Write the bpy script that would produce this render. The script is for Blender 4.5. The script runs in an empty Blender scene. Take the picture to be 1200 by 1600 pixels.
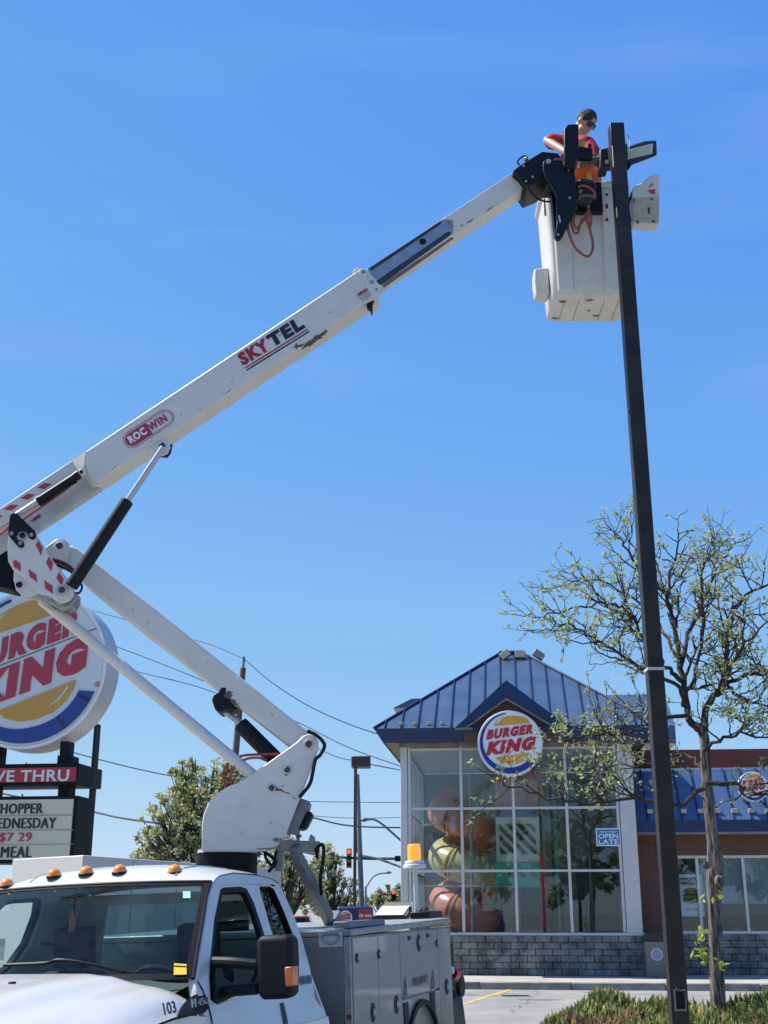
import bpy, bmesh, math, random
from mathutils import Vector, Matrix, noise
from mathutils.geometry import tessellate_polygon
sc = bpy.context.scene
COL = sc.collection
random.seed(7)
R_ = math.radians
V = Vector
# ------------------------------------------------------------------ camera
F = 1880.0; TILT = R_(18.25); CAMH = 1.68          # focal length in photo pixels, upward tilt, height of the lens
cd = bpy.data.cameras.new('camera'); co = bpy.data.objects.new('camera', cd); COL.objects.link(co)
co.location = (0, 0, CAMH); co.rotation_euler = (R_(90) + TILT, 0, 0)
cd.sensor_fit = 'VERTICAL'; cd.sensor_height = 36; cd.lens = F / 1600 * 36
cd.clip_start = .1; cd.clip_end = 3000
sc.camera = co
# ------------------------------------------------------------------ sky and sun
SUN = V((-.55, .13, .82)).normalized()
EL = math.asin(SUN.z); AZ = math.atan2(SUN.x, SUN.y)
w = bpy.data.worlds.new("World"); sc.world = w; w.use_nodes = True
nt = w.node_tree; bg = nt.nodes['Background']
sky = nt.nodes.new('ShaderNodeTexSky'); sky.sky_type = 'NISHITA'; sky.sun_disc = False
sky.sun_elevation = EL; sky.sun_rotation = AZ % (2*math.pi)
sky.air_density = 1.0; sky.dust_density = 0; sky.ozone_density = 6; sky.altitude = 500
hs = nt.nodes.new('ShaderNodeHueSaturation'); hs.inputs['Saturation'].default_value = 1.15
tc = nt.nodes.new('ShaderNodeTexCoord'); mp = nt.nodes.new('ShaderNodeMapping')
mp.inputs['Scale'].default_value = (1.6, 4.0, 11.0); mp.inputs['Rotation'].default_value = (0, R_(14), 0)
nz = nt.nodes.new('ShaderNodeTexNoise'); nz.inputs['Scale'].default_value = 1.3; nz.inputs['Detail'].default_value = 7; nz.inputs['Distortion'].default_value = .6
rp = nt.nodes.new('ShaderNodeValToRGB'); rp.color_ramp.elements[0].position = .55; rp.color_ramp.elements[1].position = .9
rp.color_ramp.elements[0].color = (0, 0, 0, 1); rp.color_ramp.elements[1].color = (.17, .17, .17, 1)
mx = nt.nodes.new('ShaderNodeMix'); mx.data_type = 'RGBA'; mx.inputs[7].default_value = (2.6, 3.4, 4.1, 1)
L = nt.links.new
L(tc.outputs['Generated'], mp.inputs[0]); L(mp.outputs[0], nz.inputs['Vector']); L(nz.outputs[0], rp.inputs[0])
L(sky.outputs[0], hs.inputs['Color'])
K = .15*2**.55                                       # sky colour curve: the bright band near the horizon rolls off, channel by channel
def vm(op, a, b):
    q = nt.nodes.new('ShaderNodeVectorMath'); q.operation = op; L(a, q.inputs[0])
    if isinstance(b, tuple): q.inputs[1].default_value = b
    else: L(b, q.inputs[1])
    return q.outputs[0]
den = vm('ADD', vm('MULTIPLY', hs.outputs[0], (1.6*K, 1.62*K, 8.9*K)), (1, 1, 1))
L(vm('DIVIDE', vm('MULTIPLY', hs.outputs[0], (1.36, 1.66, 8.7)), den), mx.inputs[6]); L(rp.outputs[0], mx.inputs[0]); L(mx.outputs[2], bg.inputs[0])
bg.inputs[1].default_value = .15
sl = bpy.data.lights.new('sun', 'SUN'); sl.energy = 5.0; sl.angle = R_(.53); sl.color = (1, .96, .90)
so = bpy.data.objects.new('sun', sl); COL.objects.link(so); so.location = (-20, 5, 40)
so.rotation_euler = SUN.to_track_quat('Z', 'Y').to_euler()
sc.view_settings.view_transform = 'Standard'; sc.view_settings.look = 'None'
sc.view_settings.exposure = .55; sc.view_settings.gamma = 1; sc.view_settings.use_curve_mapping = False
sc.cycles.max_bounces = 8; sc.cycles.transparent_max_bounces = 16
# ------------------------------------------------------------------ pixel to place
CR = V((1, 0, 0)); CF = V((0, math.cos(TILT), math.sin(TILT))); CU = V((0, -math.sin(TILT), math.cos(TILT))); C0 = V((0, 0, CAMH))
def ray(px, py): return CR*((px-600)/F) + CU*((800-py)/F) + CF
def PY(px, py, Y):
    d = ray(px, py); return C0 + d*(Y/d.y)
def PZ(px, py, z):
    d = ray(px, py); return C0 + d*((z-CAMH)/d.z)
def mpp(py, Y):                                      # metres per photo pixel at forward distance Y
    return Y/ray(600, py).y/F
# ------------------------------------------------------------------ materials
MATS = {}
def M(name, col, rough=.5, metal=0., var=0., vs=4., bump=0., bs=60., spec=.5, coat=0., col2=None, lo=.4, hi=.65, stretch=None, transl=0., emit=None):
    if name in MATS: return MATS[name]
    m = bpy.data.materials.new(name); m.use_nodes = True; n = m.node_tree; b = n.nodes['Principled BSDF']
    c = (*col, 1)
    b.inputs['Base Color'].default_value = c; b.inputs['Roughness'].default_value = rough; b.inputs['Metallic'].default_value = metal
    b.inputs['Specular IOR Level'].default_value = spec; b.inputs['Coat Weight'].default_value = coat
    src = None
    if var > 0 or col2 or bump > 0:
        t = n.nodes.new('ShaderNodeTexCoord'); src = t.outputs['Object']
        if stretch:
            mm = n.nodes.new('ShaderNodeMapping'); mm.inputs['Scale'].default_value = stretch; n.links.new(src, mm.inputs[0]); src = mm.outputs[0]
    if var > 0 or col2:
        z = n.nodes.new('ShaderNodeTexNoise'); z.inputs['Scale'].default_value = vs; z.inputs['Detail'].default_value = 8; z.inputs['Roughness'].default_value = .65
        n.links.new(src, z.inputs['Vector'])
        r = n.nodes.new('ShaderNodeValToRGB'); r.color_ramp.elements[0].position = lo; r.color_ramp.elements[1].position = hi
        r.color_ramp.elements[0].color = (*(col2 or [x*(1-var) for x in col]), 1); r.color_ramp.elements[1].color = c
        n.links.new(z.outputs[0], r.inputs[0]); n.links.new(r.outputs[0], b.inputs['Base Color'])
    if bump > 0:
        z2 = n.nodes.new('ShaderNodeTexNoise'); z2.inputs['Scale'].default_value = bs; z2.inputs['Detail'].default_value = 5
        n.links.new(src, z2.inputs['Vector'])
        bp = n.nodes.new('ShaderNodeBump'); bp.inputs['Strength'].default_value = bump; bp.inputs['Distance'].default_value = .02
        n.links.new(z2.outputs[0], bp.inputs['Height']); n.links.new(bp.outputs[0], b.inputs['Normal'])
    if transl > 0:
        tr = n.nodes.new('ShaderNodeBsdfTranslucent'); tr.inputs[0].default_value = c
        if b.inputs['Base Color'].is_linked: n.links.new(b.inputs['Base Color'].links[0].from_socket, tr.inputs[0])
        ms = n.nodes.new('ShaderNodeMixShader'); ms.inputs[0].default_value = transl
        n.links.new(b.outputs[0], ms.inputs[1]); n.links.new(tr.outputs[0], ms.inputs[2])
        n.links.new(ms.outputs[0], n.nodes['Material Output'].inputs[0])
    if emit:
        b.inputs['Emission Color'].default_value = (*emit[0], 1); b.inputs['Emission Strength'].default_value = emit[1]
    MATS[name] = m; return m
def glass(name, tint, ior=1.5, mult=1.0, rough=0.0, dust=0.):
    if name in MATS: return MATS[name]
    m = bpy.data.materials.new(name); m.use_nodes = True; n = m.node_tree; n.nodes.remove(n.nodes['Principled BSDF'])
    t = n.nodes.new('ShaderNodeBsdfTransparent'); t.inputs[0].default_value = (*tint, 1)
    g = n.nodes.new('ShaderNodeBsdfGlossy'); g.inputs['Roughness'].default_value = rough
    f = n.nodes.new('ShaderNodeLayerWeight'); pw = n.nodes.new('ShaderNodeMath'); pw.operation = 'POWER'; pw.inputs[1].default_value = 5
    mu = n.nodes.new('ShaderNodeMath'); mu.operation = 'MULTIPLY_ADD'; mu.inputs[1].default_value = .94*mult; mu.inputs[2].default_value = .042*mult; mu.use_clamp = True
    n.links.new(f.outputs['Facing'], pw.inputs[0]); n.links.new(pw.outputs[0], mu.inputs[0])
    s = n.nodes.new('ShaderNodeMixShader')
    n.links.new(mu.outputs[0], s.inputs[0]); n.links.new(t.outputs[0], s.inputs[1]); n.links.new(g.outputs[0], s.inputs[2])
    out = s.outputs[0]
    if dust:                                         # thin film of dust, thicker in patches
        d = n.nodes.new('ShaderNodeBsdfDiffuse'); d.inputs[0].default_value = (.45, .44, .40, 1); z = n.nodes.new('ShaderNodeTexNoise'); z.inputs['Scale'].default_value = 3.5; z.inputs['Detail'].default_value = 9; z.inputs['Roughness'].default_value = .7
        t_ = n.nodes.new('ShaderNodeTexCoord'); n.links.new(t_.outputs['Object'], z.inputs['Vector']); r = n.nodes.new('ShaderNodeMapRange'); r.inputs[1].default_value = .42; r.inputs[2].default_value = .8; r.inputs[3].default_value = dust*.25; r.inputs[4].default_value = dust*1.6
        n.links.new(z.outputs[0], r.inputs[0]); s2 = n.nodes.new('ShaderNodeMixShader'); n.links.new(r.outputs[0], s2.inputs[0]); n.links.new(out, s2.inputs[1]); n.links.new(d.outputs[0], s2.inputs[2]); out = s2.outputs[0]
    n.links.new(out, n.nodes['Material Output'].inputs[0]); MATS[name] = m; return m
ARMW = M('arm_paint', (.62, .595, .54), .36, col2=(.57, .54, .475), vs=4, lo=.28, hi=.55, coat=.15)
WHITE = M('white_paint', (.54, .515, .46), .32, var=.10, vs=3, coat=.25)
CABW = M('cab_paint', (.63, .60, .545), .24, col2=(.605, .575, .52), vs=2.2, lo=.3, hi=.6, coat=.6)
BOOMW = M('boom_paint', (.62, .60, .55), .42, col2=(.57, .545, .49), vs=5, lo=.28, hi=.55)
FIBRE = M('fibreglass', (.64, .62, .56), .42, col2=(.55, .52, .44), vs=7, lo=.25, hi=.5, bump=.05, bs=30)
TRIM = M('black_trim', (.005, .005, .006), .5, spec=.15)
BLACK = M('black_steel', (.008, .009, .012), .45, spec=.25, var=.4, vs=9)
RUBBER = M('black_plastic', (.010, .010, .011), .55, spec=.25, var=.3, vs=12, bump=.1, bs=300)
CHROME = M('chrome_rod', (.42, .45, .48), .34, .6)
STEEL = M('galvanised_steel', (.40, .42, .43), .45, .8, var=.35, vs=15)
GREYP = M('grey_paint', (.155, .16, .16), .5, var=.25, vs=10)
RED = M('red_vinyl', (.46, .035, .06), .4, var=.1, vs=10)
NAVY = M('navy_vinyl', (.008, .010, .028), .4)
BLKV = M('black_vinyl', (.02, .02, .022), .5)
ORANGEH = M('orange_hose', (.34, .07, .04), .5, var=.2, vs=20)
REDH = M('red_hose', (.38, .05, .04), .5)
RUST = M('rust', (.22, .08, .04), .9, var=.5, vs=40)
GRIME = M('grime', (.16, .13, .10), .9, var=.5, vs=60)
AMBER = M('amber_lens', (.85, .28, .03), .2, coat=.5)
# ------------------------------------------------------------------ mesh helpers
W = {}
class MB:
    def __init__(s, xf=None):
        s.bm = bmesh.new(); s.xf = xf; s.mi = 0
    def v(s, p):
        p = V(p); return s.bm.verts.new(s.xf @ p if s.xf else p)
    def f(s, vs):
        try:
            q = s.bm.faces.new(vs); q.material_index = s.mi; return q
        except ValueError: return None
    def poly(s, pts): return s.f([s.v(p) for p in pts])
    def obox(s, c, ax, ay, az):
        c, ax, ay, az = V(c), V(ax), V(ay), V(az); q = []
        for k in (-1, 1):
            for (i, j) in ((-1, -1), (1, -1), (1, 1), (-1, 1)): q.append(s.v(c + ax*i + ay*j + az*k))
        for a in ((0, 3, 2, 1), (4, 5, 6, 7), (0, 1, 5, 4), (1, 2, 6, 5), (2, 3, 7, 6), (3, 0, 4, 7)): s.f([q[i] for i in a])
        return s
    def box(s, lo, hi):
        lo, hi = V(lo), V(hi); c = (lo+hi)/2; d = (hi-lo)/2
        return s.obox(c, (d.x, 0, 0), (0, d.y, 0), (0, 0, d.z))
    def prism(s, pts, off):
        off = V(off); a = [s.v(p) for p in pts]; b = [s.v(V(p)+off) for p in pts]
        s.f(a); s.f(b[::-1]); n = len(a)
        for i in range(n): s.f([a[i], a[(i+1) % n], b[(i+1) % n], b[i]])
        return s
    def plate(s, loops, off):                         # outline plus holes, given thickness
        off = V(off); tri = tessellate_polygon([[V(p) for p in l] for l in loops])
        flat = [p for l in loops for p in l]
        a = [s.v(p) for p in flat]; b = [s.v(V(p)+off) for p in flat]
        for t in tri: s.f([a[i] for i in t]); s.f([b[i] for i in reversed(t)])
        k = 0
        for l in loops:
            n = len(l)
            for i in range(n): s.f([a[k+i], a[k+(i+1) % n], b[k+(i+1) % n], b[k+i]])
            k += n
        return s
    def ring(s, c, n, r, seg, ref=None):
        n = V(n).normalized(); x = (V(ref) if ref else (V((0, 0, 1)) if abs(n.z) < .9 else V((1, 0, 0)))); x = (x - n*x.dot(n)).normalized(); y = n.cross(x)
        return [V(c) + (x*math.cos(2*math.pi*i/seg) + y*math.sin(2*math.pi*i/seg))*r for i in range(seg)]
    def cyl(s, p0, p1, r, seg=20, r1=None):
        p0, p1 = V(p0), V(p1); n = p1-p0; r1 = r if r1 is None else r1
        a = [s.v(p) for p in s.ring(p0, n, r, seg)]; b = [s.v(p) for p in s.ring(p1, n, r1, seg)]
        s.f(a[::-1]); s.f(b)
        for i in range(seg): s.f([a[i], a[(i+1) % seg], b[(i+1) % seg], b[i]])
        return s
    def pipe(s, p0, p1, r, ri, seg=24):               # hollow cylinder
        p0, p1 = V(p0), V(p1); n = p1-p0
        A = [[s.v(p) for p in s.ring(c, n, q, seg)] for c, q in ((p0, r), (p1, r), (p1, ri), (p0, ri))]
        for k in range(4):
            for i in range(seg): s.f([A[k][i], A[k][(i+1) % seg], A[(k+1) % 4][(i+1) % seg], A[(k+1) % 4][i]])
        return s
    def tube(s, pts, r, seg=8, smooth=0):
        pts = [V(p) for p in pts]
        if smooth: pts = catmull(pts, smooth)
        rs = r if isinstance(r, (list, tuple)) else [r]*len(pts)
        if len(rs) != len(pts): rs = [rs[0] + (rs[-1]-rs[0])*i/(len(pts)-1) for i in range(len(pts))]
        prev = None; x = None
        for i, p in enumerate(pts):
            d = (pts[min(i+1, len(pts)-1)] - pts[max(i-1, 0)])
            if d.length < 1e-9: d = V((0, 0, 1))
            d.normalize()
            if x is None: x = d.orthogonal().normalized()
            x = (x - d*x.dot(d))
            x = x.normalized() if x.length > 1e-6 else d.orthogonal().normalized()
            y = d.cross(x)
            rg = [s.v(p + (x*math.cos(2*math.pi*k/seg) + y*math.sin(2*math.pi*k/seg))*rs[i]) for k in range(seg)]
            if prev:
                for k in range(seg): s.f([prev[k], prev[(k+1) % seg], rg[(k+1) % seg], rg[k]])
            elif seg > 2: s.f(rg[::-1])
            prev = rg
        if seg > 2: s.f(prev)
        return s
    def ball(s, c, rx, ry=None, rz=None, nu=16, nv=10, rot=None, lo=-90, hi=90):
        ry = rx if ry is None else ry; rz = rx if rz is None else rz; c = V(c); rows = []
        for j in range(nv+1):
            a = R_(lo + (hi-lo)*j/nv); row = []
            for i in range(nu):
                t = 2*math.pi*i/nu; p = V((rx*math.cos(a)*math.cos(t), ry*math.cos(a)*math.sin(t), rz*math.sin(a)))
                if rot: p = rot @ p
                row.append(s.v(c+p))
            rows.append(row)
        for j in range(nv):
            for i in range(nu): s.f([rows[j][i], rows[j][(i+1) % nu], rows[j+1][(i+1) % nu], rows[j+1][i]])
        s.f(rows[0][::-1]); s.f(rows[-1]); return s
    def grid(s, fn, nu, nv):
        g = [[s.v(fn(i/nu, j/nv)) for i in range(nu+1)] for j in range(nv+1)]
        for j in range(nv):
            for i in range(nu): s.f([g[j][i], g[j][i+1], g[j+1][i+1], g[j+1][i]])
        return s
    def build(s, name, mats, parent=None, origin=None, smooth=True, angle=35, bevel=0, merge=True, recalc=True, solid=0, seg=2):
        bm = s.bm
        if merge: bmesh.ops.remove_doubles(bm, verts=bm.verts[:], dist=1e-5)
        if recalc: bmesh.ops.recalc_face_normals(bm, faces=bm.faces[:])
        if parent is not None: T = W[parent].inverted(); wm = W[parent]
        else:
            if origin is None:
                xs = [v.co.x for v in bm.verts]; ys = [v.co.y for v in bm.verts]; zs = [v.co.z for v in bm.verts]
                origin = ((min(xs)+max(xs))/2, (min(ys)+max(ys))/2, min(zs))
            T = Matrix.Translation(-V(origin)); wm = Matrix.Translation(V(origin))
        bmesh.ops.transform(bm, matrix=T, verts=bm.verts[:])
        me = bpy.data.meshes.new(name); bm.to_mesh(me); bm.free()
        for m in (mats if isinstance(mats, (list, tuple)) else [mats]): me.materials.append(m)
        if smooth:
            for p in me.polygons: p.use_smooth = True
            me.set_sharp_from_angle(angle=R_(angle))
        o = bpy.data.objects.new(name, me); COL.objects.link(o)
        if parent is not None: o.parent = parent
        else: o.matrix_world = wm
        W[o] = wm
        if solid:
            md = o.modifiers.new('thickness', 'SOLIDIFY'); md.thickness = solid; md.offset = -1
        if bevel:
            md = o.modifiers.new('edges', 'BEVEL'); md.width = bevel; md.segments = seg; md.limit_method = 'ANGLE'; md.angle_limit = R_(40)
        return o
def catmull(P, n):
    P = [V(p) for p in P]; Q = [P[0]*2-P[1]] + P + [P[-1]*2-P[-2]]; out = []
    for i in range(1, len(Q)-2):
        a, b, c, d = Q[i-1:i+3]
        for k in range(n):
            t = k/n; out.append(.5*((2*b) + (c-a)*t + (2*a-5*b+4*c-d)*t*t + (3*b-3*c+d-a)*t**3))
    out.append(P[-1]); return out
def tag(o, label=None, cat=None, group=None, kind=None):
    if label: o['label'] = label
    if cat: o['category'] = cat
    if group: o['group'] = group
    if kind: o['kind'] = kind
    return o
def thing(name, label, cat, M4, group=None):
    o = bpy.data.objects.new(name, None); COL.objects.link(o); o.empty_display_size = .3
    if not isinstance(M4, Matrix): M4 = Matrix.Translation(V(M4))
    o.matrix_world = M4; W[o] = M4.copy(); return tag(o, label, cat, group)
def frame(o, x, y, z): return Matrix((( x[0], y[0], z[0], o[0]), (x[1], y[1], z[1], o[1]), (x[2], y[2], z[2], o[2]), (0, 0, 0, 1)))
def letters(mb, body, p0, xv, yv, bold=.02, shear=0., thick=.004, space=1.0):
    """lettering filled into the parallelogram p0, xv, yv; stands thick metres proud of it"""
    cu = bpy.data.curves.new('t', 'FONT'); cu.body = body; cu.size = 1; cu.offset = bold; cu.shear = shear; cu.extrude = .5; cu.resolution_u = 3; cu.space_character = space
    o = bpy.data.objects.new('t', cu); COL.objects.link(o)
    me = bpy.data.meshes.new_from_object(o.evaluated_get(bpy.context.evaluated_depsgraph_get()))
    bpy.data.objects.remove(o); bpy.data.curves.remove(cu)
    xs = [v.co.x for v in me.vertices]; ys = [v.co.y for v in me.vertices]
    x0, x1, y0, y1 = min(xs), max(xs), min(ys), max(ys)
    p0, xv, yv = V(p0), V(xv), V(yv); n = xv.cross(yv).normalized()
    vs = [mb.v(p0 + xv*((v.co.x-x0)/(x1-x0)) + yv*((v.co.y-y0)/(y1-y0)) + n*(v.co.z+.5)*thick) for v in me.vertices]
    for p in me.polygons: mb.f([vs[i] for i in p.vertices])
    bpy.data.meshes.remove(me)
def arc(cx, cy, r, a0, a1, n): return [(cx + r*math.cos(R_(a0+(a1-a0)*i/n)), cy + r*math.sin(R_(a0+(a1-a0)*i/n))) for i in range(n+1)]
def round_sign(parent, c, Rr, ex, ey, thick, side_mat, mats, name='logo_sign'):
    """round restaurant sign: drum, blue crescent, yellow bun halves and red lettering"""
    ex, ey = V(ex).normalized(), V(ey).normalized(); n = ex.cross(ey); c = V(c)
    P = lambda x, y, h=0.: c + ex*x*Rr + ey*y*Rr + n*h
    mb = MB(); mb.cyl(c - n*thick, c, Rr, 64)
    drum = mb.build(name, [side_mat], parent, bevel=.015*Rr)
    mb = MB(); mb.prism([P(*q, .002) for q in arc(0, 0, .955, 0, 360, 63)[:-1]], n*.006); mb.build('face_panel', mats[0], drum)
    k = .012*Rr + .004
    out = arc(0, 0, .93, 97, 327, 60); inn = []
    for i in range(61):
        t = i/60; a = 97 + 230*t; wdt = .035 + .15*min(1, (t*1.35)**1.2)
        r = .93 - wdt; inn.append((r*math.cos(R_(a)), r*math.sin(R_(a))))
    inn[-1] = (inn[-1][0]*1.02 - .03, inn[-1][1] - .05)
    mb = MB()
    for i in range(60): mb.prism([P(*out[i], .010), P(*out[i+1], .010), P(*inn[i+1], .010), P(*inn[i], .010)], n*k)
    mb.build('blue_crescent', mats[1], drum)
    top = [(-.47, .50)] + [(-.45 + .25*math.cos(R_(a))+.25-.02, .56 + .25*math.sin(R_(a))) for a in range(170, 95, -12)] + [(.02, .83), (.30, .80)] + [(.44 + .2*math.cos(R_(a)), .66 + .12*math.sin(R_(a))) for a in range(80, -30, -18)] + [(.63, .60)]
    top = [(-.49, .52), (-.46, .60), (-.38, .69), (-.24, .77), (-.06, .82), (.14, .84), (.34, .82), (.48, .77), (.58, .70), (.62, .64), (.60, .60)]
    bot = [(-.46, -.44), (-.38, -.55), (-.22, -.63), (0, -.66), (.22, -.63), (.40, -.54), (.52, -.42), (.57, -.31)]
    for hb_ in (top, bot):
        mb = MB(); mb.prism([P(*q, .010) for q in hb_], n*k); mb.build('bun', mats[2], drum)
    mb = MB()
    gl = [(.16, -.56), (.33, -.50), (.45, -.40), (.48, -.33), (.42, -.40), (.31, -.49)]
    mb.prism([P(*q, .012+k) for q in gl], n*.003); gl2 = [(-.42, .60), (-.33, .70), (-.18, .77), (-.30, .68), (-.38, .60)]
    mb.prism([P(*q, .012+k) for q in gl2], n*.003); mb.build('bun_shine', mats[0], drum)
    mb = MB()
    letters(mb, 'BURGER', P(-.73, .10, .012), (ex*1.44 + ey*.17)*Rr, (ey*.31 + ex*.05)*Rr, .07, .10, k, 1.22)
    letters(mb, 'KING', P(-.75, -.38, .012), (ex*1.50 + ey*.17)*Rr, (ey*.42 + ex*.06)*Rr, .08, .13, k, 1.24)
    mb.build('lettering', mats[3], drum)
    return drum
SIGNM = [M('sign_white', (.80, .81, .80), .3), M('sign_blue', (.012, .03, .25), .3), M('sign_yellow', (.72, .36, .03), .3), M('sign_red', (.50, .015, .03), .3)]
# ------------------------------------------------------------------ ground
ASPH = M('asphalt', (.30, .285, .25), .9, col2=(.19, .18, .165), vs=.6, lo=.3, hi=.6, bump=.25, bs=120)
CONC = M('concrete', (.42, .385, .33), .85, col2=(.28, .26, .23), vs=1.5, lo=.3, hi=.6, bump=.15, bs=60)
CURB = M('kerb_concrete', (.29, .275, .25), .9, col2=(.15, .145, .135), vs=2.5, lo=.35, hi=.6, bump=.2, bs=40)
PAINTY = M('road_paint', (.62, .42, .08), .8, col2=(.34, .28, .16), vs=6, lo=.4, hi=.55)
MULCH = M('mulch', (.10, .07, .045), .95, var=.6, vs=14, bump=.6, bs=40)
GRASSM = M('verge_grass', (.07, .10, .03), .95, var=.5, vs=3, bump=.4, bs=40)
mb = MB(); mb.poly([(-700, -300, 0), (700, -300, 0), (700, 1200, 0), (-700, 1200, 0)])
tag(mb.build('parking_lot', ASPH, origin=(0, 0, 0)), kind='structure')
BETA = R_(6)
EX = V((math.cos(BETA), -math.sin(BETA), 0)); EN = V((math.sin(BETA), math.cos(BETA), 0)); EZ = V((0, 0, 1))
BO = PZ(627, 1523, .15); BO.z = 0
XB = frame(BO, EX, EN, EZ); XBI = XB.inverted()
def BP(px, py, b=0.):                                # pixel -> (along facade, depth, height) on a plane b metres behind the facade
    d = ray(px, py); o = XB @ V((0, b, 0)); t = (o-C0).dot(EN)/d.dot(EN); return XBI @ (C0 + d*t)
mb = MB(XB); mb.box((-6, -2.75, -.2), (30, 12, .15)); mb.box((-6, -2.95, -.2), (-6.2, 12, .15))
tag(mb.build('sidewalk', CONC, origin=BO), kind='structure')
mb = MB(XB)
for k in range(-3, 15): mb.box((k*2+.006, -2.93, -.2), (k*2+1.994, -2.755, .153))
tag(mb.build('kerb', CURB, origin=BO, bevel=.02), kind='structure')
mb = MB(); a, b = PZ(716, 1571, .004), PZ(806, 1543.5, .004); sd = V((.075, .03, 0))
mb.poly([a-sd, a+sd, b+sd, b-sd]); tag(mb.build('painted_line', PAINTY), kind='structure')
mb = MB(); mb.poly([(-90, 44, .004), (90, 44, .004), (90, 60, .004), (-90, 60, .004)]); tag(mb.build('road', M('road_asphalt', (.12, .12, .12), .9, var=.3, vs=.5, bump=.2)), kind='structure')
mb = MB(); mb.poly([(-90, 60, .006), (90, 60, .006), (90, 75, .006), (-90, 75, .006)]); tag(mb.build('grass_verge', GRASSM), kind='structure')
CRK = M('crack_filler', (.11, .105, .095), .9, var=.4, vs=20)
rc = random.Random(9)
for p0_, p1_ in (((-1.0, 27.6), (9.0, 25.9)), ((2.2, 22.0), (3.4, 28.3)), ((-2, 23.6), (4.0, 24.4))):
    mb = MB(); n_ = 26; ps_ = []
    for i in range(n_+1):
        f_ = i/n_; ps_.append((p0_[0]+(p1_[0]-p0_[0])*f_+rc.gauss(0, .05), p0_[1]+(p1_[1]-p0_[1])*f_+rc.gauss(0, .06)))
    for (x0_, y0_), (x1_, y1_) in zip(ps_, ps_[1:]): wd_ = rc.uniform(.004, .012); mb.poly([(x0_-wd_, y0_-wd_, .003), (x1_-wd_, y1_-wd_, .003), (x1_+wd_, y1_+wd_, .003), (x0_+wd_, y0_+wd_, .003)])
    tag(mb.build('pavement_crack', CRK, smooth=False), kind='structure')
OIL = M('oil_stain', (.09, .085, .075), .8, col2=(.20, .19, .17), vs=3)
for x_, y_, a_, b_ in ((3.0, 25.2, .55, .28), (1.7, 26.6, .3, .22), (4.6, 27.3, .5, .2)):
    mb = MB(); mb.poly([(x_+a_*rc.uniform(.6, 1)*math.cos(t), y_+b_*rc.uniform(.6, 1)*math.sin(t), .002) for t in [2*math.pi*i/22 for i in range(22)]]); tag(mb.build('oil_stain', OIL), kind='structure')
# planting island in front of the restaurant
mb = MB(); isl = [(2.6, 15.4), (3.2, 14.6), (9.5, 14.2), (9.9, 19.6), (9.3, 20.0), (3.0, 19.3)]
mb.prism([(x, y, -.1) for x, y in isl], (0, 0, .25)); tag(mb.build('planting_bed', MULCH, origin=(6, 17, 0)), kind='structure')
mb = MB(); cx = sum(p[0] for p in isl)/6; cy = sum(p[1] for p in isl)/6
o_ = [V((cx+(x-cx)*1.045, cy+(y-cy)*1.06, -.1)) for x, y in isl]; i_ = [V((cx+(x-cx)*1.004, cy+(y-cy)*1.004, -.1)) for x, y in isl]
mb.plate([o_, i_], (0, 0, .26)); tag(mb.build('island_kerb', CURB, origin=(6, 17, 0)), kind='structure')

# ------------------------------------------------------------------ restaurant
BLUER = M('blue_metal_roof', (.075, .115, .18), .30, .0, var=.3, vs=1.1, coat=.35)
BLUEF = M('blue_fascia', (.015, .04, .115), .5, spec=.3, var=.12, vs=2)
SEAM = M('roof_seam', (.014, .026, .085), .6, spec=.2)
BLOCK = M('split_face_block', (.30, .29, .265), .95, col2=(.10, .098, .09), vs=2.6, lo=.40, hi=.66, bump=.9, bs=22)
MORT = M('mortar', (.10, .10, .095), .95)
STUC = M('brown_stucco', (.145, .075, .055), .9, var=.15, vs=1.2, bump=.2, bs=90)
STUC2 = M('red_brown_stucco', (.17, .055, .04), .9, var=.2, vs=2, bump=.2, bs=90)
ALU = M('window_frame_aluminium', (.60, .575, .55), .4, .0, var=.06, vs=3)
SOFF = M('soffit', (.26, .24, .21), .8, col2=(.16, .145, .125), vs=3)
WALLI = M('interior_wall', (.24, .29, .28), .9, var=.1); TILE = M('interior_floor', (.22, .12, .09), .5, var=.2)
GLZ = glass('window_glass', (.82, .885, .91), 1.5, 1.5)
GLZ2 = glass('side_window_glass', (.95, .97, .97), 1.5, .7)
rest = thing('restaurant_building', 'fast food restaurant with blue metal roof, glazed play tower and brown wing', 'building', XB)
Wt = BP(1001, 1400).x; zs = BP(800, 1462).z; ze = BP(800, 1166).z; D = 6.6
zr1 = BP(800, 1262.5).z; zr2 = BP(800, 1360.5).z
# block plinth, course by course
mb = MB(XB); nb = 6; ch = (zs-.15)/nb
mb.box((.02, -.02, .15), (Wt+.0, .2, zs-.02)); mb.build('plinth', MORT, rest)
pl = MB(XB)
rnd = random.Random(3)
for r in range(nb):
    x = -.12 - (.2 if r % 2 else 0)
    while x < Wt+.1:
        x0 = max(x, -.12); x1 = min(x+.395, Wt+.14)
        if x1 - x0 > .05: pl.box((x0+.005, -.12+rnd.uniform(0, .02), .15+r*ch+.005), (x1-.005, -.02, .15+(r+1)*ch-.005))
        x += .40
pl.build('block_facing', BLOCK, rest, bevel=.012)
for lo_, hi_ in (((-.12, .0, .15), (.0, D, zs)), ((Wt, .0, .15), (Wt+.14, .9, zs))):
    mb = MB(XB); mb.box(lo_, hi_); mb.build('side_plinth', BLOCK, rest)
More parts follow.
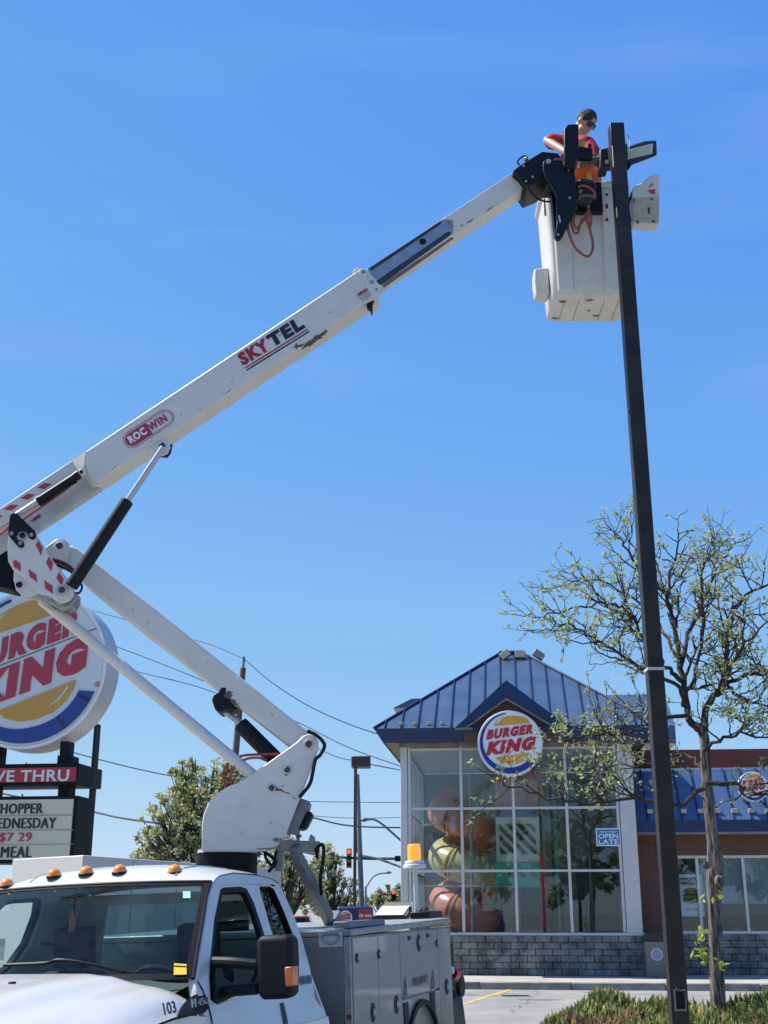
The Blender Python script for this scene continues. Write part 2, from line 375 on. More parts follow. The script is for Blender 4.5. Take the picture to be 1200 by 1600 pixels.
# frames
cols = [BP(641, 1461).x, BP(725, 1461).x, BP(809, 1461).x, BP(894.7, 1461).x, BP(977, 1461).x]
mb = MB(XB); mb.box((0, -.02, zs), (cols[0]-.05, .24, ze+.02)); mb.box((cols[4]+.05, -.04, zs), (Wt, .24, ze+.02))
mb.box((-.02, -.06, zs-.0), (Wt+.02, .2, zs+.07)); mb.build('corner_post', ALU, rest, bevel=.012)
frm = MB(XB)
for c in cols: frm.box((c-.035, .0, zs+.075), (c+.035, .12, ze))
for i in range(4):
    for zz in (zr1, zr2, ze-.05): frm.box((cols[i]+.037, .01, zz-.03), (cols[i+1]-.037, .11, zz+.03))
frm.build('window_frame', ALU, rest, bevel=.006)
rows = [(zs+.07, zr2-.03), (zr2+.03, zr1-.03), (zr1+.03, ze-.08)]
for i in range(4):
    for (z0, z1) in rows:
        mb = MB(XB); mb.box((cols[i]+.03, .05, z0), (cols[i+1]-.03, .06, z1)); mb.build('window', GLZ, rest, smooth=False)
# left side glazing
sf = MB(XB); ys = [.24, 1.6, 3.1, 4.6, D-.1]
for y in ys: sf.box((.0, y-.04, zs), (.12, y+.04, ze))
for zz in (zs+.03, zr2, zr1, ze-.03): sf.box((.01, .28, zz-.03), (.11, D-.14, zz+.03))
sf.build('side_window_frame', ALU, rest)
for k in range(4):
    mb = MB(XB); mb.box((.05, ys[k]+.04, zs+.06), (.06, ys[k+1]-.04, ze-.06)); mb.build('window', GLZ2, rest, smooth=False)
# right side glazing of the tower above the wing roof
mb = MB(XB); mb.box((Wt-.1, .24, 5.0), (Wt, D, ze)); mb.box((Wt-.1, .9, zs-1), (Wt, D, 5.0)); mb.build('side_wall', WALLI, rest)
mb = MB(XB); mb.box((0, D-.1, .15), (Wt-.1, D, ze)); mb.build('back_wall', WALLI, rest)
mb = MB(XB); mb.box((.05, .1, .12), (Wt-.1, D-.1, .2)); mb.build('floor', TILE, rest)
mb = MB(XB); mb.box((.0, .13, ze+.02), (Wt, D, ze+.10)); mb.build('ceiling', M('ceiling_panel', (.45, .45, .46), .9), rest)
# header and soffit
zf = BP(620, 1160, -.35).z; OV = .62
mb = MB(XB); mb.box((-.03, -.07, ze), (Wt+.03, .13, zf+.02)); mb.build('header', SOFF, rest, bevel=.01)
mb = MB(XB); mb.box((-.4, -.4, zf+.02), (Wt+.4, D+.3, zf+.06)); mb.build('soffit', SOFF, rest)
# leaning fascia
zt = BP(600, 1138.5, -OV).z
def fasc(mb, a0, a1):
    mb.plate([[(a0, -.40, zf-.02), (a1, -.40, zf-.02), (a1, -OV, zt), (a0, -OV, zt)]], (0, .06, 0))
fa = MB(XB)
loA = [(-.40, -.40, zf-.02), (Wt+.40, -.40, zf-.02), (Wt+.40, D+.3, zf-.02), (-.40, D+.3, zf-.02)]
hiA = [(-OV, -OV, zt), (Wt+OV, -OV, zt), (Wt+OV, D+OV, zt), (-OV, D+OV, zt)]
for i in range(4): fa.poly([loA[i], loA[(i+1) % 4], hiA[(i+1) % 4], hiA[i]])
fa.build('fascia', BLUEF, rest, smooth=False)
# hip roof with standing seams
bpk = D*.5; pk = BP(817, 1022, bpk); zpk = pk.z; apk = Wt/2
rl = .35
E4 = [V((-OV, -OV, zt+.003)), V((Wt+OV, -OV, zt+.003)), V((Wt+OV, D+OV, zt+.003)), V((-OV, D+OV, zt+.003))]; PKL = V((apk-rl, bpk, zpk)); PKR = V((apk+rl, bpk, zpk))
rf = MB(XB); rf.poly([E4[0], E4[1], PKR, PKL]); rf.poly([E4[2], E4[3], PKL, PKR]); rf.poly([E4[1], E4[2], PKR]); rf.poly([E4[3], E4[0], PKL])
roof = rf.build('roof', BLUER, rest, smooth=False, recalc=True)
sm = MB(XB)
nrm = (E4[1]-E4[0]).cross(PKR-E4[0]).normalized()
slope = lambda a: (PKL if a < apk else PKR)
def front_top(a):                                    # height where a seam at a meets the hip or ridge
    if a < apk-rl: t = (a+OV)/(apk-rl+OV)
    elif a > apk+rl: t = (Wt+OV-a)/(Wt+OV-apk-rl)
    else: t = 1.
    return V((a, -OV+(bpk+OV)*t, zt+(zpk-zt)*t))
a = -OV+.28
while a < Wt+OV-.1:
    p0 = V((a, -OV+.01, zt+.01)); p1 = front_top(a)
    if (p1-p0).length > .15:
        dd = (p1-p0)/2; sm.obox((p0+p1)/2+nrm*.028, V((.014, 0, 0)), dd, nrm*.024)
    a += .42
nr2 = (E4[3]-E4[0]).cross(PKL-E4[0]).normalized(); nr2 = nr2 if nr2.z > 0 else -nr2
b = -OV+.3
while b < D+OV:
    t = min(1, (b+OV)/(bpk+OV), (D+OV-b)/(D+OV-bpk)); p0 = V((-OV+.01, b, zt+.01)); p1 = V((-OV+(apk-rl+OV)*t, b, zt+(zpk-zt)*t))
    if (p1-p0).length > .15: sm.obox((p0+p1)/2+nr2*.028, V((0, .014, 0)), (p1-p0)/2, nr2*.024)
    b += .42
sm.build('standing_seam', SEAM, roof)
cp = MB(XB)
for e, p in ((E4[0], PKL), (E4[1], PKR), (E4[2], PKR), (E4[3], PKL)): cp.tube([e+V((0, 0, .02)), p+V((0, 0, .03))], .035, 6)
cp.tube([PKL+V((0, 0, .05)), PKR+V((0, 0, .05))], .06, 6); cp.build('ridge_cap', SEAM, roof)
# gable over the round sign
gb = -OV-.12
g0 = BP(712, 1139, gb); g1 = BP(886, 1131, gb); gt = BP(791, 1063, gb); gi = BP(791, 1090, gb); gi0 = BP(727, 1142, gb); gi1 = BP(866, 1135, gb)
zb = (g0.z+g1.z)/2; 
gout = [V((g0.x, gb, zb)), V((gt.x, gb, gt.z)), V((g1.x, gb, zb))]; gin = [V((gi0.x, gb, zb)), V((gi.x, gb, gi.z)), V((gi1.x, gb, zb))]
low = zf-.06
mb = MB(XB); mb.prism([gout[0], gout[1], gin[1], gin[0]], (0, .25, 0)); mb.prism([gout[1], gout[2], gin[2], gin[1]], (0, .25, 0))
mb.build('gable_fascia', BLUEF, rest, smooth=False)
mb = MB(XB); mb.prism([V((gi0.x-.05, gb+.2, low)), V((gi0.x-.02, gb+.2, zb)), V((gi.x, gb+.2, gi.z+.02)), V((gi1.x+.02, gb+.2, zb)), V((gi1.x+.05, gb+.2, low))], (0, .10, 0))
mb.build('gable_wall', STUC, rest, smooth=False)
mb = MB(XB)
for s0, s1 in ((gin[0], gin[1]), (gin[1], gin[2])):
    d = V((0, .19, 0)); u = V((0, 0, -.03)); mb.prism([s0+V((0, .01, -.005)), s1+V((0, .01, -.005)), s1+V((0, .01, -.05)), s0+V((0, .01, -.05))], d)
mb.build('gable_soffit', SOFF, rest, smooth=False)
mb = MB(XB); bk = 2.2
mb.poly([gout[0]+V((0, .0, .004)), gout[1]+V((0, 0, .004)), gout[1]+V((0, bk, .004)), gout[0]+V((0, bk*.5, .004))]); mb.poly([gout[1]+V((0, 0, .004)), gout[2]+V((0, 0, .004)), gout[2]+V((0, bk*.5, .004)), gout[1]+V((0, bk, .004))])
mb.build('gable_roof', BLUER, rest, smooth=False)
for gx in (g0, g1):
    mb = MB(XB); sgn = 1 if gx is g0 else -1; mb.box((gx.x-.02 if sgn > 0 else gx.x-.42, gb+.03, zb-.05), (gx.x+.42 if sgn > 0 else gx.x+.02, gb+.23, zb-.004)); mb.build('gable_return', SOFF, rest)
# round sign on the gable
ctr = XB @ BP(797, 1161, gb-.05); Rr = (BP(848, 1161, gb-.05).x - BP(746, 1161, gb-.05).x)/2
round_sign(rest, ctr, Rr, EX, EZ, .22, M('sign_rim', (.70, .70, .70), .4), SIGNM)
# floodlights on the peak
for (px, dx) in ((789, -.5), (813, .0), (842, .45)):
    c = BP(px, 1025, bpk-.3); fl = MB(XB); ax = V((.16, 0, 0)) if dx == 0 else V((.14, .0, .10*(-1 if dx < 0 else 1)*-1))
    q = ax.normalized(); r2 = V((0, 1, -.25)).normalized(); r3 = q.cross(r2).normalized()
    fl.obox(c + V((0, 0, .03)), q*.15, r2*.07, r3*.10); fl.cyl(c+V((0, .05, -.05)), (c.x, bpk-.1, zpk+.02), .025, 8)
    fl.build('floodlight', M('floodlight_shell', (.30, .27, .22), .5, .3), rest, bevel=.01)
for px in (627, 648, 670, 691, 888, 912):
    c = BP(px, 1129, -OV+.12); c.z = zt + .12*(zpk-zt)/(bpk+OV) + .06
    mb = MB(XB); mb.box((c.x-.05, c.y-.02, c.z-.05), (c.x+.05, c.y+.04, c.z+.03)); mb.build('snow_guard', M('snow_guard_metal', (.40, .37, .27), .5), rest, bevel=.01)
# roof of the block behind
mb = MB(XB); z0 = BP(640, 1112, D+1.5).z; z1 = BP(640, 1098, D+1.5).z
mb.prism([(-.9, D+.7, z0), (5.0, D+.7, z0), (5.0, D+.7, z1), (-.3, D+.7, z1)], (0, 5, 0)); mb.build('rear_roof', BLUER, rest, smooth=False)
mb = MB(XB); z0 = BP(1000, 1133, 2.4).z; z1 = BP(1000, 1085, 4.2).z
mb.poly([(Wt+.62, 2.4, z0), (Wt+1.45, 2.4, z0), (Wt+1.45, 4.2, z1), (Wt-.8, 4.2, z1), (Wt-.2, 3.4, (z0+z1)/2)]); mb.box((Wt+.1, 2.42, z0-.5), (Wt+1.45, 6, z0-.01))
for k in range(5): mb.box((Wt+.4+k*.22, 4.1, z1-.0), (Wt+.42+k*.22, 4.2, z1+.05))
mb.build('link_roof', BLUER, rest, smooth=False)
# brown wing
wb = .75; WX1 = 17.
wz = lambda y: BP(1100, y, wb).z
zw0 = wz(1459); zw1 = wz(1337); zfb = BP(1100, 1300, wb-.5).z; zft = BP(1100, 1281, wb-.55).z
x0 = Wt+.02; xw = BP(1059, 1400, wb).x
mb = MB(XB); mb.box((x0+.15, wb-.02, .15), (WX1, wb+.2, zw0-.03)); mb.build('wing_plinth', MORT, rest)
pl = MB(XB); nb2 = 6; ch2 = (zw0-.15)/nb2
for r in range(nb2):
    x = x0+.15 - (.2 if r % 2 else 0)
    while x < WX1-.1:
        a0 = max(x, x0+.15); a1 = min(x+.395, WX1)
        if a1-a0 > .05: pl.box((a0+.005, wb-.10+rnd.uniform(0, .02), .15+r*ch2+.005), (a1-.005, wb-.02, .15+(r+1)*ch2-.005))
        x += .4
pl.build('wing_block_facing', BLOCK, rest, bevel=.012)
mb = MB(XB); mb.box((x0, wb-.04, zw0-.0), (xw, wb+.2, zfb+.1)); mb.box((xw, wb-.04, zw1), (WX1, wb+.2, zfb+.1))
wallw = mb.build('wing_wall', STUC, rest)
mb = MB(XB)
for zz in (zw1+.02, (zw1+zfb)/2): mb.box((x0+.02, wb-.046, zz-.008), (xw-.03, wb-.041, zz+.008))
for xx in (x0+.48, x0+.95): mb.box((xx-.008, wb-.046, zw1-.3), (xx+.008, wb-.041, zfb))
mb.build('panel_joint', M('joint', (.10, .045, .03), .9), wallw)
mb = MB(XB); mb.box((x0+.02, wb-.10, zw0-.06), (xw+.03, wb-.03, zw0+.03)); mb.build('wing_ledge', SOFF, rest)
wx = [xw] + [BP(px, 1458, wb).x for px in (1097, 1170)]; wx.append(wx[-1]+1.3); wx.append(wx[-1]+1.3); wx.append(wx[-1]+1.3)
mb = MB(XB)
for x in wx: mb.box((x-.035, wb-.06, zw0), (x+.035, wb+.06, zw1))
for zz in (zw0+.03, zw1-.03): mb.box((wx[0]+.037, wb-.05, zz-.035), (wx[-1]-.037, wb+.05, zz+.035))
mb.build('wing_window_frame', ALU, rest, bevel=.006)
for k in range(len(wx)-1):
    mb = MB(XB); mb.box((wx[k]+.03, wb-.0, zw0+.06), (wx[k+1]-.03, wb+.01, zw1-.06)); mb.build('window', GLZ, rest, smooth=False)
    if k in (1, 2, 3, 4):
        zz = wz(1412); mb = MB(XB); mb.box((wx[k]+.04, wb+.12, zz), (wx[k+1]-.04, wb+.13, zw1-.05)); mb.build('roller_blind', M('blind_fabric', (.30, .37, .36), .9, var=.08, vs=2), rest, smooth=False)
mb = MB(XB); mb.box((xw-.1, wb+4.0, .15), (WX1, wb+4.1, 3.4)); mb.box((xw-.1, wb+.2, 3.3), (WX1, wb+4.0, 3.4)); mb.box((xw-.1, wb+.2, .12), (WX1, wb+4, .19)); mb.build('dining_room', WALLI, rest)
# dining tables seen through the wing windows
for k in range(4):
    x = xw+.9+k*1.45
    mb = MB(XB); mb.box((x-.4, wb+1.0, .88), (x+.4, wb+1.7, .92)); mb.cyl((x, wb+1.35, .19), (x, wb+1.35, .88), .04, 10); mb.box((x-.55, wb+.5, .6), (x-.5, wb+1.8, 1.25)); mb.box((x+.50, wb+.5, .6), (x+.55, wb+1.8, 1.25))
    mb.build('dining_booth', M('booth', (.16, .06, .035), .5, var=.2), rest)
# wing mansard
zmt = BP(1100, 1203, wb+.55).z; yb_, yt_ = wb-.55, wb+.55
mb = MB(XB); mb.poly([(x0+.02, yb_, zft), (WX1, yb_, zft), (WX1, yt_, zmt), (x0+.02, yt_, zmt)])
man = mb.build('mansard_roof', M('mansard_shade_blue', (.065, .115, .225), .32, var=.2, vs=1.3, coat=.3), rest, smooth=False, recalc=False)  # same roof metal, colour deepened to stand for the blue of its shaded part
mb = MB(XB); mb.poly([(x0+.02, yb_+.05, zfb), (WX1, yb_+.05, zfb), (WX1, yb_, zft), (x0+.02, yb_, zft)]); mb.build('mansard_fascia', BLUEF, rest, smooth=False)
mb = MB(XB); mb.box((x0+.02, yb_+.05, zfb-.05), (WX1, wb-.03, zfb-.0)); mb.build('mansard_soffit', SOFF, rest)
n2 = V((0, -(zmt-zft), yt_-yb_)).normalized(); sm = MB(XB); x = x0+.3
while x < WX1:
    p0 = V((x, yb_, zft)); p1 = V((x, yt_, zmt)); sm.obox((p0+p1)/2+n2*.026, V((.014, 0, 0)), (p1-p0)/2, n2*.024); x += .42
sm.build('standing_seam', SEAM, man)
mb = MB(XB); mb.box((x0+.02, yt_-.02, zmt-.02), (WX1, yt_+.10, zmt+.05)); mb.build('mansard_cap', M('roof_cap', (.42, .46, .58), .4), rest)
zp = BP(1100, 1171, wb+1.2).z
mb = MB(XB); mb.box((x0+.1, wb+1.2, zmt-.6), (WX1, wb+1.5, zp)); mb.build('parapet', STUC2, rest)
mb = MB(XB); mb.box((x0+.05, yt_+.1, zmt-.3), (WX1, wb+12, zmt-.05)); mb.build('flat_roof', SOFF, rest)
mb = MB(XB); mb.box((xw-.1, wb+4.2, .15), (WX1, wb+12, zmt-.3)); mb.build('rear_block', STUC, rest)
x = BP(1016, 1262, yb_).x
for k in range(9):
    t = .14; mb = MB(XB); c = V((x+k*.415, yb_+(yt_-yb_)*t-.03, zft+(zmt-zft)*t+.03)); mb.box((c.x-.07, c.y-.04, c.z-.05), (c.x+.07, c.y+.05, c.z+.06)); mb.build('snow_guard', M('snow_guard_metal', (.40, .37, .27), .5), rest, bevel=.01)
c2 = XB @ BP(1177, 1229, yb_-.02); R2 = (BP(1200.5, 1229, yb_-.02).x-BP(1153.5, 1229, yb_-.02).x)/2
round_sign(rest, c2, R2, EX, EZ, .16, M('sign_rim', (.70, .70, .70), .4), SIGNM)
mb = MB(XB); q = XBI @ c2
for sx in (-.2, .2): mb.box((q.x+sx-.02, q.y+.16, q.z-.3), (q.x+sx+.02, q.y+.9, q.z-.26))
mb.build('sign_bracket', BLACK, rest)
# notices on the glass
def poster(px0, py0, px1, py1, b, name, label):
    p, q = BP(px0, py1, b), BP(px1, py0, b); o = thing(name, label, 'poster', frame(XB @ p, EX, EN, EZ)); return o, p, q
po, p, q = poster(932, 1294, 969, 1322, -.005, 'window_notice', 'small blue and white open late notice on the upper glass of the play tower')
mb = MB(XB); mb.box((p.x, -.012, p.z), (q.x, -.006, q.z)); mb.build('sheet', M('notice_white', (.70, .74, .76), .6), po)
hh = q.z-p.z; ww = q.x-p.x
mb = MB(XB); mb.box((p.x+.03, -.016, p.z+.03), (q.x-.03, -.013, q.z-.03)); mb.build('panel', M('notice_blue', (.03, .17, .36), .5), po)
mb = MB(XB); wt = V((1, 0, 0)); 
def blet(mb, s, x, z, wd, ht, y, bold): letters(mb, s, XB @ V((x, y, z)), EX*wd, EZ*ht, bold, 0, .003)
mb = MB(); blet(mb, 'OPEN', p.x+.1*ww, p.z+.42*hh, .8*ww, .27*hh, -.017, .025); mb.build('lettering', M('notice_white', (.70, .74, .76), .6), po); mb = MB(); blet(mb, 'LATE', p.x+.1*ww, p.z+.10*hh, .8*ww, .27*hh, -.017, .025); mb.build('lettering', M('notice_white', (.70, .74, .76), .6), po); mb = MB(); blet(mb, 'DRIVE THRU', p.x+.16*ww, p.z+.75*hh, .68*ww, .09*hh, -.017, .02)
mb.build('lettering', M('notice_white', (.70, .74, .76), .6), po)
po, p, q = poster(1062, 1366, 1097, 1432, wb-.07, 'window_poster', 'pale burger poster taped to the wing window behind the lamp pole')
p.x = BP(1056, 1400, wb).x+.05; y = wb+.02
mb = MB(XB); mb.box((p.x, y, p.z), (q.x, y+.006, q.z)); mb.build('sheet', M('poster_paper', (.62, .70, .66), .7), po)
hh = q.z-p.z; ww = q.x-p.x
mb = MB(); blet(mb, 'WHOPPER', p.x+.1*ww, p.z+.85*hh, .8*ww, .08*hh, y-.001, .06); mb.build('black_heading', BLKV, po)
mb = MB(); blet(mb, 'WEDNESDAY', p.x+.1*ww, p.z+.75*hh, .8*ww, .08*hh, y-.001, .06); blet(mb, 'LIMITED TIME', p.x+.25*ww, p.z+.14*hh, .5*ww, .05*hh, y-.001, .02); mb.build('red_heading', SIGNM[3], po)
mb = MB(XB); cx = p.x+.52*ww
def lens(z0, z1, wd, mi):
    mb.mi = mi; mb.prism([(cx+wd*math.cos(t)*ww, y-.002, (z0+z1)/2+(z1-z0)/2*math.sin(t)) for t in [2*math.pi*i/16 for i in range(16)]], (0, -.003-.001*mi, 0))
for z0, z1, wd, mi in ((.30, .44, .30, 0), (.36, .46, .33, 1), (.42, .50, .34, 2), (.46, .54, .32, 1), (.50, .68, .30, 0)): lens(p.z+z0*hh, p.z+z1*hh, wd, mi)
mb.build('burger_picture', [M('bun_brown', (.32, .15, .05), .7), M('patty_brown', (.09, .04, .02), .7), M('lettuce', (.16, .22, .05), .7)], po)
# ------------------------------------------------------------------ play structure behind the glass
ps = thing('play_structure', 'indoor play structure of orange and yellow tube slide and panels behind the tower glass', 'playground', frame(XB @ V((1.4, 1.5, .2)), EX, EN, EZ))
PO_ = M('orange_plastic', (.66, .23, .13), .3, var=.1); PYL = M('yellow_plastic', (.66, .52, .24), .3, var=.1); PG = M('green_plastic', (.03, .38, .22), .4); PR = M('red_post', (.60, .04, .05), .4); PB = M('dark_blue_post', (.03, .05, .16), .5); PGY = M('panel_cream', (.62, .56, .34), .6); PBK = M('panel_dark', (.03, .035, .045), .6)
cx_, cy_ = BP(722, 1400, 1.7).x, 1.7
scx, scy = BP(728, 1400, 2.0).x, 2.0
for tn, tm in ((-1, PYL), (0, PO_), (1, PYL), (2, PO_)):
    for q3 in range(3):
        if tn == -1 and q3 == 0: continue
        if tn == 2 and q3 == 2: continue
        pts = []
        for i in range(10):
            an = 360*(q3+i/9*.97)/3; z = 1.85 + 1.15*tn + 1.15*(an-180)/360
            pts.append(XB @ V((scx+.56*math.cos(R_(an)), scy-.50*math.sin(R_(an)), z)))
        mb = MB(); mb.tube(pts, .43, 20); mb.build('tube_section', tm, ps)
        mb = MB(); d = (pts[-1]-pts[-2]).normalized(); mb.cyl(pts[-1]-d*.03, pts[-1]+d*.03, .46, 20); mb.build('tube_flange', tm, ps)
def clip(P, lo, hi):
    for k, sg in ((lo, 1), (hi, -1)):
        out = []
        for (x0, z0), (x1, z1) in zip(P, P[1:]+P[:1]):
            a, b = (x0-k)*sg, (x1-k)*sg
            if a >= 0: out.append((x0, z0))
            if a*b < 0: u = a/(a-b); out.append((x0+(x1-x0)*u, z0+(z1-z0)*u))
        P = out
        if not P: return P
    return P
def bp(px, py, b): return BP(px, py, b)
def panel(x0, y0, x1, y1, b, m, nm='panel', th=.06):
    p, q = BP(x0, y1, b), BP(x1, y0, b); mb = MB(XB); mb.box((p.x, b, p.z), (q.x, b+th, q.z)); return mb.build(nm, m, ps), p, q
panel(774, 1205, 845, 1275, .9, M('pink_panel', (.55, .24, .19), .6))
pn, p, q = panel(776, 1277, 842, 1347, .8, PGY)
for (u0, u1, v0, v1) in ((.10, .92, .18, .80),):
    mb = MB(XB)
    for k in range(7):
        t = -.5+k*.24
        c = clip([(t, .85), (t+.12, .85), (t+.12+.62, .18), (t+.62, .18)], .09, .91)
        if len(c) > 2: mb.prism([(p.x+(q.x-p.x)*x, .79, p.z+(q.z-p.z)*z) for x, z in c], (0, -.02, 0))
    mb.build('slot', PBK, pn)
panel(776, 1262, 842, 1276, .78, PB, 'beam')
pn, p, q = panel(775, 1348, 842, 1386, .75, PG)
mb = MB(XB)
for k in range(3):
    a = [(.22+k*.24, .75), (.34+k*.24, .75), (.48+k*.24, .4), (.36+k*.24, .4)]; mb.prism([(p.x+(q.x-p.x)*x, .74, p.z+(q.z-p.z)*z) for x, z in a], (0, -.02, 0))
mb.build('slot', PBK, pn)
for px, m, b in ((849, PR, .7), (783, PB, 1.4), (873, PG, 1.8), (866, PBK, 2.4), (925, M('glazed_screen', (.10, .13, .10), .3), 2.0), (738, STEEL, .8)):
    c = BP(px, 1400, b); top = BP(px, 1333, b).z if m is PR else (BP(px, 1380, b).z if m is PB else BP(px, 1210, b).z)
    mb = MB(XB); mb.cyl((c.x, b, .2), (c.x, b, top), .055 if m is PR else .04, 10); mb.build('post', m, ps)
panel(815, 1387, 880, 1452, 2.6, M('green_mat', (.02, .08, .05), .7)); panel(905, 1362, 965, 1455, 2.8, M('dark_green_panel', (.05, .08, .06), .6))
panel(918, 1322, 965, 1362, 2.2, M('roof_toy', (.05, .03, .03), .7)); panel(868, 1300, 884, 1345, 2.4, M('ochre_panel', (.30, .22, .06), .7))
mb = MB(XB); mb.tube([BP(660, 1290, .6), BP(700, 1285, .6), BP(735, 1280, .6)], .03, 8); mb.tube([BP(665, 1385, .6), BP(740, 1385, .6), BP(810, 1385, .6)], .025, 8); mb.build('rail', STEEL, ps)
# ------------------------------------------------------------------ litter bin
c = BP(1026, 1521, -.55); bx, bw = c.x, .22
bn = thing('litter_bin', 'grey litter bin with dark lid and round sticker beside the block wall', 'litter bin', frame(XB @ V((bx, -.4, .15)), EX, EN, EZ))
mb = MB(XB); mb.prism([(bx-bw, -.65, .152), (bx+bw, -.65, .152), (bx+bw*1.08, -.68, .95), (bx-bw*1.08, -.68, .95)], (0, .5, 0)); mb.build('body', M('bin_grey', (.22, .21, .19), .8, var=.2, vs=20, bump=.3, bs=90), bn, bevel=.02)
mb = MB(XB); mb.prism([(bx-bw*1.25, -.72, .955), (bx+bw*1.25, -.72, .955), (bx+bw*1.2, -.72, 1.05), (bx+.12, -.72, 1.13), (bx-.16, -.72, 1.13), (bx-bw*1.2, -.72, 1.05)], (0, .58, 0)); mb.build('lid', M('bin_lid', (.012, .022, .022), .5), bn, bevel=.02)
mb = MB(XB); mb.prism([(bx+.02+.14*math.cos(t), -.685, .66+.14*math.sin(t)) for t in [2*math.pi*i/28 for i in range(28)]], (0, -.006, 0)); mb.build('sticker', M('sticker_white', (.58, .56, .60), .6), bn)
mb = MB(XB); mb.prism([(bx+.02+.115*math.cos(t), -.692, .66+.115*math.sin(t)) for t in [2*math.pi*i/28 for i in range(28)]], (0, -.003, 0)); mb.prism([(bx+.02+.085*math.cos(t), -.696, .67+.085*math.sin(t)) for t in [2*math.pi*i/28 for i in range(28)]], (0, -.003, 0)); mb.build('sticker_ring', M('sticker_mauve', (.33, .27, .40), .6), bn)
mb = MB(XB); mb.box((bx+bw+.13, -.66, .15), (bx+bw+.36, -.3, .86)); tag(mb.build('yellow_bollard', M('bollard_yellow', (.42, .26, .03), .6, var=.3, vs=8), bevel=.05), 'yellow painted post half hidden behind the lamp pole beside the bin', 'bollard')
# ------------------------------------------------------------------ pylon sign at the left
YS = 20.; AS = R_(8)
SX = V((math.cos(AS), -math.sin(AS), 0)); SN = V((math.sin(AS), math.cos(AS), 0))
sc0 = PY(45, 1043, YS); SRr = 126.5*mpp(1043, YS)
def SP(px, py, off=0.):                              # pixel on the plane of the sign face, off metres behind it
    d = ray(px, py); o = sc0 + SN*off; return C0 + d*((o-C0).dot(SN)/d.dot(SN))
SB = frame(V((sc0.x, sc0.y, 0)), SX, SN, EZ)
py_ = thing('pylon_sign', 'tall roadside sign with big round logo drum, red drive thru strip and letter board', 'sign', SB)
PFR = M('sign_frame_dark', (.010, .011, .013), .5, spec=.15, var=.3, vs=6); SIDEB = M('sign_drum_side', (.46, .47, .47), .35, var=.1, vs=1.5)
SIGNB = [M('pylon_white', (.62, .63, .63), .35, var=.06, vs=1), M('pylon_blue', (.015, .04, .22), .3), M('pylon_yellow', (.55, .29, .05), .4, var=.06, vs=2), M('pylon_red', (.42, .035, .06), .4, var=.08, vs=2)]
RA = R_(13); LX = SX*math.cos(RA)+EZ*math.sin(RA); LZ = EZ*math.cos(RA)-SX*math.sin(RA)
dr = round_sign(py_, sc0, SRr, LX, LZ, .62, SIDEB, SIGNB, 'logo_drum')
mb = MB()
n = SN*-1
for zz, half in ((.235, .93), (-.0, .0)):
    if half:
        a = sc0 + EZ*(.06*SRr) - SX*SRr*.93 + n*.06; b = sc0 + EZ*(.24*SRr) + SX*SRr*.92 + n*.0475
mb.pipe(sc0-n*.008, sc0+n*.016, SRr*1.0, SRr*.962, 64)
mb.build('rim', M('sign_rim', (.70, .70, .70), .4), dr)
mb = MB(); a = sc0 + LX*SRr*-.94 + LZ*SRr*.048 + n*.022; b = sc0 + LX*SRr*.92 + LZ*SRr*.262 + n*.022; u = EZ*.006
mb.prism([a-u, b-u, b+u, a+u], n*.004); mb.build('face_seam', PFR, dr)
mb = MB(); q = SP(152, 1069, -.03)
ro = [q + SX*.045*math.cos(t) + EZ*.045*math.sin(t) for t in [2*math.pi*i/20 for i in range(20)]]; ri = [q + SX*.035*math.cos(t) + EZ*.035*math.sin(t) for t in [2*math.pi*i/20 for i in range(20)]]
mb.plate([ro, ri], n*.003); letters(mb, 'R', q - SX*.018 - EZ*.022, SX*.036, EZ*.044, .03, 0, .003); mb.build('mark', SIGNB[3], dr)
def sbox(mb, px0, py0, px1, py1, o0, o1):            # box seen on the sign plane, o0..o1 behind the face
    p, q = SP(px0, py1, o0), SP(px1, py0, o0); c = (p+q)/2 + SN*(o1-o0)/2
    mb.obox(c, SX*abs((q-p).dot(SX))/2, SN*(o1-o0)/2, EZ*abs(q.z-p.z)/2)
mb = MB(); sbox(mb, 92, 1158, 108, 1186, .05, .3); sbox(mb, 88, 1180, 111.5, 1200, 0, .35); sbox(mb, 89, 1225, 108, 1250, .05, .35); p = SP(98, 1340, .18); mb.obox((p.x, p.y, p.z/2), SX*.1, SN*.1, EZ*p.z/2)
mb.build('post', PFR, py_, bevel=.01)
mb = MB(); sbox(mb, 135, 1130, 147, 1345, 1.0, 1.22); sbox(mb, 131, 1199, 147, 1230, .9, 1.3); p = SP(141, 1340, 1.1); mb.obox((p.x, p.y, p.z/2), SX*.07, SN*.1, EZ*p.z/2)
mb.build('post', M('sign_post_brown', (.03, .028, .027), .6, spec=.2, var=.2), py_, bevel=.01)
mb = MB(); sbox(mb, -25, 1160, 2, 1345, .05, .3); p = SP(-15, 1340, .18); mb.obox((p.x, p.y, p.z/2), SX*.1, SN*.1, EZ*p.z/2); mb.build('post', PFR, py_, bevel=.01)
mb = MB(); sbox(mb, -130, 1192, 123, 1230, -.10, .60); st = mb.build('drive_thru_box', PFR, py_, bevel=.012)
mb = MB(); sbox(mb, -126, 1198.5, 119.5, 1224.5, -.118, -.102); mb.build('red_panel', M('strip_red', (.36, .02, .04), .35), st)
mb = MB(); p = SP(-55, 1223, -.122); q = SP(109, 1200.5, -.122); letters(mb, 'DRIVE THRU', p, SX*(q-p).dot(SX), EZ*(q.z-p.z)*.92, .022, 0, .004, 1.06); mb.build('lettering', M('strip_white', (.62, .63, .60), .5), st)
mb = MB(); sbox(mb, -150, 1243, 122, 1350, -.10, .60); bd = mb.build('letter_board', PFR, py_, bevel=.012)
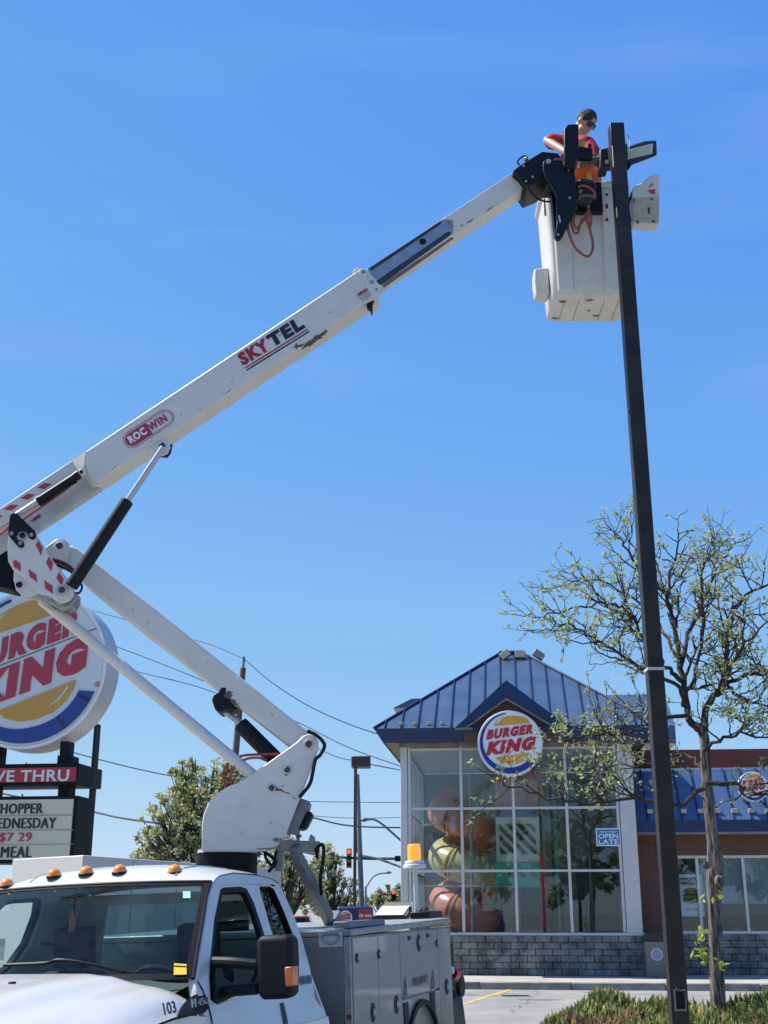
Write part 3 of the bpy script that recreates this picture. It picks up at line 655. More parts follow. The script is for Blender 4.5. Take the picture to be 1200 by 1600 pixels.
mb = MB(); sbox(mb, -145, 1248.5, 115, 1344, -.118, -.102); mb.build('panel', M('board_cream', (.56, .53, .39), .45, var=.05, vs=.8), bd)
mb = MB()
for y in (1275, 1297.5, 1320): sbox(mb, -144, y-.5, 114, y+.5, -.128, -.119)
mb.build('track', M('board_track', (.28, .29, .24), .4), bd)
def brow(mb, s, xr, y0, y1, wch):
    k = len(s)*wch; p = SP(xr-k, y1, -.124); q = SP(xr, y0, -.124); letters(mb, s, p, SX*(q-p).dot(SX), EZ*(q.z-p.z), 0.0, 0, .004, 1.10); letters(mb, s, p+SX*.018, SX*(q-p).dot(SX), EZ*(q.z-p.z), 0.0, 0, .0047, 1.10)
for rw_ in (('WHOPPER', 66.5, 1255, 1272, 12.3), ('WEDNESDAY', 87, 1277.5, 1295, 12.4), ('MEAL', 49, 1322.5, 1340, 12.2)):
    mb = MB(); brow(mb, *rw_); mb.build('black_letters', BLKV, bd)
mb = MB(); brow(mb, '$7 29', 49, 1300.5, 1317, 10.3); mb.build('red_figures', SIGNB[3], bd)
mb = MB()
for px, py in ((41, 1195), (35, 1244)): mb.cyl(SP(px, py+2, .2), SP(px, py-3.5, .2), .012, 6)
mb.build('lifting_eye', PFR, py_)
# ------------------------------------------------------------------ background trees
LEAFB = M('leaf_olive', (.44, .46, .20), .7, var=.25, vs=1.2, transl=.55); LEAFB2 = M('leaf_grey_green', (.54, .57, .36), .7, var=.2, vs=1.5, transl=.55); LEAFB3 = M('leaf_ochre', (.38, .34, .14), .7, var=.25, transl=.5)
BARKD = M('bark_dark', (.045, .038, .03), .95, var=.5, vs=8, bump=.5, bs=20)
def leaf_quad(mb, c, s, rnd, asp=.55):
    a = V((rnd.gauss(0, 1), rnd.gauss(0, 1), rnd.gauss(0, 1))).normalized(); b = a.orthogonal().normalized(); b = (b*math.cos(rnd.uniform(0, 6.3)) + a.cross(b)*math.sin(rnd.uniform(0, 6.3)))
    t = a.cross(b); a = b*s; b = t*s*asp
    mb.f([mb.v(c-a), mb.v(c+b*.9), mb.v(c+a), mb.v(c-b)])
def bg_tree(name, label, base, height, lobes, nleaf, ls, seed, group, mats=None, trunk_r=.16, gap=.0):
    rnd = random.Random(seed); base = V(base)
    t = thing(name, label, 'tree', base, group)
    wd = MB(); top = base + V((0, 0, height*.55))
    wd.tube([base, base+V((rnd.uniform(-.1, .1), 0, height*.3)), top, base + V((.1, 0, height*.9))], [trunk_r, trunk_r*.8, trunk_r*.5, trunk_r*.12], 8, 3)
    tot = sum(l[3]*l[4]*l[5] for l in lobes)
    lf = MB()
    for (lx, ly, lz, rx, ry, rz) in lobes:
        c = base + V((lx, ly, lz))
        s = base + V((lx*.15, ly*.15, max(height*.18, lz*.55)))
        for q in range(5):
            e = c + V((rnd.uniform(-.6, .6)*rx, rnd.uniform(-.6, .6)*ry, rnd.uniform(-.2, .75)*rz)); m = (s+e)/2 + V((rnd.uniform(-.2, .2), rnd.uniform(-.2, .2), -.15))
            wd.tube([s, m, e], [trunk_r*.42, trunk_r*.22, .012], 5, 3)
        n = int(nleaf*lx*0 + nleaf*(rx*ry*rz)/tot)
        nc = max(8, n//34)
        for k in range(nc):                          # clumps on the lobe, sparse inside
            d = V((rnd.gauss(0, 1), rnd.gauss(0, 1), rnd.gauss(0, 1))).normalized(); r = rnd.random()**.36
            cc = c + V((d.x*rx*r, d.y*ry*r, d.z*rz*r)); cs = rnd.uniform(.07, .21)*min(rx, rz)
            lf.mi = rnd.choice((0, 0, 0, 1, 1, 2)) if mats is None else rnd.randrange(len(mats))
            wd.tube([cc + (s-cc)*.28, cc], [.02, .006], 3)
            for _ in range(n//nc):
                leaf_quad(lf, cc + V((rnd.gauss(0, cs*.6), rnd.gauss(0, cs*.6), rnd.gauss(0, cs*.6))), ls*rnd.uniform(.6, 1.3), rnd)
    wd.build('trunk', BARKD, t); lf.build('crown', mats or [LEAFB, LEAFB2, LEAFB3], t, merge=False, recalc=False, smooth=False)
    return t
def gp(px, Y): p = PY(px, 1420, Y); return V((p.x, Y, 0))
Yt = 36.; m = mpp(1300, Yt); b0 = gp(318, Yt); H = PY(295, 1172, Yt).z
def lob(px, py, rxp, rzp, dy=0., base=None, Y=None, m=None):
    p = PY(px, py, Y); return (p.x-base.x, dy, p.z, rxp*m, max(rxp, rzp)*m*.9, rzp*m)
LB = dict(base=b0, Y=Yt, m=m)
bg_tree('broadleaf_tree', 'bushy olive green tree behind the white turret of the bucket truck', b0, H, [lob(292, 1235, 36, 50, 0, **LB), lob(352, 1235, 42, 48, .3, **LB), lob(255, 1280, 34, 42, -.2, **LB), lob(320, 1285, 50, 50, -.4, **LB), lob(240, 1335, 38, 40, 0, **LB), lob(300, 1350, 60, 45, 0, **LB), lob(385, 1310, 40, 50, 0, **LB), lob(295, 1200, 20, 30, .1, **LB), lob(365, 1205, 20, 30, 0, **LB), lob(410, 1260, 18, 30, 0, **LB)], 21000, .057, 11, 'trees behind the lot', trunk_r=.2)
Yt = 44.; m = mpp(1380, Yt); b0 = gp(450, Yt); LB = dict(base=b0, Y=Yt, m=m)
bg_tree('broadleaf_tree', 'thin grey green tree seen behind the boom rest post', b0, PY(450, 1300, Yt).z, [lob(440, 1350, 36, 36, 0, **LB), lob(475, 1385, 34, 34, .5, **LB), lob(430, 1400, 40, 34, .5, **LB), lob(455, 1320, 22, 24, 0, **LB)], 8000, .055, 5, 'trees behind the lot', trunk_r=.14)
b0 = gp(520, 47.); m = mpp(1380, 47.); LB = dict(base=b0, Y=47., m=m)
bg_tree('broadleaf_tree', 'spring tree with sparse pale leaves left of the brown lamp post', b0, PY(520, 1318, 47).z, [lob(508, 1355, 30, 34, 0, **LB), lob(535, 1385, 26, 28, .5, **LB), lob(500, 1400, 34, 28, .5, **LB), lob(520, 1340, 16, 20, 0, **LB)], 5000, .055, 6, 'trees behind the lot', trunk_r=.14)
b0 = gp(604, 85.); m = mpp(1400, 85.); LB = dict(base=b0, Y=85., m=m)
bg_tree('broadleaf_tree', 'low rounded tree far off between the grey pole and the play tower', b0, PY(604, 1385, 85).z, [lob(600, 1405, 18, 18, 0, **LB), lob(618, 1402, 16, 18, 0, **LB), lob(586, 1410, 14, 14, 0, **LB)], 1600, .18, 8, 'trees behind the lot', trunk_r=.2)
b0 = gp(560, 95.); m = mpp(1400, 95.); LB = dict(base=b0, Y=95., m=m)
bg_tree('broadleaf_tree', 'distant dark tree low behind the brown lamp post', b0, PY(560, 1388, 95).z, [lob(545, 1412, 30, 16, 0, **LB), lob(500, 1415, 30, 16, 0, **LB), lob(575, 1414, 18, 14, 0, **LB)], 1500, .2, 9, 'trees behind the lot', trunk_r=.2)
# unseen trees added behind the camera to darken reflections in the restaurant glass
rq = random.Random(2)
for i, (x, h) in enumerate(((-14, 9), (-6, 10.5), (1, 8.5), (8, 11), (15, 9.5), (23, 10.5), (31, 9))):
    b0 = V((x, -34+rq.uniform(-3, 3), 0))
    bg_tree('broadleaf_tree', 'unseen tree added behind the camera to darken the glass reflections', b0, h, [(0, 0, h*.62, 3.4, 3, h*.36), (1.6, 0, h*.5, 2.6, 2.4, h*.28), (-1.8, 0, h*.5, 2.6, 2.4, h*.28)], 2200, .34, 40+i, 'unseen trees added behind the camera')
# ------------------------------------------------------------------ poles, signals and wires
WOOD = M('pole_wood', (.13, .11, .09), .95, var=.3, vs=6, stretch=(6, 6, .6)); BRZ = M('bronze_pole', (.055, .045, .042), .5, var=.15); GPOLE = M('grey_pole', (.20, .22, .24), .5, .3, var=.15); WIRE = M('cable', (.05, .055, .065), .7)
Yu = 46.
t = thing('utility_pole', 'leaning grey wooden utility pole behind the lower boom of the bucket truck', 'utility pole', PY(352, 1460, Yu)*1.0)
mb = MB(); mb.tube([PZ(357, 1475.5, .0) if False else PY(352, 1480, Yu), PY(367, 1190, Yu), PY(380, 1044, Yu)], [.16, .13, .11], 12); mb.build('pole', WOOD, t)
mb = MB(); mb.cyl(PY(380, 1046, Yu), PY(381, 1026, Yu), .05, 8); mb.cyl(PY(379, 1033, Yu), PY(383, 1033, Yu), .04, 6); mb.build('insulator', GPOLE, t)
def wire(pts, Y0, Y1, r, label):
    n = len(pts); P = [PY(px, py, Y0+(Y1-Y0)*i/(n-1)) for i, (px, py) in enumerate(pts)]
    mb = MB(); mb.tube(P, r, 5, 8); tag(mb.build('power_line', WIRE), label, 'cable', 'overhead cables')
wire([(60, 930), (300, 998), (381, 1029)], 60, 46, .022, 'overhead wire climbing down from the left to the top of the utility pole')
wire([(381, 1029), (430, 1070), (500, 1112), (600, 1150), (760, 1190)], 46, 42, .02, 'overhead wire sagging from the top of the utility pole to the play tower eave')
wire([(60, 965), (200, 1017), (321, 1065), (464, 1128), (545, 1168), (640, 1202)], 55, 45, .022, 'overhead wire crossing behind the lower boom just above the brown lamp head')
wire([(60, 1000), (203, 1046), (340, 1084), (500, 1171), (560, 1190), (640, 1206)], 55, 45, .02, 'overhead wire passing just under the brown lamp head to the tower corner')
wire([(0, 1140), (108, 1174), (250, 1209), (420, 1236)], 50, 47, .024, 'overhead wire running from the round sign into the bushy tree')
wire([(-60, 1225), (0, 1239), (143, 1268), (215, 1282), (400, 1305)], 44, 40, .034, 'thick overhead cable low between the letter board and the bushy tree')
wire([(420, 1262), (487, 1277), (545, 1290), (630, 1293), (700, 1290)], 48, 48, .03, 'thin overhead wire at mid height left of the play tower')
wire([(430, 1251), (520, 1253), (640, 1254)], 80, 80, .022, 'faint far overhead wire, highest of the level ones by the tower')
wire([(430, 1270), (540, 1278), (640, 1277)], 80, 80, .02, 'faint far overhead wire between two other level wires by the tower')
wire([(420, 1318), (500, 1336), (560, 1341), (622, 1341.5), (680, 1340)], 50, 50, .055, 'heavy black cable carrying the traffic lights past the brown lamp post')
wire([(565, 1337), (590, 1342), (632, 1357), (660, 1368)], 50, 46, .045, 'black guy cable sloping down from the grey pole to the tower corner')
wire([(455, 1333), (455.5, 1440)], 52, 52, .04, 'thin upright rod in front of the trees beside the boom rest')
mb = MB(); mb.cyl(PY(617, 1341.5, 49.8), PY(627, 1341.5, 49.8), .11, 8); tag(mb.build('cable_clamp', BLACK), 'dark splice sleeve on the heavy cable next to the tower corner', 'cable fitting')
Yl = 27.; p = PY(554, 1420, Yl); t = thing('parking_lamp', 'brown parking lot lamp post with square shoebox head, left of the play tower', 'street lamp', (p.x, Yl, 0))
mb = MB(); top = PY(551.5, 1182, Yl); mb.obox((p.x, Yl, top.z/2), (.034, 0, 0), (0, .034, 0), (0, 0, top.z/2)); mb.build('pole', BRZ, t)
mb = MB(); a, b = PY(549, 1199, Yl), PY(579, 1182.5, Yl); mb.box((a.x, Yl-.16, a.z), (b.x, Yl+.3, b.z)); mb.build('lamp_head', M('bronze_head', (.035, .028, .024), .45, var=.1), t, bevel=.02)
p0, p1 = PY(567, 1440, 50), PY(558.5, 1210, 50); t = thing('signal_pole', 'grey steel pole close behind the brown lamp post', 'pole', (p0.x, 50, 0))
mb = MB(); mb.tube([(p0.x+.02, 50, 0), p1], [.13, .08], 12); mb.build('pole', GPOLE, t)
def street_lamp(pole_px, top_py, head, bend, Y, lab):
    b = gp(pole_px, Y); t = thing('street_lamp', lab, 'street lamp', b, 'road lamps')
    mb = MB(); mb.tube([b, PY(pole_px, top_py, Y)], [.10, .06], 10); mb.build('pole', GPOLE, t)
    mb = MB(); mb.tube([PY(pole_px, top_py+2, Y), PY(*bend, Y), PY(head[0]+8, head[1], Y)], .045, 8, 6); mb.build('arm', GPOLE, t)
    mb = MB(); c = PY(*head, Y); q = PY(head[0]+10, head[1]+.5, Y); mb.ball((c+q)/2, (q-c).length*.6, .16, .09, 12, 8); mb.build('lamp_head', GPOLE, t)
street_lamp(636, 1320, (563.5, 1280.5), (592, 1284), 52, 'road lamp whose curved arm reaches left from behind the tower corner')
street_lamp(571.5, 1385, (601, 1363), (586, 1368), 75, 'small road lamp with short arm far away right of the grey pole')
SY = M('signal_yellow', (.42, .24, .03), .5, var=.1); SB_ = M('signal_black', (.012, .012, .013), .5)
def signal(px0, py0, px1, py1, Y, lab, lit=None, mat=SY):
    a, b = PY(px0, py1, Y), PY(px1, py0, Y); w_ = b.x-a.x; h_ = b.z-a.z; cx = (a.x+b.x)/2
    t = thing('traffic_light', lab, 'traffic light', (cx, Y, a.z), 'traffic lights')
    mb = MB(); mb.box((a.x, Y, a.z), (b.x, Y+.22, b.z)); mb.build('housing', mat, t, bevel=.02)
    for k in range(3):
        z = b.z-h_*(k+.5)/3; nm = ('red_lens', 'amber_lens', 'green_lens')[k]
        mb = MB(); mb.cyl((cx, Y-.012, z), (cx, Y-.002, z), w_*.33, 16)
        mb.build(nm, M('signal_lit_red', (.8, .02, .02), .4, emit=((1, .04, .03), 3.0)) if k == 0 and lit else SB_, t)
        mb = MB(); 
        for i in range(10):
            a0, a1 = R_(-10+20*i), R_(-10+20*(i+1)); r = w_*.38
            mb.poly([(cx+r*math.cos(a0), Y-.004, z+r*math.sin(a0)), (cx+r*math.cos(a1), Y-.004, z+r*math.sin(a1)), (cx+r*math.cos(a1), Y-.2, z+r*math.sin(a1)), (cx+r*math.cos(a0), Y-.2, z+r*math.sin(a0))])
        mb.build('visor', SB_, t, solid=.008)
signal(541, 1325.5, 549.5, 1356, 50, 'yellow traffic light showing red, hung left of the brown lamp post', True)
signal(554.5, 1296, 559.5, 1332, 50.6, 'yellow traffic light half hidden behind the brown lamp post')
signal(611, 1392, 618.5, 1407, 62, 'dark traffic light seen low beside the tower corner, lens lit red', True, SB_)
mb = MB(); mb.prism([PY(601, 1382, 60), PY(610, 1382, 60), PY(610, 1398, 60), PY(606, 1393, 60)], (0, .15, 0)); tag(mb.build('signal_backplate', SY), 'small yellow signal shield hanging near the far road lamp', 'signal shield')
# traffic behind
def car(px0, px1, Y, col, lab):
    a, b = gp(px0, Y), gp(px1, Y); t = thing('parked_car', lab, 'car', (a+b)/2, 'cars on the far road'); c = (a+b)/2; L_ = (b.x-a.x)/2
    m = M('car_'+lab.split()[0], col, .3, coat=.6)
    mb = MB(); pr = [(-1, .35), (1, .35), (1, .75), (.92, .9), (.55, .95), (.30, 1.42), (-.45, 1.42), (-.78, .98), (-1, .9)]
    mb.prism([(c.x+x*L_, Y-.85, z) for x, z in pr], (0, 1.7, 0)); mb.build('body', m, t, bevel=.05)
    mb = MB(); mb.prism([(c.x+x*L_, Y-.86, z) for x, z in ((.48, .98), (.27, 1.36), (-.42, 1.36), (-.68, .98))], (0, 1.72, 0)); mb.build('side_window', M('car_glass', (.02, .025, .03), .1), t)
    for x in (-.62, .62):
        mb = MB(); mb.cyl((c.x+x*L_, Y-.88, .33), (c.x+x*L_, Y-.68, .33), .33, 18); mb.build('wheel', RUBBER, t)
car(445, 505, 49, (.30, .02, .03), 'red car passing on the road behind the service body')
car(505, 545, 66, (.45, .45, .46), 'silver car passing far off behind the blue sign')
# blue way-out sign
Yd = 24.; a, b = PY(525.5, 1447, Yd), PY(583, 1416.5, Yd)
t = thing('directional_sign', 'small blue entrance sign with round logo and red panel behind the service body', 'sign', ((a.x+b.x)/2, Yd, 0))
mb = MB(); mb.box((a.x, Yd, a.z), (b.x, Yd+.18, b.z)); mb.build('cabinet', M('dir_blue', (.012, .025, .11), .4), t, bevel=.05, seg=3)
mb = MB(); mb.box((a.x+.1, Yd+.03, 0), (b.x-.1, Yd+.15, a.z)); mb.build('base', M('dir_blue', (.012, .025, .11), .4), t)
p, q = PY(560, 1434, Yd-.01), PY(581, 1420.5, Yd-.01); mb = MB(); mb.box((p.x, Yd-.012, a.z+.1), (q.x, Yd-.004, q.z)); mb.build('red_panel', M('dir_red', (.50, .03, .05), .4), t)
mb = MB(); letters(mb, 'de nos', V((p.x+.01, Yd-.016, PY(560, 1433, Yd).z)), V((.24, 0, 0)), V((0, 0, .07)), .04, 0, .003)
mb.build('lettering', M('strip_white', (.62, .63, .60), .5), t)
c = PY(540, 1434, Yd-.02); round_sign(t, c, 10.4*mpp(1430, Yd), (1, 0, 0), EZ, .02, M('sign_rim', (.70, .70, .70), .4), SIGNM)
# ------------------------------------------------------------------ junipers
JM = [M('juniper_green', (.28, .34, .085), .7, var=.4, vs=9, transl=.25), M('juniper_dark', (.14, .18, .05), .8, var=.3, transl=.15), M('juniper_tip', (.40, .35, .11), .7, transl=.3), M('juniper_dead', (.29, .16, .09), .9, var=.4, vs=20)]
def juniper(seed, rx, ry, h, dead, mix, n=1700):
    rnd = random.Random(seed); mb = MB()
    for _ in range(n):
        a = rnd.uniform(0, 6.283); r = math.sqrt(rnd.random()); x, y = rx*r*math.cos(a), ry*r*math.sin(a)
        lump = .75+.25*math.sin(x*5+seed)*math.cos(y*4+seed*2); z1 = h*(1-.75*r**3)*lump*rnd.uniform(.5, 1.12)
        p = V((x, y, z1*.5*rnd.random())); d = V((x*.45/rx + rnd.gauss(0, .2), y*.45/ry + rnd.gauss(0, .2), 1)).normalized()
        ln = rnd.uniform(.10, .26); tip = V((x, y, z1)); base = tip - d*ln
        dd = dead(x, y) if dead else 0
        mb.mi = 3 if rnd.random() < dd else rnd.choice(mix)
        wd_ = rnd.uniform(.014, .028); o = d.orthogonal().normalized(); o2 = d.cross(o)
        m_ = base + d*ln*.45
        vs = [mb.v(m_ + (o*math.cos(k*2.094) + o2*math.sin(k*2.094))*wd_) for k in range(3)]; vt = mb.v(tip); vb = mb.v(base)
        for k in range(3): mb.f([vs[k], vs[(k+1) % 3], vt]); mb.f([vs[(k+1) % 3], vs[k], vb])
        for q in range(3):                            # side needles
            s_ = base + d*ln*rnd.uniform(.2, .8); e = s_ + (d*.6 + o*rnd.uniform(-1, 1) + o2*rnd.uniform(-1, 1)).normalized()*rnd.uniform(.03, .07); w2 = o*.008
            mb.f([mb.v(s_-w2), mb.v(s_+w2), mb.v(e)])
    return mb
protos = []
JL = [('spreading juniper with reddish brown dead patch, leftmost in the bed', 2.85, 16.6, 0), ('green juniper filling the bed left of the lamp pole', 3.55, 17.6, 1), ('upright tipped juniper behind the brown one, next to the pale asphalt', 3.2, 18.4, 2),
      ('juniper at the foot of the honey locust trunk', 5.0, 16.9, 1), ('yellowing juniper in front of the honey locust trunk', 4.6, 15.6, 3), ('dense green juniper behind the honey locust trunk', 5.4, 18.3, 2), ('yellow green juniper right of the honey locust trunk', 6.2, 16.4, 3),
      ('dark green juniper at the right rear of the bed', 6.9, 18.0, 2), ('juniper at the right front corner of the bed', 7.4, 15.8, 1), ('juniper directly behind the base of the lamp pole', 4.1, 16.4, 3), ('low green juniper at the front left of the bed', 3.6, 15.5, 1)]
specs = [(21, .95, .85, .50, lambda x, y: .7 if y < .0 and x > -.5 else .06, (0, 1, 1, 2)), (22, 1.0, .85, .50, None, (0, 0, 1, 2)), (23, .9, .8, .52, None, (0, 0, 1, 1, 2)), (24, 1.0, .85, .50, lambda x, y: .10, (0, 2, 2, 0))]
pmesh = {}
rj = random.Random(4)
for lab, x, y, k in JL:
    if k not in pmesh:
        s = specs[k]; o = juniper(s[0], s[1], s[2], s[3], s[4], s[5]).build('juniper_shrub', JM, origin=(0, 0, 0), smooth=False, merge=False, recalc=False); pmesh[k] = o
    else:
        o = pmesh[k].copy(); COL.objects.link(o)
    o.matrix_world = Matrix.Translation((x, y, .13)) @ Matrix.Rotation(rj.uniform(-.3, .3) if k == 0 else rj.uniform(0, 6.28), 4, 'Z') @ Matrix.Diagonal((1, 1, rj.uniform(.92, 1.08), 1))
    tag(o, lab, 'shrub', 'junipers in the planting bed')
# ------------------------------------------------------------------ honey locust
YT = 17.
BARK = M('locust_bark', (.24, .20, .165), .95, col2=(.03, .026, .022), vs=9, lo=.40, hi=.60, bump=1.0, bs=9, stretch=(3.5, 3.5, .55))
TWIG = M('locust_twig', (.045, .036, .03), .9, var=.3, vs=9)
LF = [M('bud_leaf', (.42, .46, .20), .6, var=.25, vs=4, transl=.4), M('bud_leaf_bright', (.42, .46, .08), .6, transl=.45), M('bud_leaf_grey', (.40, .43, .26), .7, transl=.35)]
rt = random.Random(12)
tb = PY(1118, 1575, YT); tr = thing('honey_locust_tree', 'young bare branched tree just leafing out, right of the near lamp pole', 'tree', (tb.x, YT, .1))
tk = MB(); m = mpp(1350, YT)
trunk = [((1124, 1640), 14.5, 0), ((1122, 1575), 12.6, 0), ((1120, 1490), 11.6, 0), ((1116, 1410), 11.6, 0), ((1116, 1365), 14.2, .02), ((1117, 1345), 14.4, .02), ((1111, 1300), 10.2, 0), ((1106, 1240), 9.4, 0), ((1103, 1190), 9.0, 0), ((1100, 1150), 8.6, 0), ((1092, 1130), 7.4, 0)]
pts = [PY(*a, YT+c) for a, r, c in trunk]; pts[0].z = .1
P2 = catmull(pts, 6); rr = []
for i in range(len(P2)):
    t = i/6; k = min(int(t), len(trunk)-2); rr.append((trunk[k][1] + (trunk[k+1][1]-trunk[k][1])*(t-k))*m*.86)
sg = 22; prev = None
for i, p in enumerate(P2):
    rg = []
    for k in range(sg):
        a = 2*math.pi*k/sg; f = 1 + .10*math.sin(5*a + p.z*1.1) + .09*(noise.noise(V((math.cos(a)*2.2, math.sin(a)*2.2, p.z*1.3)))*2)
        rg.append(tk.v(p + V((math.cos(a), math.sin(a), 0))*rr[i]*f))
    if prev:
        for k in range(sg): tk.f([prev[k], prev[(k+1) % sg], rg[(k+1) % sg], rg[k]])
    prev = rg
c = PY(1124, 1378, YT-.16); tk.ball(c, .07, .05, .09, 10, 8); c = PY(1104, 1352, YT-.20); tk.ball(c, .06, .035, .05, 10, 8)
tk.build('trunk', BARK, tr, angle=80)
limbs = [
 ([(1098, 1142), (1074, 1115), (1063, 1043), (1050, 961), (1041, 930), (1054, 874), (1060, 834)], 8.5, 1.5, [0, .1, .1, .3, .2, .3, .3]),
 ([(1066, 1065), (1039, 1040), (1009, 1002), (985, 961), (954, 944), (927, 944), (875, 958), (825, 963)], 5.2, 1.0, [.1, -.1, -.3, -.4, -.5, -.6, -.6, -.8]),
 ([(1074, 1105), (1056, 1071), (1009, 1047), (961, 1019), (927, 995), (880, 976), (850, 985)], 4.8, 1.0, [0, -.2, -.6, -.9, -1.0, -1.2, -1.2]),
 ([(1076, 1117), (1030, 1128), (981, 1146), (927, 1148), (893, 1156), (866, 1150)], 4.6, 1.0, [0, -.2, -.4, -.6, -.9, -1.1]),
 ([(1100, 1232), (1060, 1256), (1010, 1250), (947, 1253), (873, 1249), (800, 1228), (766, 1212)], 5.0, .9, [-.1, -.3, -.6, -.9, -1.2, -1.3, -1.4]),
 ([(1095, 1150), (1111, 1095), (1132, 1064), (1135, 1002), (1152, 941), (1200, 913), (1260, 890)], 8.0, 1.4, [0, .1, .2, .3, .3, .3, .4]),
 ([(1128, 1068), (1165, 1056), (1230, 1045), (1290, 1040)], 5.0, 1.2, [.2, 0, -.2, -.3]),
 ([(1106, 1224), (1160, 1228), (1195, 1240), (1250, 1232)], 5.0, 1.2, [-.1, -.4, -.6, -.8]),
 ([(1043, 930), (1002, 892), (972, 845), (955, 828)], 4.0, .9, [.2, 0, -.1, -.2]),
 ([(1063, 1043), (1084, 975), (1116, 900), (1140, 858), (1168, 842)], 5.0, .9, [.1, .5, .8, .9, 1.0]),
 ([(1132, 1064), (1150, 1085), (1185, 1100), (1240, 1120)], 4.0, 1.0, [.2, -.3, -.6, -.9]),
 ([(1098, 1175), (1140, 1150), (1180, 1150), (1240, 1160)], 4.0, 1.0, [0, -.5, -.9, -1.1]),
 ([(1100, 1200), (1075, 1180), (1040, 1190), (985, 1195), (940, 1192), (905, 1190)], 3.8, .8, [0, .4, .8, 1.0, 1.2, 1.3]),
 ([(1070, 1090), (1090, 1040), (1100, 960), (1095, 900), (1110, 850)], 4.5, .9, [0, -.5, -.9, -1.1, -1.2]),
 ([(1110, 1100), (1150, 1030), (1180, 990), (1230, 960)], 4.5, 1.0, [0, -.5, -1.0, -1.3]),
 ([(1060, 1030), (1020, 960), (975, 925), (920, 905), (880, 915)], 4.0, .9, [.1, .7, 1.0, 1.2, 1.3])]
br = MB(); lf = MB(); NT = [0]
def spray(p, d):
    for _ in range(rt.randint(3, 5)):
        c = p + V((rt.gauss(0, .024), rt.gauss(0, .024), rt.gauss(.01, .024))); lf.mi = rt.choice((0, 0, 0, 1, 2, 2)); leaf_quad(lf, c, rt.uniform(.014, .036), rt, .5)
def twig(p, d, ln, r, lev):
    n = max(3, int(ln/.075)); pts = [p.copy()]; q = p.copy(); d = d.normalized(); side = d.orthogonal().normalized()
    ax = rt.uniform(0, 6.28); zig = 1
    for i in range(n):
        zig = -zig; off = (side*math.cos(ax) + d.cross(side)*math.sin(ax))*zig*.15
        d2 = (d + off + V((rt.gauss(0, .08), rt.gauss(0, .08), rt.gauss(.02, .08)))).normalized(); q = q + d2*(ln/n); pts.append(q.copy())
        d = (d*.8 + V((rt.gauss(0, .10), rt.gauss(0, .10), rt.gauss(.04, .10)))).normalized()
        if lev < 2 and i > 0 and rt.random() < (.52 if lev == 1 else .62):
            k = V((rt.gauss(0, 1), rt.gauss(0, 1), rt.gauss(.15, .9))).normalized(); twig(q, (d*.55 + k*.8), ln*rt.uniform(.3, .62), r*.6, lev+1)
        if lev >= 1 and rt.random() < (.17 if lev == 1 else .26): spray(q, d)
    br.tube(pts, [r, max(.0032, r*.45)], 5 if lev == 0 else 4)
    spray(q, d); NT[0] += 1
for px, r0, r1, dy in limbs:
    P = [PY(x, y, YT+o) for (x, y), o in zip(px, dy)]; Q = catmull(P, 5)
    Q = [q + V((rt.gauss(0, .018), rt.gauss(0, .02), rt.gauss(0, .018))) if 0 < i < len(Q)-1 else q for i, q in enumerate(Q)]
    n = len(Q); br.tube(Q, [r0*m*.78, r1*m*.8], 8)
    for i in range(max(3, int(n*.24)), n):
        t = i/n; d = (Q[min(i+1, n-1)] - Q[i-1]).normalized()
        for _ in range(1 if rt.random() < .75 else 2):
            if rt.random() < .74:
                k = V((rt.gauss(0, 1), rt.gauss(0, 1), rt.gauss(.25, .8))).normalized(); twig(Q[i], d*.45 + k*.85, rt.uniform(.35, .85)*(1.1-.45*t), (r0+(r1-r0)*t)*m*.38+.003, 0 if t < .8 else 1)
    twig(Q[-1], Q[-1]-Q[-3], .35, r1*m*.8, 1)
br.build('branches', TWIG, tr, merge=False, recalc=False); lf.build('crown', LF, tr, merge=False, recalc=False, smooth=False)
for (x, y, n_, s_) in ((1096, 1460, 14, .035), (1099, 1483, 40, .05), (1101, 1495, 18, .045), (1128, 1508, 12, .04), (1122, 1398, 8, .04), (1098, 1405, 6, .035)):
    sh = MB()
    for _ in range(n_): sh.mi = 1; leaf_quad(sh, PY(x, y, YT-.22) + V((rt.gauss(0, s_), rt.gauss(0, s_), rt.gauss(0, s_*1.2))), rt.uniform(.03, .055), rt)
    sh.build('leafy_shoot', LF, tr, merge=False, recalc=False, smooth=False)
# ------------------------------------------------------------------ near lamp pole
YP = 9.15
POLEM = M('lamp_pole_bronze', (.032, .025, .021), .45, spec=.3, var=.45, vs=5, bump=.04, bs=20)
pl0 = 2.028; pw = .122; zt_ = PY(960, 192, YP).z
lp = thing('lamp_pole', 'tall dark square steel lamp pole in front of the white bucket', 'lamp pole', (pl0+pw/2, YP+pw/2, 0))
mb = MB(); mb.box((pl0-.006, YP-.006, .62), (pl0+pw+.006, YP+pw+.006, zt_*.45)); mb.box((pl0, YP, zt_*.45), (pl0+pw, YP+pw, zt_)); 
mb = MB(); mb.box((pl0, YP, .66), (pl0+pw, YP+pw, zt_)); sh_ = mb.build('shaft', POLEM, lp, bevel=.008)
mb = MB(); mb.box((pl0-.002, YP-.002, PY(960, 227, YP).z), (pl0+pw+.002, YP+pw+.002, zt_+.006)); mb.build('cap', POLEM, lp, bevel=.006)
mb = MB(); zz = PY(1020, 1047, YP).z; mb.plate([[(pl0-.006, YP-.006, zz), (pl0+pw+.006, YP-.006, zz), (pl0+pw+.006, YP+pw+.006, zz), (pl0-.006, YP+pw+.006, zz)], [(pl0-.001, YP-.001, zz), (pl0+pw+.001, YP-.001, zz), (pl0+pw+.001, YP+pw+.001, zz), (pl0-.001, YP+pw+.001, zz)]], (0, 0, .022)); mb.build('strap', M('strap_plastic', (.50, .51, .47), .6), lp)
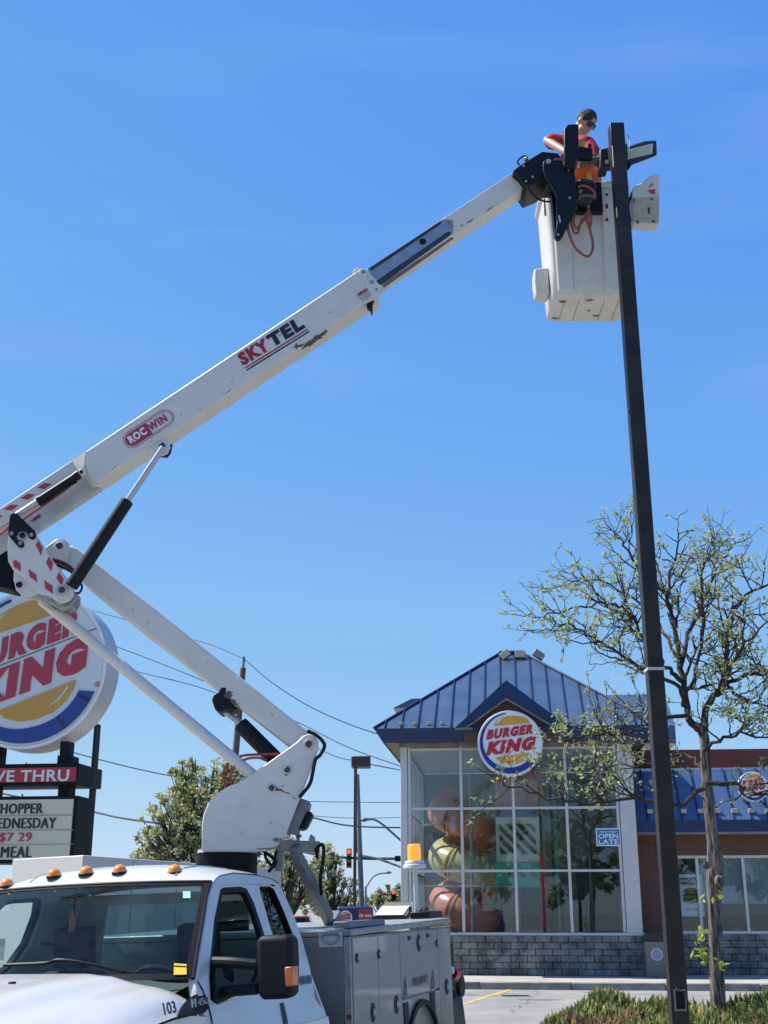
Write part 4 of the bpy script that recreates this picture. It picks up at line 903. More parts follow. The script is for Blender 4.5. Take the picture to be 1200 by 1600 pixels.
a, b = PY(1055, 1580, YP-.01), PY(1071, 1545.5, YP-.01)
mb = MB(); mb.plate([[(a.x, YP-.010, a.z), (b.x, YP-.010, a.z), (b.x, YP-.010, b.z), (a.x, YP-.010, b.z)], [(a.x+.012, YP-.010, a.z+.014), (b.x-.008, YP-.010, a.z+.014), (b.x-.008, YP-.010, b.z-.014), (a.x+.012, YP-.010, b.z-.014)]], (0, .014, 0)); mb.build('handhole_frame', M('handhole_rim', (.16, .15, .13), .5), lp)
mb = MB(); mb.box((a.x+.010, YP-.004, a.z+.012), (b.x-.006, YP-.001, b.z-.012)); mb.build('handhole', M('handhole_dark', (.004, .004, .004), .9), lp)
mb = MB()
for k in range(4):
    q = a+V((.02+k*.014, .0, .04)); mb.tube([V((q.x, YP-.006, q.z)), V((q.x+.012, YP-.016, q.z+.05)), V((q.x-.008, YP-.012, q.z+.09)), V((q.x+.004, YP-.006, q.z+.12))], .0022, 5, 4)
mb.build('wire_tail', M('wire_mixed', (.012, .012, .014), .5), lp)
mb = MB(); mb.cyl((pl0+pw/2, YP+pw/2, -.2), (pl0+pw/2, YP+pw/2, .63), .3, 32); mb.build('concrete_base', CONC, lp, bevel=.03)
mb = MB(); mb.box((pl0-.07, YP-.07, .63), (pl0+pw+.07, YP+pw+.07, .66)); mb.build('base_plate', POLEM, lp)
mb = MB(); q = PY(980, 640, YP); mb.cyl((pl0-.004, YP+.05, q.z), (pl0+.002, YP+.05, q.z), .012, 10); q = PY(984, 458, YP); mb.cyl((pl0+pw*.55, YP-.006, q.z), (pl0+pw*.55, YP+.002, q.z), .009, 8); mb.build('bolt', M('bolt_black', (.01, .01, .01), .5), lp)
# luminaire being fitted behind the pole
YF = 9.40
lh = thing('area_light_head', 'flat grey LED lamp head fixed behind the top of the near lamp pole', 'lamp head', PY(983, 245, YF))
HG = M('luminaire_grey', (.022, .022, .024), .5, var=.1)
fr = [PY(*p, YF) for p in ((974, 231), (1008, 220), (1026, 219), (1027, 242), (1020, 245), (975, 262))]
mb = MB(); mb.prism(fr, (0, .06, .03)); hd = mb.build('housing', HG, lh, bevel=.012)
pn = [PY(*p, YF-.003) for p in ((976, 235), (1020, 224), (1019, 240), (976, 250))]
mb = MB(); mb.prism(pn, (0, .006, 0)); mb.build('lens_panel', M('led_lens', (.72, .68, .57), .35, var=.15, vs=60), lh)
mb = MB()
for k in range(1, 15):
    t = k/15; p = pn[0].lerp(pn[1], t); q = pn[3].lerp(pn[2], t); x = V((.003, 0, 0)); mb.prism([p-x+V((0, -.003, 0)), p+x+V((0, -.003, 0)), q+x+V((0, -.003, 0)), q-x+V((0, -.003, 0))], (0, .003, 0))
mb.build('led_row', M('led_line', (.40, .38, .32), .5), lh)
mb = MB(); mb.prism([PY(*p, YF-.02) for p in ((937, 233), (951, 230), (951, 261), (938, 262))], (0, .16, 0)); dv = mb.build('driver_box', M('driver_dark', (.02, .018, .018), .5), lh, bevel=.01)
mb = MB(); a, b = PY(946, 255, YF-.03), PY(951, 249, YF-.03); mb.box((a.x, YF-.024, a.z), (b.x, YF-.021, b.z)); mb.build('data_sticker', M('sticker_pale', (.55, .54, .50), .6), dv)
mb = MB(); a, b = PY(950, 258, YF), PY(976, 236, YF); mb.box((a.x, YP+pw+.004, a.z), (b.x, YF+.1, b.z)); mb.build('mounting_arm', HG, lh, bevel=.01)
mb = MB()
for k in range(3):
    mb.tube([PY(978, 252, YF-.03), PY(986-k*2, 258+k*3, YF-.06), PY(976+k, 262+k, YF-.04)], .006, 6, 6)
mb.tube([PY(976, 240, YF-.02), PY(984, 229, YF-.04), PY(983, 216, YF-.02), PY(979.5, 211, YF-.02)], .003, 5, 6)
mb.build('loose_wire', BLACK, lh)
# ------------------------------------------------------------------ bucket truck
az_, pi_, ro_ = .3102, .013, .0326
tu = V((math.sin(az_)*math.cos(pi_), math.cos(az_)*math.cos(pi_), math.sin(pi_))); tv = V((math.cos(az_), -math.sin(az_), 0)); tw = tv.cross(tu)
tv, tw = tv*math.cos(ro_) + tw*math.sin(ro_), tw*math.cos(ro_) - tv*math.sin(ro_)
TO = V((-1.9121, 6.8418, -.066)); TM = frame(TO, tv, tu, tw); TMI = TM.inverted()   # local: x driver side, y rearwards, z up
def TL(px, py, n, d):
    n = V(n); c = TMI @ C0; r = TMI.to_3x3() @ ray(px, py); return c + r*((d-n.dot(c))/n.dot(r))
trk = thing('bucket_truck', 'white utility truck with raised two stage boom carrying a white bucket', 'truck', TM)
SIDE = ((1, 0, .38), 1.446)
def SD(px, py): return TL(px, py, *SIDE)
DARKI = M('cab_interior', (.028, .03, .034), .8, var=.2, vs=5); SEATM = M('seat_fabric', (.022, .023, .026), .9)
mirr = lambda p: V((-p.x, p.y, p.z))
outer = [SD(*p) for p in ((306, 1600), (308, 1550), (306, 1530), (312, 1490), (320, 1440), (326, 1400), (333, 1378), (338, 1371.5), (345, 1367), (365, 1363), (400, 1366), (428, 1374), (436, 1379), (440, 1386), (458, 1425), (474, 1470), (486, 1515), (494, 1560))]
outer.append(V((1.058, 1.93, 1.02)))
outer[0] = V((1.052, .22, 1.03))
front = outer[2:7]
doorw = [SD(*p) for p in ((346, 1390), (352, 1387), (378, 1385.5), (386, 1388), (398, 1412), (414, 1461), (417, 1500), (403, 1541), (336, 1567), (331, 1563), (329, 1530), (330, 1505), (336, 1440))]
quart = [SD(*p) for p in ((406, 1387), (410, 1385), (423, 1385), (429, 1389), (443, 1420), (458, 1458), (455, 1462), (430, 1462), (426, 1457))]
inw = V((-.05, 0, -.019))
for s in (1, -1):
    mb = MB(TM); fx = (lambda p: p) if s > 0 else mirr
    mb.plate([[fx(p) for p in outer], [fx(p) for p in doorw], [fx(p) for p in quart]], fx(inw)); sp = mb.build('cab_side', CABW, trk, bevel=.014, seg=3)
    mb = MB(TM)                                      # black window seal
    for lp_ in (doorw, quart):
        c = sum(lp_, V())/len(lp_); big = [fx(c + (p-c)*1.012 + V((-.004, 0, -.002))) for p in lp_]; sml = [fx(c + (p-c)*(.90 if lp_ is doorw else .955) + V((-.004, 0, -.002))) for p in lp_]
        mb.plate([big, sml], fx(V((-.03, 0, -.012))))
    mb.build('window_seal', TRIM, sp)
    mb = MB(TM); mb.prism([fx(p + inw*.5) for p in quart], fx(inw*.1)); mb.build('quarter_glass', glass('dark_tint', (.16, .22, .25), 1.5, 1.6), trk, smooth=False)
    mb = MB(TM)                                      # lower cab flank
    mb.grid(lambda a, b: fx(V((1.052 - .02*b*b*0 + .03*math.sin(b*2.6), .22+a*1.71, 1.03-.48*b))), 6, 8); fl_ = mb.build('door', CABW, trk)
    mb = MB(TM)
    for ss in (.24, 1.40): mb.tube([fx(V((1.056, ss, 1.03))), fx(V((1.085, ss, .8)))], .006, 6)
    mb.build('door_gap', BLKV, fl_)
# door edge line on the driver side
mb = MB(TM); e = [SD(439.5, 1567), SD(446, 1600)]; e = [p + V((.003, 0, 0)) for p in e]; x = V((0, .03, 0)); mb.prism([e[0]-x*.8, e[0]+x*.8, e[1]+x, e[1]-x], V((.004, 0, 0))); mb.build('door_gap', BLKV, trk)
mb = MB(TM); q = [SD(308, 1533), SD(318, 1552), SD(327, 1580), SD(331, 1600)]; mb.tube([p+V((.004, 0, 0)) for p in q], .004, 5, 5); mb.build('door_gap', BLKV, trk)
# windscreen
def edge(b):
    k = b*(len(front)-1); i = min(int(k), len(front)-2); return front[i].lerp(front[i+1], k-i)
def wsp(a, b, o=0.):
    e = edge(b); bl = .27*(1-b) + .12*b
    return V((a*e.x*.985, e.y - bl*(1-a*a) - o, e.z + o*.5 + .012*(1-a*a)))
mb = MB(TM); mb.grid(lambda u, v: wsp(-1+2*u, v), 24, 8); ws = mb.build('windscreen', glass('windscreen_glass', (.60, .76, .76), 1.5, .6, dust=.022), trk)
mb = MB(TM)
for (u0, u1, v0, v1) in ((-1.0, -.955, 0, 1), (.955, 1.0, 0, 1), (-.955, .955, .955, 1.0), (-.955, .955, 0, .06)):
    mb.grid(lambda u, v: wsp(u0+(u1-u0)*u, v0+(v1-v0)*v, .004), 16, 8)
mb.build('black_border', TRIM, ws, merge=False)
mb = MB(TM)
for s in (-1, 1): mb.tube([wsp(s*1.0, b/8, .006) for b in range(9)], .010, 6)
mb.tube([wsp(-1+2*i/16, 1.0, .004) for i in range(17)], .010, 6); mb.build('windscreen_seal', TRIM, ws)
# roof
rail = outer[6:14]
def railp(b):
    k = b*(len(rail)-1); i = min(int(k), len(rail)-2); return rail[i].lerp(rail[i+1], k-i)
def roofp(u, v):
    a = -1+2*u; e = railp(v); c = .062*(1-abs(a)**3.2)*min(1, .25+3.2*v)*(1 if v < .8 else 1-(v-.8)*2.2)
    return V((a*e.x*1.0, e.y - .12*(1-a*a)*(1-v), e.z + c + .004*(1-a*a)))
mb = MB(TM); mb.grid(roofp, 32, 14); rf_ = mb.build('cab_roof', CABW, trk, angle=60, recalc=False)
mb = MB(TM); mb.grid(lambda u, v: roofp(.04+.92*u, .04+.9*v) - V((0, 0, .03)), 12, 6); mb.build('headliner', M('headliner', (.25, .25, .24), .9), trk)
mb = MB(TM)
for s in (.16, .84): mb.tube([roofp(s, v/10)+V((0, 0, .002)) for v in range(1, 10)], .006, 6)
mb.build('roof_groove', M('seam_grey', (.35, .36, .37), .5), rf_)
# rear wall
r0, r1 = rail[-1], outer[-1]
def rw(x, z):
    k = (r0.z-z)/(r0.z-r1.z); return V((x, r0.y + (r1.y+.02-r0.y)*k, z))
def hw(z): return 1.446-.38*z-.02
lo_ = [rw(-hw(1.05), 1.05), rw(hw(1.05), 1.05), rw(hw(1.83), 1.83), rw(-hw(1.83), 1.83)]; ho = [rw(-.62, 1.36), rw(.62, 1.36), rw(.56, 1.76), rw(-.56, 1.76)]
mb = MB(TM); mb.plate([lo_, ho], (0, -.03, 0)); mb.build('cab_rear_wall', CABW, trk)
mb = MB(TM); mb.prism([p+V((0, -.012, 0)) for p in ho], (0, -.005, 0)); mb.build('rear_window', glass('rear_glass', (.55, .68, .68), 1.5, .7), trk, smooth=False)
mb = MB(TM); mb.box((-1.0, .05, .55), (1.0, 1.92, .62)); mb.box((-.98, .1, .62), (.98, .14, 1.2)); mb.build('cab_floor', DARKI, trk)
for s in (1, -1):
    mb = MB(TM); mb.box((s*.93-.03, .3, .62), (s*.93+.03, 1.9, 1.22)); mb.build('door_card', DARKI, trk)
    mb = MB(TM); cx = s*.44
    mb.obox((cx, 1.15, 1.0), (.25, 0, 0), (0, .08, .02), (0, .12, .36)); mb.obox((cx, .95, .82), (.26, 0, 0), (0, .26, 0), (0, 0, .09)); st_ = mb.build('seat', SEATM, trk, bevel=.06, seg=3)
    mb = MB(TM); mb.obox((cx, 1.30, 1.51), (.125, 0, 0), (0, .05, .01), (0, -.01, .115)); mb.cyl((cx-.06, 1.29, 1.3), (cx-.06, 1.3, 1.42), .008, 6); mb.cyl((cx+.06, 1.29, 1.3), (cx+.06, 1.3, 1.42), .008, 6); mb.build('headrest', SEATM, st_, bevel=.045, seg=3)
mb = MB(TM); mb.obox((0, 1.18, 1.02), (.17, 0, 0), (0, .08, .02), (0, .1, .32)); mb.build('seat', SEATM, trk, bevel=.05, seg=3)
mb = MB(TM)
def dash(u, v):
    a = -1+2*u; k = v; return V((a*.86, .12+.52*k + .05*a*a, 1.30 + .03*math.sin(k*3.1) - (.20*max(0, k-.7)/.3) + .045*math.exp(-((a-.45)/.22)**2)*max(0, math.sin(k*3.1))))
mb.grid(dash, 24, 10); mb.box((-.84, .2, .9), (.84, .62, 1.12)); mb.build('dashboard', M('dash_top', (.075, .085, .085), .85, var=.15), trk, recalc=False)
mb = MB(TM); c = V((.44, .80, 1.24)); n_ = V((0, .86, .5)).normalized(); mb.tube([p for p in mb.ring(c, n_, .19, 32)]+[mb.ring(c, n_, .19, 32)[0]], .017, 8)
mb.obox(c-n_*.03, (.07, 0, 0), n_.cross(V((1, 0, 0)))*.05, n_*.02); mb.tube([c-V((.18, 0, 0)), c-n_*.02, c+V((.18, 0, 0))], .014, 6); mb.cyl(c-n_*.03, c-n_*.35, .03, 10); mb.build('steering_wheel', SEATM, trk)
# air freshener and stickers
mb = MB(TM); q = TL(112, 1438, (0, 1, 0), .72); mb.prism([q+V(p) for p in ((-.02, 0, -.07), (.018, 0, -.06), (.026, 0, -.01), (.008, 0, .05), (-.004, 0, .065), (-.02, 0, .01))], (0, .004, 0)); mb.tube([q+V((0, .002, .06)), q+V((.002, .002, .2))], .002, 4); mb.build('air_freshener', M('freshener', (.40, .10, .05), .7), trk)
def wsdecal(px0, py0, px1, py1, o):
    pts = []
    for (x, y) in ((px0, py1), (px1, py1), (px1, py0), (px0, py0)):
        best = None
        for i in range(121):
            for j in range(81):
                p = wsp(.70+.30*i/120, j/80, o); q = TM @ p; d = q-C0; z = d.dot(CF); e_ = (600+F*d.x/z-x)**2 + (800-F*d.dot(CU)/z-y)**2
                if best is None or e_ < best[0]: best = (e_, p)
        pts.append(best[1])
    return pts
pts = wsdecal(272, 1506, 292, 1523, .010); mb = MB(TM); mb.prism(pts, (0, -.002, .001)); yt_k = mb.build('yellow_ticket', M('ticket_yellow', (.75, .50, .01), .6), trk)
a = pts; mb = MB(TM); o = V((0, -.004, .002)); mb.prism([a[0].lerp(a[3], .72)+o, a[1].lerp(a[2], .72)+o, a[1].lerp(a[2], .80)+o, a[0].lerp(a[3], .80)+o], (0, -.001, .0005)); mb.build('printed_line', BLKV, yt_k)
pts = wsdecal(286, 1393, 298, 1403, .006); mb = MB(TM); mb.prism(pts, (0, -.002, .001)); mb.build('pale_sticker', M('sticker_mint', (.30, .55, .46), .6), trk)
# bonnet, wings and cowl
def FEND0(px, py):                                   # where a pixel's ray meets the bonnet
    c = TMI @ C0; r = (TMI.to_3x3() @ ray(px, py)).normalized(); t = 4.
    while t < 12:
        p = c + r*t
        if abs(p.x) < 1.0 and p.y < .3 and p.z <= hoodh(p.x, p.y): return p
        t += .003
def hoodh(t, s):
    a = abs(t); k = (0, 1.428), (.50, 1.422), (.60, 1.405), (.66, 1.372), (.72, 1.352), (.82, 1.335), (.90, 1.300), (.96, 1.255), (1.0, 1.20)
    sh = .12*max(0, -s); a2 = a + sh*(1 if a < .8 else max(0, (1-a)/.2))
    for (x0, h0), (x1, h1) in zip(k, k[1:]):
        if a2 <= x1:
            u = (a2-x0)/(x1-x0); u = u; h = h0+(h1-h0)*u; break
    else: h = 1.2
    f = max(0, -s); return h - .055*f - .035*f*f - (.0 if s < .05 else (s-.05)*.12)
def hoodp(u, v):
    t = (-1+2*u); a = abs(t); rear = -.03 + .30*max(0, a-.55)**1.0/.45*1.0
    s = -1.30 + (rear+1.30)*v
    h = sum(hoodh(max(-1, min(1, t+d)), s) for d in (-.03, -.015, 0, .015, .03))/5
    return V((t, s, h - .05*max(0, (v-.97)/.03)*(1 if a < .6 else .3)))
mb = MB(TM); mb.grid(hoodp, 90, 36); hd_ = mb.build('bonnet', CABW, trk, angle=60, recalc=False)
for s in (1, -1):
    mb = MB(TM); mb.grid(lambda u, v: V((s*(1.0+.05*math.sin(v*1.7)), -1.30+1.58*u, hoodh(1, -1.3+1.58*u) - (.65*v))), 16, 8); mb.build('wing', CABW, trk)
    pass
mb = MB(TM); mb.grid(lambda u, v: V(((-1+2*u)*.85, -.08 + .32*max(0, abs(-1+2*u)-.45) + v*.36, 1.338 - .02*v - .04*abs(-1+2*u)**2)), 20, 4); mb.build('cowl', TRIM, trk, recalc=False)
mb = MB(TM)
P = [TL(x, y, (0, 1, 0), s) for (x, y), s in (((6, 1508), -.01), ((70, 1505), -.01), ((90, 1500), -.02), ((130, 1504), 0.0), ((196, 1519), .05))]
mb.tube(P, [.010, .012, .014, .012, .008], 6, 4); q = P[1]; mb.tube([P[0]+V((0, .03, .004)), P[3]+V((0, .03, .010))], .006, 4); mb.build('wiper', TRIM, trk)
mb = MB(TM); q = FEND0(19, 1537); mb.obox(q, (.016, 0, 0), (0, .012, 0), (0, 0, .01)); mb.build('washer_jet', RUBBER, trk, bevel=.004)
# wing badge and number
def FW(px, py): return TL(px, py, (1, 0, 1), 2.238)
def wingp(px, py, d=1.006): return TL(px, py, (1, 0, 0), d)
def fend(px, py):                                    # walk the ray onto the curved wing
    c = TMI @ C0; r = (TMI.to_3x3() @ ray(px, py)).normalized(); t = 4.
    while t < 12:
        p = c + r*t
        if p.x < 1.0 and p.y < .3 and p.z <= hoodh(p.x, p.y)+.004: return p - r*.008
        if p.x <= 1.004 and p.z < 1.2: return p - r*.008
        t += .004
    return wingp(px, py)
mb = MB(TM); B_ = [TL(x, y, (1, 0, 1), 2.238) for x, y in ((279, 1587), (283, 1574), (292, 1562), (303, 1555), (321, 1549), (325, 1576))]; 
mb.prism(B_, (-.02, 0, -.02)); bdg = mb.build('wing_badge', RUBBER, trk)
mb = MB(); 
def txt_q(mb, s, p00, p10, p01, off, **k):
    p00, p10, p01 = TM @ p00, TM @ p10, TM @ p01; x, y = p10-p00, p01-p00; n = x.cross(y).normalized(); letters(mb, s, p00+n*off, x, y, **k)
txt_q(mb, 'H', FW(299, 1576), FW(306, 1575), FW(298, 1562.5), .004, bold=.05, thick=.004); mb.build('badge_mark', M('badge_chrome', (.5, .51, .52), .3, .8), bdg)
mb = MB(); txt_q(mb, '450', FW(308, 1574), FW(324, 1570), FW(308, 1562), .004, bold=.02, thick=.003); mb.build('badge_figures', M('badge_grey', (.18, .19, .2), .4, .5), bdg)
mb = MB(); txt_q(mb, '103', FW(255, 1589), FW(274.5, 1585), FW(251, 1570), .010, bold=.02, thick=.003); mb.build('fleet_number', BLKV, trk)
mb = MB(); txt_q(mb, '458-304', SD(467, 1540), SD(486, 1537), SD(466, 1526), .006, bold=.03, thick=.003); mb.build('fleet_code', M('code_grey', (.12, .12, .14), .6), trk)
# marker lamps
ml = None
for i, (px, a) in enumerate(((273, .60), (187, .215), (135, 0), (85, -.215), (12, -.60))):
    t = a; u = .5+.5*a/.72; v = .16
    q = roofp(u, v); q = V((TL(px, 1361, (0, 1, 0), q.y).x, q.y, q.z))
    q.z = roofp(.5+.5*q.x/.72, v).z
    if ml is None:
        mb = MB(); mb.ball((0, 0, .0), .042, .05, .05, 16, 6, lo=0); ml = mb.build('marker_lamp', AMBER, origin=(0, 0, 0)); o = ml
        mb = MB(); mb.cyl((0, 0, -.012), (0, 0, .004), .048, 16); W[ml] = Matrix(); mbs = mb.build('lamp_base', BLACK, ml)
    else:
        o = ml.copy(); COL.objects.link(o); c_ = mbs.copy(); COL.objects.link(c_); c_.parent = o
    o.parent = trk; o.location = q
# door mirror
mb = MB(TM)
hp = [TL(x, y, (0, 1, 0), .46) for x, y in ((399, 1470), (404, 1462), (446, 1460.5), (454, 1464), (456, 1500), (455, 1552), (449, 1561), (410, 1563), (401, 1557))]
mb.prism(hp, (0, .13, 0)); mh = mb.build('door_mirror', RUBBER, trk, bevel=.03, seg=4)
mb = MB(TM); ap = [TL(x, y, (0, 1, 0), .455) for x, y in ((444, 1511.5), (456.6, 1510), (456.8, 1541), (446, 1542))]; mb.prism(ap, (0, .09, 0)); mb.build('turn_signal', M('signal_amber', (.65, .13, .02), .25, coat=.5), mh, bevel=.006)
mb = MB(TM); q = [TL(x, y, (0, 1, 0), .50) for x, y in ((334, 1503), (400, 1508))]; mb.tube([q[0], q[0].lerp(q[1], .5)+V((0, -.02, .005)), q[1]], .030, 10, 4)
q = [TL(x, y, (0, 1, 0), .50) for x, y in ((334, 1550), (402, 1545))]; mb.tube([q[0], q[0].lerp(q[1], .5), q[1]], .030, 10, 4); mb.build('mirror_arm', RUBBER, mh)
mb = MB(TM); mb.prism([SD(*p)+V((.004, 0, 0)) for p in ((329, 1500), (338, 1504), (345, 1530), (372, 1548), (372, 1553), (336, 1567), (331, 1563))], (.02, 0, .008)); mb.build('mirror_sail', RUBBER, mh, bevel=.006)
# ------------------------------------------------------------------ service body
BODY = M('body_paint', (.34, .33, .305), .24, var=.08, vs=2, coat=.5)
DIAM = bpy.data.materials.new('tread_plate'); DIAM.use_nodes = True; n = DIAM.node_tree; b_ = n.nodes['Principled BSDF']; b_.inputs['Base Color'].default_value = (.25, .255, .25, 1); b_.inputs['Metallic'].default_value = .55; b_.inputs['Roughness'].default_value = .42
SX0, SX1, BT, HB = 2.345, 4.99, 1.07, 1.555
def ht(s): return 1.548 + .024*(s-SX0)/(SX1-SX0)
mb = MB(TM); mb.box((-BT+.01, SX0+.012, .60), (BT-.012, SX1, 1.50)); sb = mb.build('service_body', BODY, trk, bevel=.006)
mb = MB(TM); mb.prism([(-BT, SX0, ht(SX0)-.045), (BT+.012, SX0, ht(SX0)-.045), (BT+.012, SX0, ht(SX0)), (-BT, SX0, ht(SX0))], (0, SX1-SX0+.03, .024)); mb.build('top_rail', M('rail_worn', (.40, .39, .36), .45, .4, var=.3, vs=9), sb, bevel=.012)
mb = MB(TM); mb.box((-BT+.02, SX0-.004, .62), (BT-.05, SX0+.01, 1.50)); dp = mb.build('tread_panel', DIAM, sb, smooth=False)
mb = MB(TM)                                          # raised tread bars
zz = .66; row = 0
while zz < 1.49:
    x = .58 + (.03 if row % 2 else 0)
    while x < BT-.07:
        d = V((.011, 0, .011)) if (row+int(x*33)) % 2 else V((.011, 0, -.011)); o = V((d.z*.28, 0, -d.x*.28)); c = V((x, SX0-.004, zz))
        mb.prism([c-d, c+o, c+d, c-o], (0, -.0035, 0)); x += .033
    zz += .030; row += 1
mb.build('tread_bars', DIAM, dp, merge=False, smooth=False)
mb = MB(TM); mb.box((BT-.05, SX0-.006, .60), (BT, SX0+.02, 1.50)); mb.build('corner_trim', M('rail_worn', (.40, .39, .36), .45, .4), sb, bevel=.006)
a, b = TL(499, 1480, (0, 1, 0), SX0-.010), TL(535, 1456, (0, 1, 0), SX0-.010)
mb = MB(TM); mb.box((a.x, SX0-.013, a.z), (b.x, SX0-.008, b.z)); pt = mb.build('builder_plate', M('plate_alu', (.55, .56, .56), .45, .3), sb)
mb = MB(TM); w_, h_ = b.x-a.x, b.z-a.z; c = V(((a.x+b.x)/2, SX0-.015, a.z+h_*.72))
for r, w2 in ((.40, .012), (.30, .006)): mb.tube([c + V((w_*r*math.cos(R_(t)), 0, h_*1.4*r*math.sin(R_(t)))) for t in range(180, 361, 15)], w2*.4, 4)
mb.prism([c+V((-w_*.40, 0, .0)), c+V((w_*.40, 0, 0)), c+V((w_*.32, 0, .022)), c+V((-w_*.32, 0, .022))], (0, -.001, 0)); mb.build('plate_print', M('print_grey', (.22, .22, .22), .6), pt)
mb = MB(TM); q = TL(546, 1589, (0, 1, 0), SX0-.01); mb.cyl(q, q-V((0, .012, 0)), .018, 14); mb.build('marker_reflector', M('reflector_rust', (.20, .05, .03), .4), sb)
# compartment doors, each a raised panel with its own latch
HINGE = BLACK
lines = [SX0+.03, 2.923, 3.463, 4.56, SX1-.02]
def panel_door(s0, s1, z0, z1, name='compartment_door', arch=None):
    mb = MB(TM); lp_ = [(BT-.01, s0, z0), (BT-.01, s1, z0), (BT-.01, s1, z1), (BT-.01, s0, z1)]
    if arch:
        cs, cz, r = arch; lo_ = [(BT-.01, s0, z0)] if s0 < cs-r else []
        lp_ = [(BT-.01, s0, z0)] + [(BT-.01, cs - r*math.cos(R_(t)), cz + r*math.sin(R_(t))) for t in range(0, 181, 12) if cz + r*math.sin(R_(t)) > z0] + [(BT-.01, s1, z0), (BT-.01, s1, z1), (BT-.01, s0, z1)]
    mb.plate([[V(p) for p in lp_]], (.018, 0, 0)); return mb.build(name, BODY, sb, bevel=.006)
def bside(px, py, d=.012): return TL(px, py, (1, 0, 0), BT+d)
d1 = panel_door(lines[0], lines[1]-.008, .62, 1.49); d2 = panel_door(lines[1]+.008, lines[2]-.010, .62, 1.49)
zmid = bside(650, 1555).z; ARCH = (3.97, .47, .47)
d3 = panel_door(lines[2]+.010, lines[3]-.008, zmid+.008, 1.49); d4 = panel_door(lines[3]+.008, lines[4], .62, 1.49); d5 = panel_door(lines[2]+.010, lines[3]-.008, .62, zmid-.008, 'wheel_panel', ARCH)
mb = MB(TM)
for s in lines[1:4]: mb.box((BT-.012, s-.008, .62), (BT-.006, s+.008, 1.49))
mb.build('door_gap', BLKV, sb)
def latch(door, px, py, rx=3.6, ry=11):
    rx, ry = rx*.82, ry*.88
    q = bside(px, py); s_ = bside(px+rx, py).y-q.y; h_ = q.z-bside(px, py+ry).z
    mb = MB(TM); mb.prism([q + V((0, s_*math.cos(R_(t)), h_*math.sin(R_(t)))) for t in range(0, 360, 18)], (-.012, 0, 0)); l_ = mb.build('latch', BLACK, door)
    mb = MB(TM); mb.prism([q + V((.002, s_*(.15+.38*math.cos(R_(t))), h_*.42*math.sin(R_(t)))) for t in range(0, 360, 20)], (.006, 0, 0)); mb.build('latch_paddle', CHROME, l_, bevel=.002)
latch(d1, 583.5, 1582, 4.6, 18); latch(d1, 558.5, 1497, 3.2, 9); latch(d2, 620, 1569.5, 4.4, 17); latch(d2, 592.5, 1491, 3.2, 8.5); latch(d3, 654.8, 1473, 4, 15.5); latch(d4, 698.5, 1541.5, 3.6, 14.5); latch(d4, 683, 1474, 2.4, 7)
for px, py in ((640, 1465.5), (669, 1461.5)):
    mb = MB(TM); q = bside(px, py); s_ = bside(px+2.3, py).y-q.y; mb.prism([q + V((0, s_*x, .016*z)) for x, z in ((-1, 1), (1, .7), (1, -.7), (-.3, -1.2), (-1, -.6))], (-.012, 0, 0)); mb.build('bump_stop', BLACK, d3)
for px, py in ((633.5, 1541), (676.5, 1529)):
    mb = MB(TM); p = [bside(px-3.2, py+18), bside(px+3.2, py+15), bside(px+1.5, py-8), bside(px, py-14), bside(px-1.5, py-6)]; i_ = [bside(px-1.4, py+8), bside(px+1.6, py+7), bside(px, py-6)]; mb.plate([p, i_], (-.012, 0, 0)); mb.build('fold_bracket', M('hinge_dark', (.10, .10, .11), .4, .4), d3)
for px, py in ((634.5, 1583), (676, 1567)):
    mb = MB(TM); q = bside(px, py); s_ = bside(px+3.5, py).y-q.y; mb.obox(q, (.006, 0, 0), (0, s_, 0), (0, 0, (q.z-bside(px, py+17).z))); mb.build('vent_slot', BLACK, d5, bevel=.004)
mb = MB()
txt_q(mb, 'SEQUOIT', bside(645.5, 1542.5), bside(668, 1536), bside(645, 1528.5), .003, bold=.0, thick=.004); mb.build('body_badge', M('badge_outline', (.09, .09, .10), .4), d3)
mb = MB(TM)                                          # wheel well and tyre
for k in range(12):
    a0, a1 = R_(15*k), R_(15*k+15); r0_, r1_ = .47, .53
    mb.prism([V((BT+.004, ARCH[0]-r*math.cos(t), ARCH[1]+r*math.sin(t))) for r, t in ((r0_, a0), (r1_-.02, a0), (r1_-.02, a1), (r0_, a1))], (.03, 0, 0))
mb.build('wheel_arch', RUBBER, sb)
def wheel(t, s, h, out):
    mb = MB(TM); mb.pipe((t, s, h), (t-out*.24, s, h), .40, .22, 36); wt_ = mb.build('tyre', RUBBER, trk, bevel=.03, seg=3)
    mb = MB(TM); mb.cyl((t-out*.05, s, h), (t-out*.2, s, h), .22, 28); mb.cyl((t-out*.01, s, h), (t-out*.05, s, h), .09, 16); mb.build('rim', STEEL, wt_, bevel=.01)
for s in (1, -1): wheel(s*1.03, 3.97, .46, s); wheel(s*1.0, -.55, .46, s)
mb = MB(TM); mb.box((-.45, -1.2, .42), (-.33, 5.3, .60)); mb.box((.33, -1.2, .42), (.45, 5.3, .60)); mb.build('chassis_rail', BLACK, trk)
